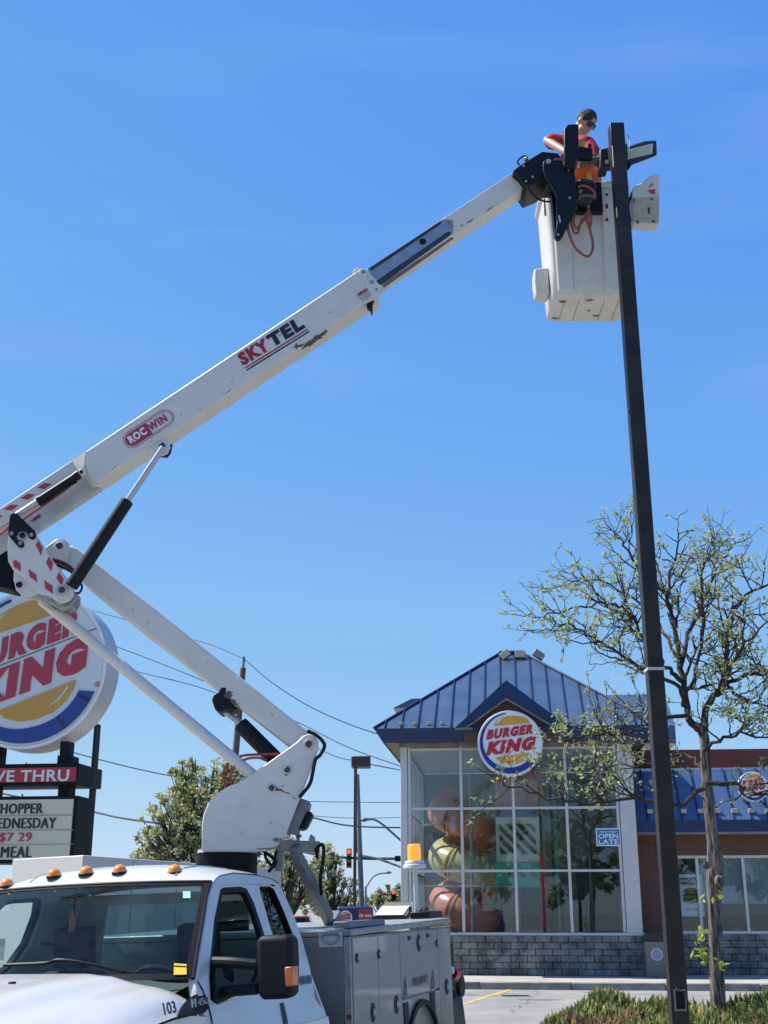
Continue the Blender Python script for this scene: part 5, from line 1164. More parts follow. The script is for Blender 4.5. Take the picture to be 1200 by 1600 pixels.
# rear end
mb = MB(TM); mb.obox((1.02, SX1+.10, 1.16), (.04, 0, 0), (0, .07, 0), (0, 0, .20)); tlx = mb.build('tail_light_bracket', BLACK, sb, bevel=.02)
mb = MB(TM); q = TL(713, 1518, (1, 0, 0), 1.07); mb.cyl(q-V((.02, .03, .01)), q+V((.01, .03, -.01)), .045, 14); mb.build('tail_light', M('tail_red', (.55, .01, .03), .25, coat=.5), tlx)
mb = MB(TM); q = TL(706.5, 1516, (1, 0, 0), 1.075); mb.ball(q, .022, .02, .035, 10, 8); mb.build('reverse_lamp', M('lamp_clear', (.8, .8, .78), .3), tlx)
mb = MB(TM); q = TL(718, 1540, (1, 0, 0), 1.03); mb.cyl(q-V((.05, 0, 0)), q+V((.03, 0, 0)), .10, 16); mb.obox(q-V((.3, .08, .10)), (.3, 0, 0), (0, .10, 0), (0, 0, .10)); mb.build('rear_bumper', BLACK, sb, bevel=.01)
mb = MB(TM); p = [TL(x, y, (0, 1, 0), SX1+.16) for x, y in ((703, 1562), (721, 1555), (727, 1600), (727, 1640), (704, 1640))]; mb.prism(p, (0, .02, 0)); mb.build('mud_flap', M('flap_grey', (.16, .15, .14), .8), sb)
# ------------------------------------------------------------------ things fixed on the body top
q = TL(648, 1356, (1, 0, 0), .75); zt0 = ht(q.y)
mb = MB(TM); mb.cyl((q.x, q.y, 1.5), (q.x, q.y, q.z), .022, 12); mb.cyl((q.x-.03, q.y, 1.5), (q.x-.03, q.y, 1.72), .012, 8); mb.build('beacon_post', M('post_alu', (.55, .56, .57), .4, .5), trk)
mb = MB(TM); r_ = 19*mpp(1356, 11.)*1.0; mb.cyl((q.x, q.y, q.z-.004), (q.x, q.y, q.z+.03), r_, 24, r_*.98); mb.cyl((q.x, q.y, q.z+.032), (q.x, q.y, q.z+.062), r_*.86, 24, r_*.82); bc = mb.build('beacon', M('beacon_base', (.62, .62, .62), .35), trk, bevel=.006)
zb_ = q.z+.064; mb = MB(TM); mb.cyl((q.x, q.y, zb_), (q.x, q.y, zb_+.145), r_*.58, 24, r_*.54); mb.build('amber_core', M('beacon_amber', (.95, .42, .02), .3, emit=((1, .34, .01), .9)), bc, bevel=.012)
mb = MB(TM); mb.cyl((q.x, q.y, zb_), (q.x, q.y, zb_+.16), r_*.82, 28, r_*.74); mb.build('clear_dome', glass('dome_clear', (.84, .81, .76), 1.45, 2.2), bc, bevel=.02)
mb = MB(TM); a, b = TL(650, 1420, (1, 0, 0), .8), TL(671, 1410, (1, 0, 0), .8); mb.box((.74, a.y, ht(a.y)+.002), (.92, b.y, ht(a.y)+.06)); mb.build('black_junction_box', BLACK, trk, bevel=.008)
# lamp head lying on the body
c = TL(622, 1424, (0, 0, 1), 1.60); a0 = [TL(*p, (0, 1, -.9), c.y-.9*1.60) for p in ((586, 1430), (630, 1429.5), (640, 1415.5), (597, 1416.5))]
lx = thing('loose_light_head', 'removed LED lamp head lying face up on the truck body top', 'lamp head', TM @ V((c.x, c.y, 1.56)))
o4 = [TL(*p, (0, 1, -.9), c.y-.9*1.60) for p in ((581, 1431.5), (635, 1431), (649, 1411), (645, 1408), (604, 1408), (596, 1414))]
mb = MB(TM); mb.prism([p+V((0, .006, -.006)) for p in o4], (0, .05, -.06)); lhd = mb.build('housing', HG, lx, bevel=.012)
mb = MB(TM); mb.prism([p+V((0, .004, -.004)) for p in a0], (0, -.008, .008)); mb.build('lens_panel', M('led_lens_bright', (.80, .80, .80), .35, var=.08, vs=80), lhd)
mb = MB(TM); p = TL(655, 1423, (0, 0, 1), 1.60); mb.cyl(p-V((.10, 0, .0)), p+V((.05, 0, 0)), .04, 12); mb.obox(p+V((-.12, 0, .02)), (.03, 0, 0), (0, .08, 0), (0, 0, .05)); mb.build('slip_fitter', HG, lhd, bevel=.01)
a, b = TL(549, 1440, (1, 0, 0), .98), TL(588, 1440, (1, 0, 0), .98); zz = ht(2.6)
ch = thing('wheel_chock', 'grey block lying at the front corner of the truck body top', 'block', TM @ V((.95, 2.6, zz)))
mb = MB(TM); mb.box((.93, SX0+.04, zz+.004), (1.05, b.y, zz+.05)); mb.build('block', M('block_grey', (.16, .18, .20), .6, var=.15), ch, bevel=.008)
# boom rest
mb = MB(TM)
rp_ = [TL(x, y, (1, 0, 0), .45) for x, y in ((461, 1322), (466, 1343), (514, 1436))]
def bar(mb, p, q, wx, wy, up=V((1, 0, 0))):
    d = (q-p); z = d/2; x = (up - d.normalized()*up.dot(d.normalized())).normalized(); y = d.normalized().cross(x); mb.obox((p+q)/2, x*wx, y*wy, z)
bar(mb, rp_[0], rp_[1]+V((0, 0, -.02)), .035, .045); bar(mb, rp_[1], rp_[2], .035, .045); q = TL(517, 1429, (1, 0, 0), .45); bar(mb, q-V((0, .02, .1)), q+V((0, .12, -.02)), .05, .06)
brs = mb.build('boom_rest', GREYP, trk, bevel=.006)
mb = MB(); a, b = PY(436, 1322, 9.9), PY(500, 1324, 9.9); bar(mb, a, b, .05, .045, V((0, 1, 0))); bar(mb, PY(438, 1322, 9.9), PY(436, 1362, 9.9), .03, .035, V((0, 1, 0))); mb.build('cross_bar', M('rest_pale', (.45, .46, .44), .6, var=.3, vs=12), brs, bevel=.008)
mb = MB(); mb.prism([PY(*p, 9.8) for p in ((481, 1317), (485, 1303), (492, 1308), (492, 1314), (489, 1318))], (0, .06, 0)); bar(mb, PY(466, 1318, 9.85), PY(466, 1300, 9.85), .012, .012, V((0, 1, 0))); bar(mb, PY(462, 1307, 9.85), PY(471, 1306, 9.85), .012, .012, V((0, 1, 0))); mb.build('rest_hook', STEEL, brs)
mb = MB(); mb.tube([PY(498, 1322, 9.8), PY(504, 1320, 9.75), PY(506, 1335, 9.75), PY(501, 1370, 9.75), PY(502, 1398, 9.8)], .014, 6, 6); mb.prism([PY(*p, 9.78) for p in ((496, 1320), (499, 1322), (497, 1345), (493, 1340), (491, 1326))], (0, .03, 0)); mb.build('rest_strap', RUBBER, brs)
mb = MB(); mb.tube([PY(420, 1316, 9.9), PY(414, 1336, 9.85), PY(425, 1352, 9.8), PY(432, 1330, 9.85)], .012, 6, 6); mb.tube([PY(405, 1325, 9.85), PY(430, 1345, 9.85), PY(420, 1362, 9.9)], .014, 6, 6); mb.build('loose_hose', RUBBER, trk)
# ------------------------------------------------------------------ turret and booms, in one upright plane
YC = 9.66
tc_ = PY(354.5, 1343, YC); rr_ = 47.5*mpp(1343, YC)
mb = MB(); z0, z1 = PY(354, 1358, YC-rr_).z, PY(354, 1331, YC-rr_).z
mb.cyl((tc_.x, YC, z0-.12), (tc_.x, YC, z1), rr_, 48); mb.cyl((tc_.x, YC, .6), (tc_.x, YC, z0-.12), rr_*.8, 32); mb.build('turntable', M('turntable_black', (.006, .007, .010), .5, spec=.15, var=.3, vs=8), trk, bevel=.006)
mb = MB(); mb.cyl((tc_.x, YC, z1), (tc_.x, YC, z1+.012), rr_*.97, 48)
for k in range(24): t = 2*math.pi*k/24; mb.cyl((tc_.x+rr_*.9*math.cos(t), YC+rr_*.9*math.sin(t), z1+.012), (tc_.x+rr_*.9*math.cos(t), YC+rr_*.9*math.sin(t), z1+.026), .012, 8)
mb.build('bolt_ring', BOOMW, trk)
def pp(pts, Y): return [PY(x, y, Y) for x, y in pts]
def slab(mb, pts, Y, th): mb.prism(pp(pts, Y), (0, th, 0)); return mb
turp = [(315, 1329), (315.5, 1288), (318, 1272), (325, 1255), (338, 1241), (356, 1229), (374, 1222), (390, 1212), (463, 1160), (473, 1150), (482, 1146.5), (491, 1149), (497, 1157), (497.5, 1168), (492, 1186), (470, 1243), (446, 1306), (432, 1322), (416, 1330), (380, 1331)]
YTF, YTB = 9.42, 9.90
mb = MB(); slab(mb, turp, YTF, .03); tur = mb.build('turret', M('turret_paint', (.66, .635, .575), .36, col2=(.61, .58, .515), vs=4, lo=.25, hi=.5, coat=.2), trk, bevel=.008)
mb = MB(); slab(mb, turp, YTB, .03)
mb.prism(pp([(315.2, 1329), (315.7, 1288), (318.2, 1272), (322, 1273), (320, 1290), (319, 1329)], YTF+.032), (0, YTB-YTF-.034, 0)); mb.prism(pp([(322, 1261), (338, 1242.5), (356, 1230.5), (374, 1223.5), (376, 1227), (340, 1246)], YTF+.032), (0, YTB-YTF-.034, 0)); mb.prism(pp([(446, 1305), (469, 1246), (466, 1246), (442, 1305)], YTF+.032), (0, YTB-YTF-.034, 0)); mb.build('turret_web', ARMW, tur)
mb = MB()
def pin(mb, px, py, Y, rp, th=.03): c = PY(px, py, Y); mb.cyl(c, c-V((0, th, 0)), rp*mpp(py, Y), 20)
pn_ = MB()
for px, py, r in ((482.5, 1163, 5.2), (449, 1203, 4.6), (424.5, 1231, 4.6)): pin(pn_, px, py, YTF-.001, r, .035)
pn_.build('pivot_pin', M('pin_dark', (.10, .095, .09), .45, .6, var=.4, vs=20), tur, bevel=.004)
pn_ = MB()
for px, py, r in ((482.5, 1163, 8.2), (449, 1203, 7), (424.5, 1231, 6.6)): pin(pn_, px, py, YTF-.001, r, .010)
pn_.build('pin_collar', BOOMW, tur, bevel=.003)
def blot(mb, c, sx, sy, seed, Y, th=.0015, ang=0):
    rnd = random.Random(seed); n = 18; pts = []
    for i in range(n):
        t = 2*math.pi*i/n; r = rnd.uniform(.35, 1.0); x, y = sx*r*math.cos(t), sy*r*math.sin(t); x, y = x*math.cos(ang)-y*math.sin(ang), x*math.sin(ang)+y*math.cos(ang); pts.append((c[0]+x, c[1]+y))
    mb.plate([pp(pts, Y)], (0, -th, 0))
mb = MB(); blot(mb, (428, 1232), 8, 5, 1, YTF-.002); blot(mb, (434, 1234), 9, 2.2, 2, YTF-.0025, ang=.15); blot(mb, (446, 1238), 12, 1.0, 3, YTF-.002, ang=.3); blot(mb, (460, 1247), 7, .9, 8, YTF-.002, ang=.5); blot(mb, (441, 1228), 6, .6, 5, YTF-.002, ang=-.5); blot(mb, (447, 1211), 3.5, 1.4, 6, YTF-.002); mb.build('rust_stain', RUST, tur)
mb = MB(); mb.prism(pp([(470, 1247), (484, 1252), (481, 1262), (462, 1303), (450, 1300), (444, 1306)], YTF+.06), (0, .3, 0)); vb_ = mb.build('valve_box', M('valve_grey', (.20, .215, .21), .5, var=.3, vs=14), tur, bevel=.012)
mb = MB(); mb.prism(pp([(482, 1266), (489.5, 1271), (478, 1294), (468, 1297)], YTF+.08), (0, .22, 0)); mb.build('motor', BLACK, vb_, bevel=.015)
mb = MB(); mb.tube(pp([(480, 1142), (493, 1148), (504, 1158), (507, 1167), (500, 1180), (493, 1187), (489, 1205), (484, 1225), (468, 1246)], YTF-.02), .014, 8, 6); mb.build('black_hose', RUBBER, tur)
mb = MB()
mb.tube(pp([(354, 1234), (349, 1212), (355, 1195), (375, 1182), (400, 1179), (436, 1178)], YTF+.1), .010, 8, 6); mb.tube(pp([(363, 1229), (360, 1212), (368, 1196), (385, 1186), (404, 1184), (415, 1188)], YTF+.06), .010, 8, 6); mb.build('red_hose', REDH, tur)
# lower boom
YL0, YL1 = 9.60, 9.84
mb = MB(); lo_pts = [(107, 850), (122, 856), (150, 879), (250, 956), (486, 1146.5), (470, 1179), (453, 1166), (216, 981), (132, 913), (100, 880)]
slab(mb, lo_pts, YL0, YL1-YL0); lb = mb.build('lower_boom', ARMW, trk, bevel=.022, seg=3)
mb = MB(); slab(mb, [(62, 864), (70, 856), (86, 843.5), (94, 841), (102, 843), (108, 850), (109, 860), (103, 880), (90, 900), (70, 890)], YL0-.03, .028); mb.build('boom_lug', ARMW, lb, bevel=.006); mb = MB(); slab(mb, [(70, 856), (86, 843.5), (94, 841), (102, 843), (108, 850), (109, 860), (103, 880), (80, 880)], YL1+.002, .028); mb.build('boom_lug', ARMW, lb, bevel=.006)
mb = MB(); pin(mb, 94, 854, YL0-.032, 5, .04); mb.build('pivot_pin', M('pin_dark', (.10, .095, .09), .45, .6), lb, bevel=.004)
mb = MB(); pin(mb, 94, 854, YL0-.031, 8.5, .012); mb.build('pin_collar', M('collar_pale', (.72, .70, .64), .5), lb, bevel=.003)
mb = MB()                                            # welded reinforcing plates
slab(mb, [(354, 1072), (363, 1058), (370, 1056), (398, 1078), (402, 1086), (392, 1104), (384, 1107), (352, 1083)], YL0-.004, .006); mb.build('weld_plate', ARMW, lb, bevel=.003); mb = MB(); slab(mb, [(428, 1130), (432, 1122), (442, 1118), (480, 1150), (469, 1174), (452, 1162), (430, 1145)], YL0-.004, .006); mb.build('weld_plate', ARMW, lb, bevel=.003)
mb = MB(); slab(mb, [(331, 1094), (333, 1087), (341, 1082), (346, 1074), (353, 1074), (353, 1082), (362, 1099), (371, 1105), (369, 1108), (354, 1109), (343, 1113), (336, 1109)], YL0-.01, .26); lg = mb.build('cylinder_lug', BLACK, lb, bevel=.012)
mb = MB(); blot(mb, (357, 1086), 7, 12, 12, YL0-.009, ang=.6); blot(mb, (364, 1097), 9, 5, 13, YL0-.009, ang=.5); mb.build('grease_stain', GRIME, lb)
mb = MB(); a, b = PY(347, 1108, 9.72), PY(377, 1131, 9.72); mb.cyl(a, b, .026, 16); rdL = mb.build('lift_rod', CHROME, trk)
mb = MB(); a, b = PY(375, 1131, 9.72), PY(440, 1196, 9.72); mb.cyl(a, b, 12.6*mpp(1160, 9.72), 24); mb.build('lift_cylinder', BLACK, trk, bevel=.01)
# levelling rod
mb = MB(); a, b = PY(66, 938, 9.50), PY(398, 1214, 9.50); mb.cyl(a, b, 9.0*mpp(1070, 9.5), 24); lr = mb.build('levelling_rod', ARMW, trk)
mb = MB(); slab(mb, [(22, 905), (28, 922), (36, 932), (62, 938), (84, 956), (94, 952), (84, 938), (72, 926), (60, 924)], 9.47, .06); slab(mb, [(58, 934), (63, 931), (73, 940), (88, 952), (82, 956), (66, 944)], 9.44, .02); mb.build('rod_clevis', M('clevis_grey', (.50, .49, .45), .5, var=.2), lr, bevel=.008)
# elbow plates
elb = [(14, 830), (17, 812), (24, 806), (50, 838), (56, 834), (84, 878), (112, 912), (115.5, 921), (114, 931), (107, 939), (97, 942), (86, 938), (78, 931), (62, 928), (30, 896), (20, 890), (12.5, 877), (11, 856)]
YE = 9.24
mb = MB(); slab(mb, elb, YE, .025); ep = mb.build('elbow_plate', ARMW, trk, bevel=.006)
mb = MB(); slab(mb, elb, 9.56, .022); mb.build('elbow_plate', ARMW, trk, bevel=.006)
mb = MB(); slab(mb, [(22, 890), (21, 906), (25, 922), (34, 931), (47, 932), (62, 926), (60, 915), (40, 903)], YE+.028, .02); slab(mb, [(22, 890), (21, 906), (25, 922), (34, 931), (47, 932), (62, 926), (60, 915), (40, 903)], 9.535, .022); mb.cyl(PY(31, 915, 9.25), PY(31, 915, 9.6), .03, 14); mb.build('rod_lug', ARMW, ep, bevel=.005)
mb = MB(); pin(mb, 31, 914.5, YE+.026, 5, .03); mb.build('pivot_pin', BLACK, ep, bevel=.004)
mb = MB(); slab(mb, [(15, 807), (17, 802.5), (21, 800.5), (26, 802), (54, 829), (56, 835), (55, 841), (50, 843), (45, 840), (43, 833), (36, 830), (28, 833), (25, 842), (36, 846), (38, 852), (34, 856), (29, 855), (14, 838), (12.5, 832)], YE-.016, .014); bkp = mb.build('keeper_plate', BLACK, ep, bevel=.004)
mb = MB()
for px, py in ((18.5, 834), (49.5, 836), (32, 849)): pin(mb, px, py, YE-.017, 3.2, .012)
mb.build('keeper_bolt', M('bolt_grey', (.30, .29, .27), .5, .5), bkp)
mb = MB(); pin(mb, 35, 837, YE-.001, 8, .010); mb.build('pin_collar', M('collar_grey', (.45, .44, .41), .5), ep); mb = MB(); pin(mb, 35.5, 837, YE-.012, 4.6, .03); mb.build('pivot_pin', BLACK, ep, bevel=.004)
mb = MB(); pin(mb, 96.5, 922.5, YE-.001, 10, .012); mb.build('pin_collar', M('collar_grey', (.45, .44, .41), .5), ep, bevel=.003); mb = MB(); pin(mb, 96.5, 922, YE-.014, 5.0, .014); mb.build('pivot_pin', M('pin_dark', (.10, .095, .09), .45, .6), ep, bevel=.004)
mb = MB()
for q in ([(55.5, 851), (60, 844), (67, 856), (64, 868)], [(72, 879), (76.5, 869), (83, 880), (79.5, 893)], [(88, 903), (92, 893.5), (99.5, 905), (96, 915.5)],
          [(20, 878), (24, 874.5), (31.5, 880), (33, 893), (22, 886)], [(44.5, 889), (56.5, 897.5), (58, 910), (46, 901)], [(69, 906.5), (82, 915), (83, 928), (71, 920)]): mb.prism(pp(q, YE-.002), (0, -.0015, 0))
mb.build('red_chevron', RED, ep)
mb = MB(); slab(mb, [(0, 838), (3, 842), (12, 862), (14, 880), (20, 918), (19, 921), (-6, 915), (-60, 905), (-60, 840)], 9.45, .25); mb.build('hose_guard', M('guard_black', (.006, .006, .009), .6, spec=.15), trk, bevel=.01)
mb = MB(); slab(mb, [(70, 938), (95, 942), (112, 934), (118, 924), (118, 936), (112, 947), (103, 951), (92, 950)], 9.3, .18); mb.build('pin_housing', STEEL, ep, bevel=.01)
mb = MB()
for k, c_ in enumerate((0, 1, 0, 1)):
    mb.mi = c_; mb.tube(pp([(82+k, 873+k*3), (98, 878+k*3), (112, 887+k*2.5), (120, 902), (128, 916), (124, 926), (114, 929-k)], YE+.16-.01*k), .009, 7, 6)
mb.build('elbow_hose', [REDH, RUBBER], trk, merge=False)
# upper lift cylinder
YU = 9.20
mb = MB(); a, b = PY(198, 784, YU), PY(255, 699, YU); mb.cyl(a, b, 4.8*mpp(740, YU), 20); mb.build('lift_rod', CHROME, trk)
mb = MB(); a, b = PY(199.5, 782, YU), PY(111, 917, YU); mb.cyl(a, b, 10.4*mpp(850, YU), 28); mb.build('lift_cylinder', BLACK, trk, bevel=.01)
# upper boom: outer section
yt = lambda x: 794-.6637*x
yb = lambda x: 853.5-.667*x
YB0, YB1 = 9.30, 9.54
mb = MB(); slab(mb, [(134, yt(134)), (554, yt(554)), (562, yt(562)-1), (573, 428), (578, 444), (594, 451), (592, 464), (578, 470), (568, yb(568)), (150, yb(150)), (149, yb(149)-2), (131, 726)], YB0, YB1-YB0); ub = mb.build('upper_boom', BOOMW, trk, bevel=.010)
mb = MB(); slab(mb, [(-60, yt(-60)), (112, yt(112)), (122, 735), (124, 741), (-60, 864)], YB0+.12, .11); ins = mb.build('boom_heel', BOOMW, ub, bevel=.005)
mb = MB(); mb.prism(pp([(-60, 862), (124, 741), (126, 744), (146, 756)], YB0+.14) + [PY(150, yb(150), YB0)+V((0, .14, 0)), PY(60, yb(60), YB0)+V((0, .14, 0)), PY(-60, yb(-60), YB0)+V((0, .14, 0))], (0, .09, 0)); mb.build('boom_web', M('web_grey', (.50, .50, .48), .5, var=.15, vs=6), ub)
mb = MB(); mb.prism([PY(112, yt(112), YB0+.12), PY(134.5, yt(134.5), YB0), PY(131, 727, YB0), PY(123, 737, YB0+.12)], (0, .1, 0)); mb.prism([PY(123, 737, YB0+.12), PY(131, 727, YB0), PY(149, yb(149)-1, YB0), PY(149, yb(149)-1, YB0)+V((-.06, .13, 0))], (0, .09, 0)); mb.build('boom_shoulder', BOOMW, ub)
mb = MB()
for x0, y0 in ((68, 759), (42, 775.5), (16, 792.5), (-9, 809)): mb.prism(pp([(x0-10.5, y0+3.5), (x0+1, y0-4), (x0+13, y0-3), (x0+2, y0+5)], YB0+.118), (0, -.0015, 0))
mb.build('red_chevron', RED, ins)
mb = MB(); slab(mb, [(229, 703), (250, 689), (258, 685), (264, 688), (266, 698), (262, 708), (254, 712), (244, 708), (234, 708)], YB0-.022, .02); lug_ = mb.build('cylinder_lug', BOOMW, ub, bevel=.006); mb = MB(); slab(mb, [(229, 703), (250, 689), (266, 684), (269, 690), (266, 706), (260, 713), (250, 712)], YB1-.03, .05); mb.build('cylinder_lug', BLACK, ub, bevel=.006)
mb = MB(); pin(mb, 253.5, 696.5, YB0-.024, 4.3, .02); mb.build('pivot_pin', M('pin_dark', (.10, .095, .09), .45, .6), lug_, bevel=.003)
# small extension cylinder on the heel
mb = MB(); ax0, ax1 = PY(58, 784, YB0-.005), PY(124, 741, YB0-.005); mb.cyl(ax0, ax1, 6.6*mpp(760, YB0), 18); mb.cyl(ax0, ax0.lerp(ax1, .08), 7.6*mpp(760, YB0), 18); mb.cyl(ax0.lerp(ax1, .9), ax1, 7.4*mpp(760, YB0), 18); mb.tube(pp([(62, 789), (68, 786), (110, 757), (120, 752)], YB0-.01), .014, 6); xc = mb.build('levelling_cylinder', BLACK, ub)
mb = MB(); a, b = PY(24, 806, YB0-.005), PY(58, 784, YB0-.005); mb.cyl(a, b, 4.5*mpp(790, YB0), 14); mb.build('levelling_rod', CHROME, xc)
mb = MB(); mb.tube(pp([(-10, 838), (30, 815), (52, 800), (70, 788), (98, 768), (118, 752), (122, 746)], YB0+.08), .011, 8, 5); mb.tube(pp([(-20, 845), (4, 832), (14, 822)], YB0-.03), .012, 8, 4); mb.build('red_hose', REDH, ub)
mb = MB(); c = PY(127.5, 737.5, YB0-.02); mb.cyl(c, c+V((0, .03, 0)), .030, 18); mb.build('end_eye', BOOMW, ub, bevel=.004); mb = MB(); mb.cyl(c-V((0, .01, 0)), c, .013, 12); mb.build('pivot_pin', BLACK, ub)
mb = MB(); blot(mb, (58, yb(58)-6), 14, 4, 31, YB0+.136, ang=-.55); mb.build('grime_stain', GRIME, ub)
# extending inner boom
mb = MB(); yti = lambda x: 797.4-.6612*x
ybi = lambda x: 843-.672*x
slab(mb, [(540, yti(540)+2), (806, yti(806)+1), (822, ybi(822)), (540, ybi(540))], YB0+.022, .19); ib = mb.build('inner_boom', BOOMW, trk, bevel=.006)
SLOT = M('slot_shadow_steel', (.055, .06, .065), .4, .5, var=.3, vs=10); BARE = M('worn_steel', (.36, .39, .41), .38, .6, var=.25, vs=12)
mb = MB(); mb.prism(pp([(574, yti(574)+2.5), (690, yti(690)+2.5), (708, yti(708)+14), (708, ybi(708)-3), (590, ybi(590)-2)], YB0+.0205), (0, -.0015, 0)); wr = mb.build('wear_face', BARE, ib)
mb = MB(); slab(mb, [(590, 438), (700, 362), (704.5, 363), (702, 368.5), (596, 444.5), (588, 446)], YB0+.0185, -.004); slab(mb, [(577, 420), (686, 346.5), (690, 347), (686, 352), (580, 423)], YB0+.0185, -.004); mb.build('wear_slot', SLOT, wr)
mb = MB(); pin(mb, 660.5, 377.5, YB0+.0185, 5.4, .003); mb.build('access_hole', M('hole_black', (.003, .003, .003), .9), wr)
mb = MB(); mb.plate([pp([(596, 444), (706, 370.5), (709, 373), (600, 450)], YB0+.0182)], (0, -.002, 0)); mb.build('worn_edge', M('worn_brown', (.20, .175, .14), .7, var=.4, vs=30), wr)
mb = MB(); blot(mb, (735, 345), 9, 1.1, 41, YB0+.0205, ang=-.58); blot(mb, (765, 326), 12, 1.0, 42, YB0+.0205, ang=-.62); blot(mb, (722, 352), 4, .9, 43, YB0+.0205, ang=-.3); mb.build('scratch', GRIME, ib)
mb = MB(); mb.prism(pp([(697, 347), (700, 344), (709, 353), (706.5, 357)], YB0+.0205), (0, -.0015, 0)); mb.build('safety_label', M('label_pinkish', (.45, .22, .26), .6, var=.5, vs=120), ib)
mb = MB(); slab(mb, [(551, 424), (556, 419), (564, 418.5), (570, 424), (566, 434), (556, 432)], YB0+.03, .18); slab(mb, [(571, 441), (576, 435), (584, 434), (594, 446), (597, 453), (594, 463), (583, 468), (572, 455)], YB0-.012, .011); te = mb.build('tip_bracket', BOOMW, ub, bevel=.004)
mb = MB()
for px, py, r in ((567.5, 426, 6), (580.5, 441, 7)): pin(mb, px, py, YB0-.010, r, .016)
mb.build('roller_cap', M('cap_pale', (.66, .65, .60), .45), te, bevel=.003)
mb = MB()
for px, py, r in ((567.5, 425, 3.4), (580.5, 440.5, 4.2), (588, 452, 2)): pin(mb, px, py, YB0-.027, r, .004)
mb.build('roller_bolt', STEEL, te)
mb = MB(); mb.prism(pp([(558, 459), (574, 450), (575, 453), (559.5, 462.5)], YB0-.0155), (0, -.001, 0)); lw = mb.build('warning_label', RED, ub); mb = MB(); mb.prism(pp([(559.5, 463.5), (575, 454), (581, 459), (567, 469)], YB0-.0155), (0, -.001, 0)); mb.build('label_text', M('label_grey', (.48, .50, .44), .6, var=.4, vs=100), lw)
mb = MB(); slab(mb, [(572, 471), (576, 466), (584, 462), (585, 468), (582, 474), (582.5, 487), (580, 489), (578.5, 482), (574, 481)], YB0+.02, .05); mb.build('cable_guide', BLACK, ub)
mb = MB(); blot(mb, (492, 531), 30, 5.5, 51, YB0-.002, ang=-.58); blot(mb, (468, 540), 14, 3.0, 52, YB0-.002, ang=-.3); blot(mb, (505, 522), 10, 2.6, 53, YB0-.0025, ang=-.6); blot(mb, (463, 541), 3, 6, 54, YB0-.002); mb.build('scuff', GRIME, ub)
# wear along the booms
rg = random.Random(17)
mb = MB()
for k in range(7):
    x = rg.uniform(160, 548); y = rg.choice((yb(x)-rg.uniform(2, 7), yt(x)+rg.uniform(3, 44))); blot(mb, (x, y), rg.uniform(2, 8), rg.uniform(.4, 1.0), 100+k, YB0-.0021, th=.001, ang=-.585+rg.gauss(0, .12))
mb.build('grime_streak', M('grime_light', (.30, .27, .22), .9, var=.4, vs=40), ub)
mb = MB()
for k in range(6):
    f_ = rg.random(); x = 150+f_*300; y = 905+f_*236+rg.uniform(-14, 14); blot(mb, (x, y), rg.uniform(2, 9), rg.uniform(.4, .9), 200+k, YL0-.001, th=.001, ang=.66+rg.gauss(0, .12))
mb.build('grime_streak', M('grime_light', (.30, .27, .22), .9, var=.4, vs=40), lb)
mb = MB()
for k in range(4): blot(mb, (rg.uniform(335, 440), rg.uniform(1240, 1325)), rg.uniform(1, 4), rg.uniform(.4, 1.4), 300+k, YTF-.0015, th=.001, ang=rg.uniform(0, 3))
blot(mb, (420, 1326), 24, 3.0, 333, YTF-.0016, th=.001); blot(mb, (433, 1312), 9, 6, 334, YTF-.0018, th=.001)
mb.build('grime_streak', M('grime_light', (.30, .27, .22), .9, var=.4, vs=40), tur)
# boom lettering
def boomtext(mb, s, x0, y0, x1, y1, hpx, bold, shear, Y, thick=.002, space=1.16):
    p, q = PY(x0, y0, Y), PY(x1, y1, Y); x = q-p; n = V((0, -1, 0)); u = n.cross(x).normalized(); letters(mb, s, p, x, u*hpx*mpp((y0+y1)/2, Y), bold, shear, thick, space)
mb = MB(); boomtext(mb, 'SKY', 380.5, 572, 425.6, 544, 23, .06, .08, YB0-.002); mb.build('red_lettering', M('skyred', (.33, .012, .03), .4), ub)
mb = MB(); boomtext(mb, 'TEL', 426.8, 543.3, 478, 511.5, 23, .06, .08, YB0-.002); 
l0, l1 = PY(386, 579.3, YB0-.0015), PY(484, 518.5, YB0-.0015); u = V((0, -1, 0)).cross(l1-l0).normalized()
mb.prism([l0, l1, l1+u*.012, l0+u*.012], (0, -.001, 0)); mb.build('navy_lettering', NAVY, ub)
mb = MB(); o = u*.024; mb.prism([l0+o, l1+o, l1+o+u*.012, l0+o+u*.012], (0, -.001, 0)); mb.build('red_rule', M('skyred', (.33, .012, .03), .4), ub)
def pill(mb, x0, y0, x1, y1, r, Y, th=.001, cut=None, ri=None):
    def outl(r):
        a, b = PY(x0, y0, Y), PY(x1, y1, Y); d = (b-a).normalized(); v = V((0, -1, 0)).cross(d).normalized(); k = r*mpp(y0, Y); out = []
        for i in range(17): t = R_(-90+180*i/16); out.append(b + d*k*math.cos(t) + v*k*math.sin(t))
        for i in range(17): t = R_(90+180*i/16); out.append(a + d*k*math.cos(t) + v*k*math.sin(t))
        return out
    o = outl(r)
    if cut: return o
    mb.plate([o] + ([outl(ri)] if ri else []), (0, -th, 0))
mb = MB(); pill(mb, 207, 686, 257.5, 653.5, 14.6, YB0-.0015, ri=13.6); pill(mb, 207, 686, 257.5, 653.5, 11.8, YB0-.0015, ri=11.0)
a, b = PY(207, 686, YB0-.0015), PY(233, 669.2, YB0-.0015); d = (b-a).normalized(); v = V((0, -1, 0)).cross(d).normalized(); k = 11*mpp(686, YB0)
mb.plate([[a-v*k, b-v*k, b+v*k, a+v*k] + [a + d*k*math.cos(R_(t)) + v*k*math.sin(R_(t)) for t in range(100, 261, 10)]], (0, -.001, 0))
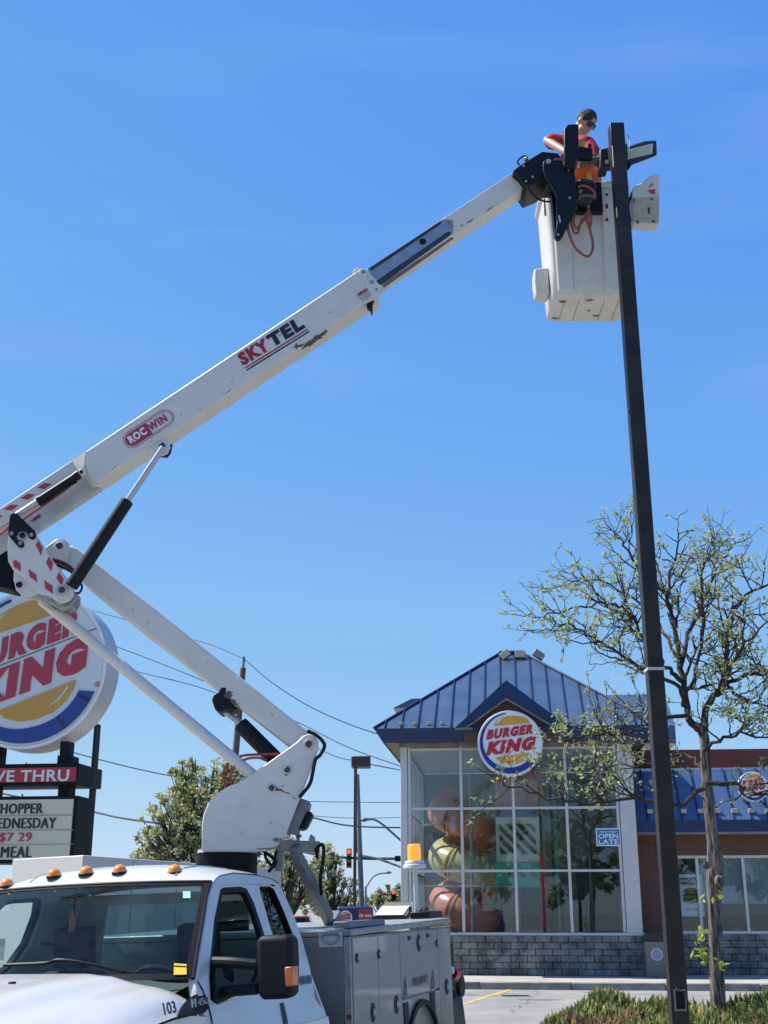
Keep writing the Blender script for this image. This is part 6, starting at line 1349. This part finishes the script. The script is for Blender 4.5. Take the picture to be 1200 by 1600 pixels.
boomtext(mb, 'WIN', 236, 674.5, 263, 657, 14, .05, 0, YB0-.0025); mb.build('maker_badge', M('rocred', (.36, .03, .07), .4), ub, recalc=True)
mb = MB(); boomtext(mb, 'ROC', 205, 693.5, 231, 676.8, 13.5, .05, 0, YB0-.004, .001); mb.build('badge_lettering', M('badge_white', (.74, .74, .71), .4), ub)
# boom head
YH = 9.22
mb = MB(); slab(mb, [(801.5, 266), (812, 258), (847, 236.5), (872, 239), (880, 250), (880, 276), (856, 274), (841, 284), (823, 291), (812, 275)], YH, .36); bh = mb.build('boom_head', BLACK, trk, bevel=.008)
mb = MB(); slab(mb, [(847, 275), (858, 274), (874, 318), (872, 352), (868, 366), (866, 352), (862, 303)], YH+.24, .1); slab(mb, [(849, 252), (856, 247), (882, 258), (882.5, 260), (896.5, 262), (900, 281), (900.5, 325), (896, 336), (878, 370), (874, 373.5), (869, 372.5), (867, 368), (870.5, 350), (870, 305), (852, 276), (848, 263)], YH-.06, .05); mb.build('head_link', BLACK, bh, bevel=.006)
mb = MB(); slab(mb, [(881.5, 201), (887, 194.5), (902, 193), (904, 196), (904, 236), (898, 262.5), (882, 260)], YH-.11, .05); slab(mb, [(899, 200), (904, 197), (904, 246), (899, 250)], YH-.06, .2); mb.build('head_mast', BLACK, bh, bevel=.006)
mb = MB()
for px, py, r in ((857, 253.5, 3.8),): pin(mb, px, py, YH-.062, r, .02)
for px, py, r in ((818, 260, 1.8), (832, 277, 1.8), (822, 284, 1.6), (888.5, 266, 2), (890, 310, 1.8), (872, 367.5, 1.8)): pin(mb, px, py, YH-.062 if px > 850 else YH-.001, r, .012)
mb.build('bolt', M('bolt_bright', (.45, .44, .38), .4, .6), bh)
mb = MB(); mb.obox(PY(874.3, 342, YH-.064), V((1, 0, .12))*.006, (0, .002, 0), V((-.12, 0, 1))*.035); mb.build('link_slot', M('slot_pale', (.42, .46, .50), .5), bh)
mb = MB(); mb.tube(pp([(866, 249.5), (874, 249), (880, 251)], YH-.07), .010, 6, 4); mb.build('head_hose', M('hose_dull_red', (.20, .06, .05), .6), bh)
mb = MB(); mb.tube(pp([(811, 258), (809, 252), (814, 246.5), (820, 244), (824, 247), (823, 252)], YH+.05), .008, 6, 5); mb.build('hose_guard', BLACK, bh); mb = MB(); c = PY(822, 249, YH+.06); mb.ball(c, .022, .03, .022, 12, 8); mb.build('hydraulic_fitting', M('fitting', (.30, .32, .16), .4, .6), bh)
mb = MB(); mb.tube(pp([(824, 289), (828, 298), (838, 309), (850, 314.5), (861, 315)], YH-.03), .009, 7, 6); mb.build('hanging_hose', RUBBER, bh)
mb = MB(); a, b = PY(897, 246, YH-.02), PY(926, 229, YH-.02); mb.box((a.x, YH-.02, a.z), (b.x, YH+.05, b.z)); cbx = mb.build('control_box', BLACK, bh, bevel=.015)
mb = MB(); mb.cyl(PY(922, 229, YH+.03), PY(921, 226, YH+.03), .016, 12); mb.cyl(PY(910, 230, YH+.03), PY(910, 227, YH+.03), .012, 10); mb.build('control_knob', TRIM, cbx)
mb = MB(); mb.prism(pp([(896, 217.5), (914, 218), (914, 229), (896, 227)], YH-.03), (0, .012, 0)); mb.build('yellow_plate', M('plate_yellow', (.42, .31, .04), .6, var=.2, vs=20), bh)
# rotator and plate between head and bucket
mb = MB(); mb.box((PY(899, 336, 9.5).x, 9.46, PY(900, 335, 9.5).z), (PY(938.5, 290, 9.5).x, 9.52, PY(938, 288, 9.5).z)); mb.build('bucket_plate', BLACK, bh, bevel=.006)
mb = MB(); c = PY(915, 304, 9.36); mb.cyl(PY(912, 312, 9.4), PY(916, 288, 9.4), 16*mpp(300, 9.4), 28); mb.cyl(PY(911, 318, 9.4), PY(912, 312, 9.4), 13*mpp(300, 9.4), 28); mb.build('rotator', M('rotator_brown', (.035, .03, .03), .5, var=.4, vs=12), bh, bevel=.012)
mb = MB(); slab(mb, [(900, 282), (910, 281), (927, 284), (931, 290), (930.5, 300), (922, 303), (900, 298)], 9.24, .1); mb.build('rotator_cover', BLACK, bh, bevel=.012)
mb = MB()
for k in range(9): pin(mb, 905+k*2.8, 307+abs(k-4)*.6, 9.17, 1.4, .03)
pin(mb, 899, 327, 9.2, 1.8, .03); pin(mb, 919, 325, 9.2, 1.8, .03); pin(mb, 907, 300, 9.2, 3.2, .02); mb.build('rotator_bolt', M('bolt_dull', (.16, .15, .14), .5, .6), bh)
mb = MB()
mb.tube(pp([(903, 292), (912, 290), (922, 294), (929, 301), (930, 310)], 9.16), .010, 7, 6)
mb.tube(pp([(890, 336), (887, 348), (890, 368), (898, 386), (908, 396), (917, 400.5), (923, 397), (926.5, 386), (925, 372), (921, 356), (918, 340), (920, 328)], 9.2), .012, 8, 6)
mb.tube(pp([(894, 335), (893, 348), (897, 363), (903, 363), (906, 352), (913, 342), (917, 332)], 9.22), .011, 8, 6); mb.tube(pp([(898, 336), (897, 346), (900, 357), (905, 352), (910, 340)], 9.2), .009, 8, 6); mb.tube(pp([(921, 330), (924, 342), (922, 354), (917, 346), (915, 334)], 9.21), .010, 8, 6)
mb.build('bucket_hose', M('hose_brick', (.30, .065, .04), .5, var=.25, vs=15), bh, merge=False)
# ------------------------------------------------------------------ bucket
BCX, BCY = 1.868, 9.90; zB0 = PY(930, 462, 9.62).z; zB1 = PY(930, 284, 9.60).z
bw0, bw1, bd0, bd1 = .35, .385, .26, .29
def rrect(hx, hy, r, z, n=6):
    out = []
    for (sx, sy, a0) in ((1, 1, 0), (-1, 1, 90), (-1, -1, 180), (1, -1, 270)):
        for i in range(n+1): t = R_(a0+90*i/n); out.append(V((BCX + sx*(hx-r) + r*math.cos(t), BCY + sy*(hy-r) + r*math.sin(t), z)))
    return out
def tap(z): k = (z-zB0)/(zB1-zB0); return bw0+(bw1-bw0)*k, bd0+(bd1-bd0)*k
mb = MB(); rings = []
prof = [(zB0, -.05), (zB0+.012, -.02), (zB0+.04, 0), (zB0+.3, 0), (zB0+.6, 0), (zB1-.06, 0), (zB1-.045, .022), (zB1-.01, .026), (zB1, .016)]
prof_in = [(zB1, -.012), (zB1-.06, -.02), (zB0+.06, -.02)]
for z, o in prof + prof_in: hx, hy = tap(z); rings.append([mb.v(p) for p in rrect(hx+o, hy+o, .055, z)])
for a, b in zip(rings, rings[1:]):
    n_ = len(a)
    for i in range(n_): mb.f([a[i], a[(i+1) % n_], b[(i+1) % n_], b[i]])
mb.f(rings[0]); mb.f(rings[-1]); bk = mb.build('bucket', FIBRE, trk, angle=50)
zlo, zhi = zB0+.045, zB1-.075                         # moulded side panels standing proud of the front
yl, yh = BCY-tap(zlo)[1], BCY-tap(zhi)[1]
for (xa, xb_) in ((BCX-bw0+.045, PY(894, 400, 9.62).x), (PY(944, 400, 9.62).x, BCX+bw0-.045)):
    mb = MB(); o_ = .030; mb.prism([(xa-.0, yl-.024, zlo), (xb_, yl-.024, zlo), (xb_, yh-.024, zhi), (xa-.022 if xa < BCX-.2 else xa, yh-.024, zhi)], (0, .05, 0)); mb.build('moulded_panel', FIBRE, bk, bevel=.016, seg=3)
mb = MB()
for py, h_ in ((304, 4), (322, 8), (343, 5)): c = PY(948.5, py, BCY-tap(7.9)[1]-.028); mb.obox(c, (.008, 0, 0), (0, .006, 0), (0, 0, h_*.0026)); 
mb.build('slot', BLACK, bk)
mb = MB(); z = zB0-.002
for x in (-.24, -.11, .12, .25): mb.box((BCX+x-.003, BCY-.2, z-.002), (BCX+x+.003, BCY+.2, z+.001))
mb.cyl((BCX+.01, BCY, z-.003), (BCX+.01, BCY, z+.001), .02, 12); mb.build('floor_seam', M('seam_brown', (.35, .31, .25), .8), bk)
mb = MB()
for k, (x, y) in enumerate(((-.25, -.17), (-.28, .15), (-.02, -.2), (.1, .1))):
    rnd = random.Random(k); mb.plate([[V((BCX+x+rnd.uniform(.3, 1)*.05*math.cos(t), BCY+y+rnd.uniform(.3, 1)*.03*math.sin(t), z-.001)) for t in [2*math.pi*i/14 for i in range(14)]]], (0, 0, -.001))
mb.build('floor_stain', M('stain_brown', (.30, .22, .14), .9, var=.4, vs=30), bk)
mb = MB(); slab(mb, [(834.5, 421), (838, 419), (857, 418), (859, 458), (856, 460), (838, 458.5), (835, 440)], 9.76, .16); mb.build('foot_step', FIBRE, bk, bevel=.012)
mb = MB(); slab(mb, [(849, 292), (853, 290), (853, 335), (851, 334)], 9.66, .03); mb.build('rim_bracket', GREYP, bk)
# tool tray hung on the right
mb = MB(); tp = [(988, 306), (989, 292), (996, 288), (1004, 284), (1015, 274.5), (1030.5, 272), (1031.5, 300), (1030.5, 349), (1027, 350), (990, 347.5)]
slab(mb, tp, 9.70, .13); ty = mb.build('tool_tray', FIBRE, bk, bevel=.012)
mb = MB(); slab(mb, [(989, 309), (1030.2, 307), (1029.5, 348), (990, 346)], 9.686, .013); tf = mb.build('tray_front', M('tray_cream', (.46, .41, .31), .5, var=.12, vs=8), ty, bevel=.004)
mb = MB(); mb.prism(pp([(1011.5, 297.5), (1023.8, 295.5), (1024, 302.5), (1019, 303.5)], 9.697), (0, -.002, 0)); mb.build('red_sticker', RED, ty)
mb = MB()
for px, py, w2, h_ in ((991, 313, .006, .02), (1018.5, 311, .010, .008), (1014, 330, .008, .028), (1021, 346, .012, .01), (996, 347, .01, .014), (1014, 325, .014, .004)): c = PY(px, py, 9.683); mb.obox(c, (w2, 0, 0), (0, .003, 0), (0, 0, h_))
mb.build('tray_slot', M('slot_brown', (.05, .035, .03), .7), tf)
mb = MB(); mb.tube(pp([(1013, 293), (1017, 289), (1020, 286), (1019, 290), (1015, 291)], 9.696), .0025, 4, 4); mb.build('scribble', GRIME, ty); mb = MB(); c0, c1 = PY(988, 300, 9.75), PY(985, 346, 9.75); mb.tube([c0, c0.lerp(c1, .5)+V((-.03, 0, 0)), c1], .012, 6, 4); mb.build('tray_strap', BLACK, ty)
# ------------------------------------------------------------------ white trailer beyond the cab
A_ = PY(130, 1336, 15.0); H_ = A_.z; B2 = PY(20, 1341, 16.2); C2 = PY(440, 1352, 20.5)
t = thing('cargo_trailer', 'plain white box trailer with angled nose parked beyond the truck cab', 'trailer', ((A_.x+C2.x)/2, 17.5, 0))
plan = [(A_.x, A_.y), (B2.x, B2.y), (B2.x+1.2, 21.5), (C2.x-.6, 22.5), (C2.x, C2.y)]
TRW = M('trailer_white', (.53, .51, .465), .45, col2=(.45, .43, .39), vs=26, lo=.3, hi=.45)
mb = MB(); mb.prism([(x, y, .55) for x, y in plan], (0, 0, H_-.55)); bx_ = mb.build('box', TRW, t, bevel=.015)
mb = MB()
for k in range(1, 5): f = k/5; x, y = A_.x+(C2.x-A_.x)*f, A_.y+(C2.y-A_.y)*f; d = V((C2.x-A_.x, C2.y-A_.y, 0)).normalized(); nn = V((d.y, -d.x, 0)); mb.obox((x+nn.x*.003, y+nn.y*.003, (H_+.55)/2), d*.012, nn*.002, (0, 0, (H_-.6)/2))
mb.build('panel_seam', M('trailer_seam', (.30, .31, .33), .5), bx_)
for f in (.45, .62):
    x, y = A_.x+(C2.x-A_.x)*f, A_.y+(C2.y-A_.y)*f; mb = MB(); mb.cyl((x, y-.02, .36), (x+.06, y+.2, .36), .36, 24); mb.build('wheel', RUBBER, t, bevel=.03)
# ------------------------------------------------------------------ worker in the bucket
SKIN = M('skin', (.42, .24, .17), .55, var=.08, vs=30); HAIR = M('hair_dark', (.022, .018, .015), .7, var=.4, vs=60, bump=.5, bs=200)
SHIRT = M('shirt_red', (.42, .012, .03), .8, var=.15, vs=10, bump=.1, bs=40); VEST = M('vest_orange', (.80, .13, .02), .75, var=.08, vs=10); TAPE = M('vest_yellow', (.62, .50, .06), .6); GLOVE = M('glove_grey', (.20, .19, .185), .9, var=.2, vs=30); TROU = M('trousers_dark', (.03, .035, .05), .9); BOOT = M('boot_brown', (.07, .04, .025), .7)
YW = 9.93
hd_c = PY(915, 192, YW-.05)                          # centre of the head
wk = thing('person', 'worker in red shirt, orange vest and dark glasses leaning out of the bucket', 'person', (hd_c.x-.02, YW, zB0+.06))
hz = hd_c.z; wx_ = hd_c.x
def cap(mb, p0, p1, r0, r1, n=12):                   # tapered limb with round ends
    p0, p1 = V(p0), V(p1); mb.cyl(p0, p1, r0, n, r1); mb.ball(p0, r0, nu=n, nv=8); mb.ball(p1, r1, nu=n, nv=8)
def fuse(mb, name, mat, parent, vox, smooth=2):
    """one continuous skin over overlapping volumes"""
    o = mb.build('raw', mat, parent, merge=False); md = o.modifiers.new('r', 'REMESH'); md.mode = 'VOXEL'; md.voxel_size = vox; ms = o.modifiers.new('s', 'SMOOTH'); ms.factor = .5; ms.iterations = smooth
    dg = bpy.context.evaluated_depsgraph_get(); dg.update(); me = bpy.data.meshes.new_from_object(o.evaluated_get(dg)); me.name = name
    old = o.data; o.modifiers.clear(); o.data = me; bpy.data.meshes.remove(old); o.name = name
    me.materials.clear(); me.materials.append(mat)
    for p in me.polygons: p.use_smooth = True
    return o
fd = V((.50, -.42, -.62)).normalized()               # where the face looks: down to the right, at the lamp
hu = (V((.35, -.20, 1)) - fd*V((.18, -.28, 1)).dot(fd)).normalized(); hr_ = fd.cross(hu)
Hd = lambda x, f, u: hd_c + hr_*x + fd*f + hu*u
neck = hd_c - hu*.10 - fd*.03; chest = V((wx_-.10, YW-.02, hz-.40)); pelv = V((wx_-.02, YW+.10, hz-.86))
shl = V((wx_-.20, YW-.0, hz-.20)); shr = V((wx_-.015, YW-.15, hz-.32))
elL = PY(855, 220, YW+.02); wrL = PY(907, 251, YW-.42); elR = V((wx_+.03, YW-.24, hz-.52)); wrR = PY(922, 252, YW-.43)
elL = shl + (elL-shl)*1.0
floor = zB0+.09
def rmat(x, y, z): return Matrix(((x.x, y.x, z.x), (x.y, y.y, z.y), (x.z, y.z, z.z)))
HM = rmat(hr_, fd, hu)
mb = MB()
mb.ball(hd_c+hu*.025-fd*.012, .076, .096, .100, 20, 14, rot=HM); mb.ball(Hd(0, .035, -.055), .058, .060, .070, 16, 10, rot=HM); mb.ball(Hd(0, .075, -.095), .030, .024, .024, 10, 8, rot=HM)
mb.ball(Hd(0, .100, -.022), .014, .024, .026, 10, 8, rot=HM); mb.ball(Hd(0, .088, .012), .055, .016, .014, 12, 6, rot=HM); mb.ball(Hd(0, .092, -.062), .026, .012, .009, 10, 6, rot=HM)
for s in (1, -1): mb.ball(Hd(s*.077, -.010, -.012), .012, .024, .034, 10, 8, rot=HM)
cap(mb, neck+hu*.04, V((wx_-.075, YW, hz-.20)), .054, .062)
mb.ball(chest, .145, .12, .24, 18, 12); cap(mb, shl+V((.03, 0, 0)), shr-V((.03, 0, 0)), .075, .075); mb.ball((chest+pelv)/2, .16, .11, .2, 16, 10); mb.ball(pelv, .17, .125, .14, 16, 10)
for sh_, el_, wr_ in ((shl, elL, wrL), (shr, elR, wrR)):
    cap(mb, sh_, el_, .056, .043); cap(mb, el_, wr_, .044, .030)
for s in (-1, 1):
    hip = pelv + V((s*.09, 0, -.05)); kn = V((hip.x+s*.015, YW-.03, floor+.50)); an = V((hip.x+s*.02, YW+.04, floor+.08)); cap(mb, hip, kn, .085, .058); cap(mb, kn, an, .058, .042); cap(mb, an, an+V((0, -.15, -.03)), .045, .035)
def hand(mb, wr, aim, down, g=0.):                   # palm, four unequal bent fingers, thumb from the side of the palm
    aim = V(aim).normalized(); down = V(down); down = (down-aim*down.dot(aim)).normalized(); sd = aim.cross(down)
    HMx = rmat(sd, aim, down); mb.ball(wr+aim*.055, .040+g, .052+g, .020+g, 14, 8, rot=HMx); cap(mb, wr-aim*.03, wr+aim*.02, .029+g, .030+g)
    for k, ln in enumerate((.068, .078, .073, .056)):
        b0 = wr + aim*.09 + sd*(.029-.0195*k); b1 = b0 + (aim*.85+down*.5).normalized()*ln*.45; b2 = b1 + (aim*.25+down*.95).normalized()*ln*.33; b3 = b2 + (down*.9-aim*.4).normalized()*ln*.28
        cap(mb, b0, b1, .0100+g, .0095+g, 8); cap(mb, b1, b2, .0095+g, .0088+g, 8); cap(mb, b2, b3, .0088+g, .0075+g, 8)
    t0 = wr + aim*.035 + sd*.034; t1 = t0 + (aim*.6+sd*.6+down*.35).normalized()*.04; t2 = t1 + (aim*.75+down*.55-sd*.1).normalized()*.032; cap(mb, t0, t1, .014+g, .011+g, 8); cap(mb, t1, t2, .011+g, .009+g, 8)
aL = V((.30, -.55, -.72)); aR = V((.85, -.45, -.1))
hand(mb, wrL, aL, V((-.2, -.5, -.4))); hand(mb, wrR, aR, V((0, -.3, -.9)))
fuse(mb, 'body', SKIN, wk, .008)
# clothing
mb = MB(); mb.ball(chest, .158, .135, .255, 18, 12); cap(mb, shl+V((.02, 0, 0)), shr-V((.02, 0, 0)), .090, .090); mb.ball((chest+pelv)/2, .175, .125, .21, 16, 10); mb.ball(V((wx_-.075, YW, hz-.20)), .085, .08, .05, 14, 8)
for sh_, el_ in ((shl, elL), (shr, elR)): cap(mb, sh_, sh_.lerp(el_, .72), .080, .080)
cap(mb, elR.lerp(shr, .6), elR.lerp(wrR, .55), .062, .050); fuse(mb, 'shirt', SHIRT, wk, .012)
mb = MB(); mb.ball(chest+V((.02, -.012, -.12)), .165, .142, .17, 18, 12); mb.ball((chest+pelv)/2+V((.02, -.012, 0)), .182, .140, .20, 16, 10); vs_ = fuse(mb, 'hi_vis_vest', VEST, wk, .012)
mb = MB()
for x in (.085,):
    pts = []
    for k in range(9):
        z = chest.z+.20-.5*k/8; pts.append((chest.x+x, z))
    for (x0, z0), (x1, z1) in zip(pts, pts[1:]):
        def fy(z):
            u = max(0, 1-((z-(chest.z-.06))/.215)**2); u2 = max(0, 1-((z-(chest.z+pelv.z)/2)/.215)**2); return YW - max(.145*math.sqrt(u)*.93, .143*math.sqrt(u2)*.93) - .012 + .01
        mb.prism([(x0-.024, fy(z0), z0), (x0+.024, fy(z0), z0), (x1+.024, fy(z1), z1), (x1-.024, fy(z1), z1)], (0, -.006, 0))
mb.build('reflective_band', TAPE, vs_)
mb = MB(); mb.ball(pelv, .185, .14, .15, 16, 10)
for s in (-1, 1):
    hip = pelv + V((s*.09, 0, -.05)); kn = V((hip.x+s*.015, YW-.03, floor+.50)); an = V((hip.x+s*.02, YW+.04, floor+.1)); cap(mb, hip, kn, .098, .072); cap(mb, kn, an, .072, .062)
fuse(mb, 'trousers', TROU, wk, .014)
for s in (-1, 1):
    hip = pelv + V((s*.09, 0, -.05)); an = V((hip.x+s*.02, YW+.04, floor+.08)); mb = MB(); cap(mb, an+V((0, .02, .1)), an+V((0, .02, -.01)), .06, .056); cap(mb, an+V((0, .02, -.03)), an+V((0, -.16, -.035)), .052, .044); fuse(mb, 'boot', BOOT, wk, .012)
for wr_, aim, dn in ((wrL, aL, V((-.2, -.5, -.4))), (wrR, aR, V((0, -.3, -.9)))):
    mb = MB(); hand(mb, wr_, aim, dn, .0035); cap(mb, wr_-V(aim).normalized()*.06, wr_, .038, .035); fuse(mb, 'glove', GLOVE, wk, .005, 1)
mb = MB(); mb.ball(hd_c+hu*.040-fd*.020, .086, .102, .098, 22, 14, rot=HM)
rh = random.Random(3)
hb = fuse(mb, 'hair', HAIR, wk, .008, 1)
import bmesh as _b
bm = _b.new(); bm.from_mesh(hb.data); inv = (TM if False else W[wk]).inverted(); c = inv @ hd_c
dl = [v for v in bm.verts if (v.co-c).dot(fd) > .078 or ((v.co-c).dot(hu) < -.01 and (v.co-c).dot(fd) > -.02) or (v.co-c).dot(hu) < -.055]
_b.ops.delete(bm, geom=dl, context='VERTS'); bm.to_mesh(hb.data); bm.free()
md = hb.modifiers.new('thickness', 'SOLIDIFY'); md.thickness = .012; md.offset = -1
mb = MB()
for _ in range(700):                                 # short tufts
    d = V((rh.gauss(0, 1), rh.gauss(0, 1), rh.gauss(0, 1))).normalized(); k = V((d.dot(hr_), d.dot(fd), d.dot(hu)))
    if d.dot(hu) < .1 or d.dot(fd) > .55: continue
    p = hd_c+hu*.036-fd*.024 + hr_*k.x*.083 + fd*k.y*.096 + hu*k.z*.098; e = p + (d+V((rh.gauss(0, .4), rh.gauss(0, .4), rh.gauss(0, .4))) + fd*.3).normalized()*.012; w2 = d.orthogonal().normalized()*.003; mb.f([mb.v(p-w2), mb.v(p+w2), mb.v(e)])
mb.build('hair_tuft', HAIR, hb, merge=False, recalc=False)
mb = MB()                                            # dark wraparound glasses
for s in (1, -1):
    mb.grid(lambda u, v: Hd(s*(.006+.060*u), .108-.028*u*u, .020-.042*v-.006*u), 6, 4); mb.tube([Hd(s*.068, .074, .008), Hd(s*.082, .02, .004), Hd(s*.080, -.03, -.004)], .004, 6)
mb.tube([Hd(-.066, .080, .016), Hd(-.03, .106, .020), Hd(0, .112, .018), Hd(.03, .106, .020), Hd(.066, .080, .016)], .005, 6, 4); mb.build('sunglasses', M('glasses_black', (.008, .008, .009), .08), wk, solid=.003)
mb = MB()
for s in (1, -1): mb.ball(Hd(s*.03, .082, .002), .012, .008, .007, 10, 6, rot=HM)
mb.build('eyes', M('eye_white', (.6, .58, .55), .3), wk)
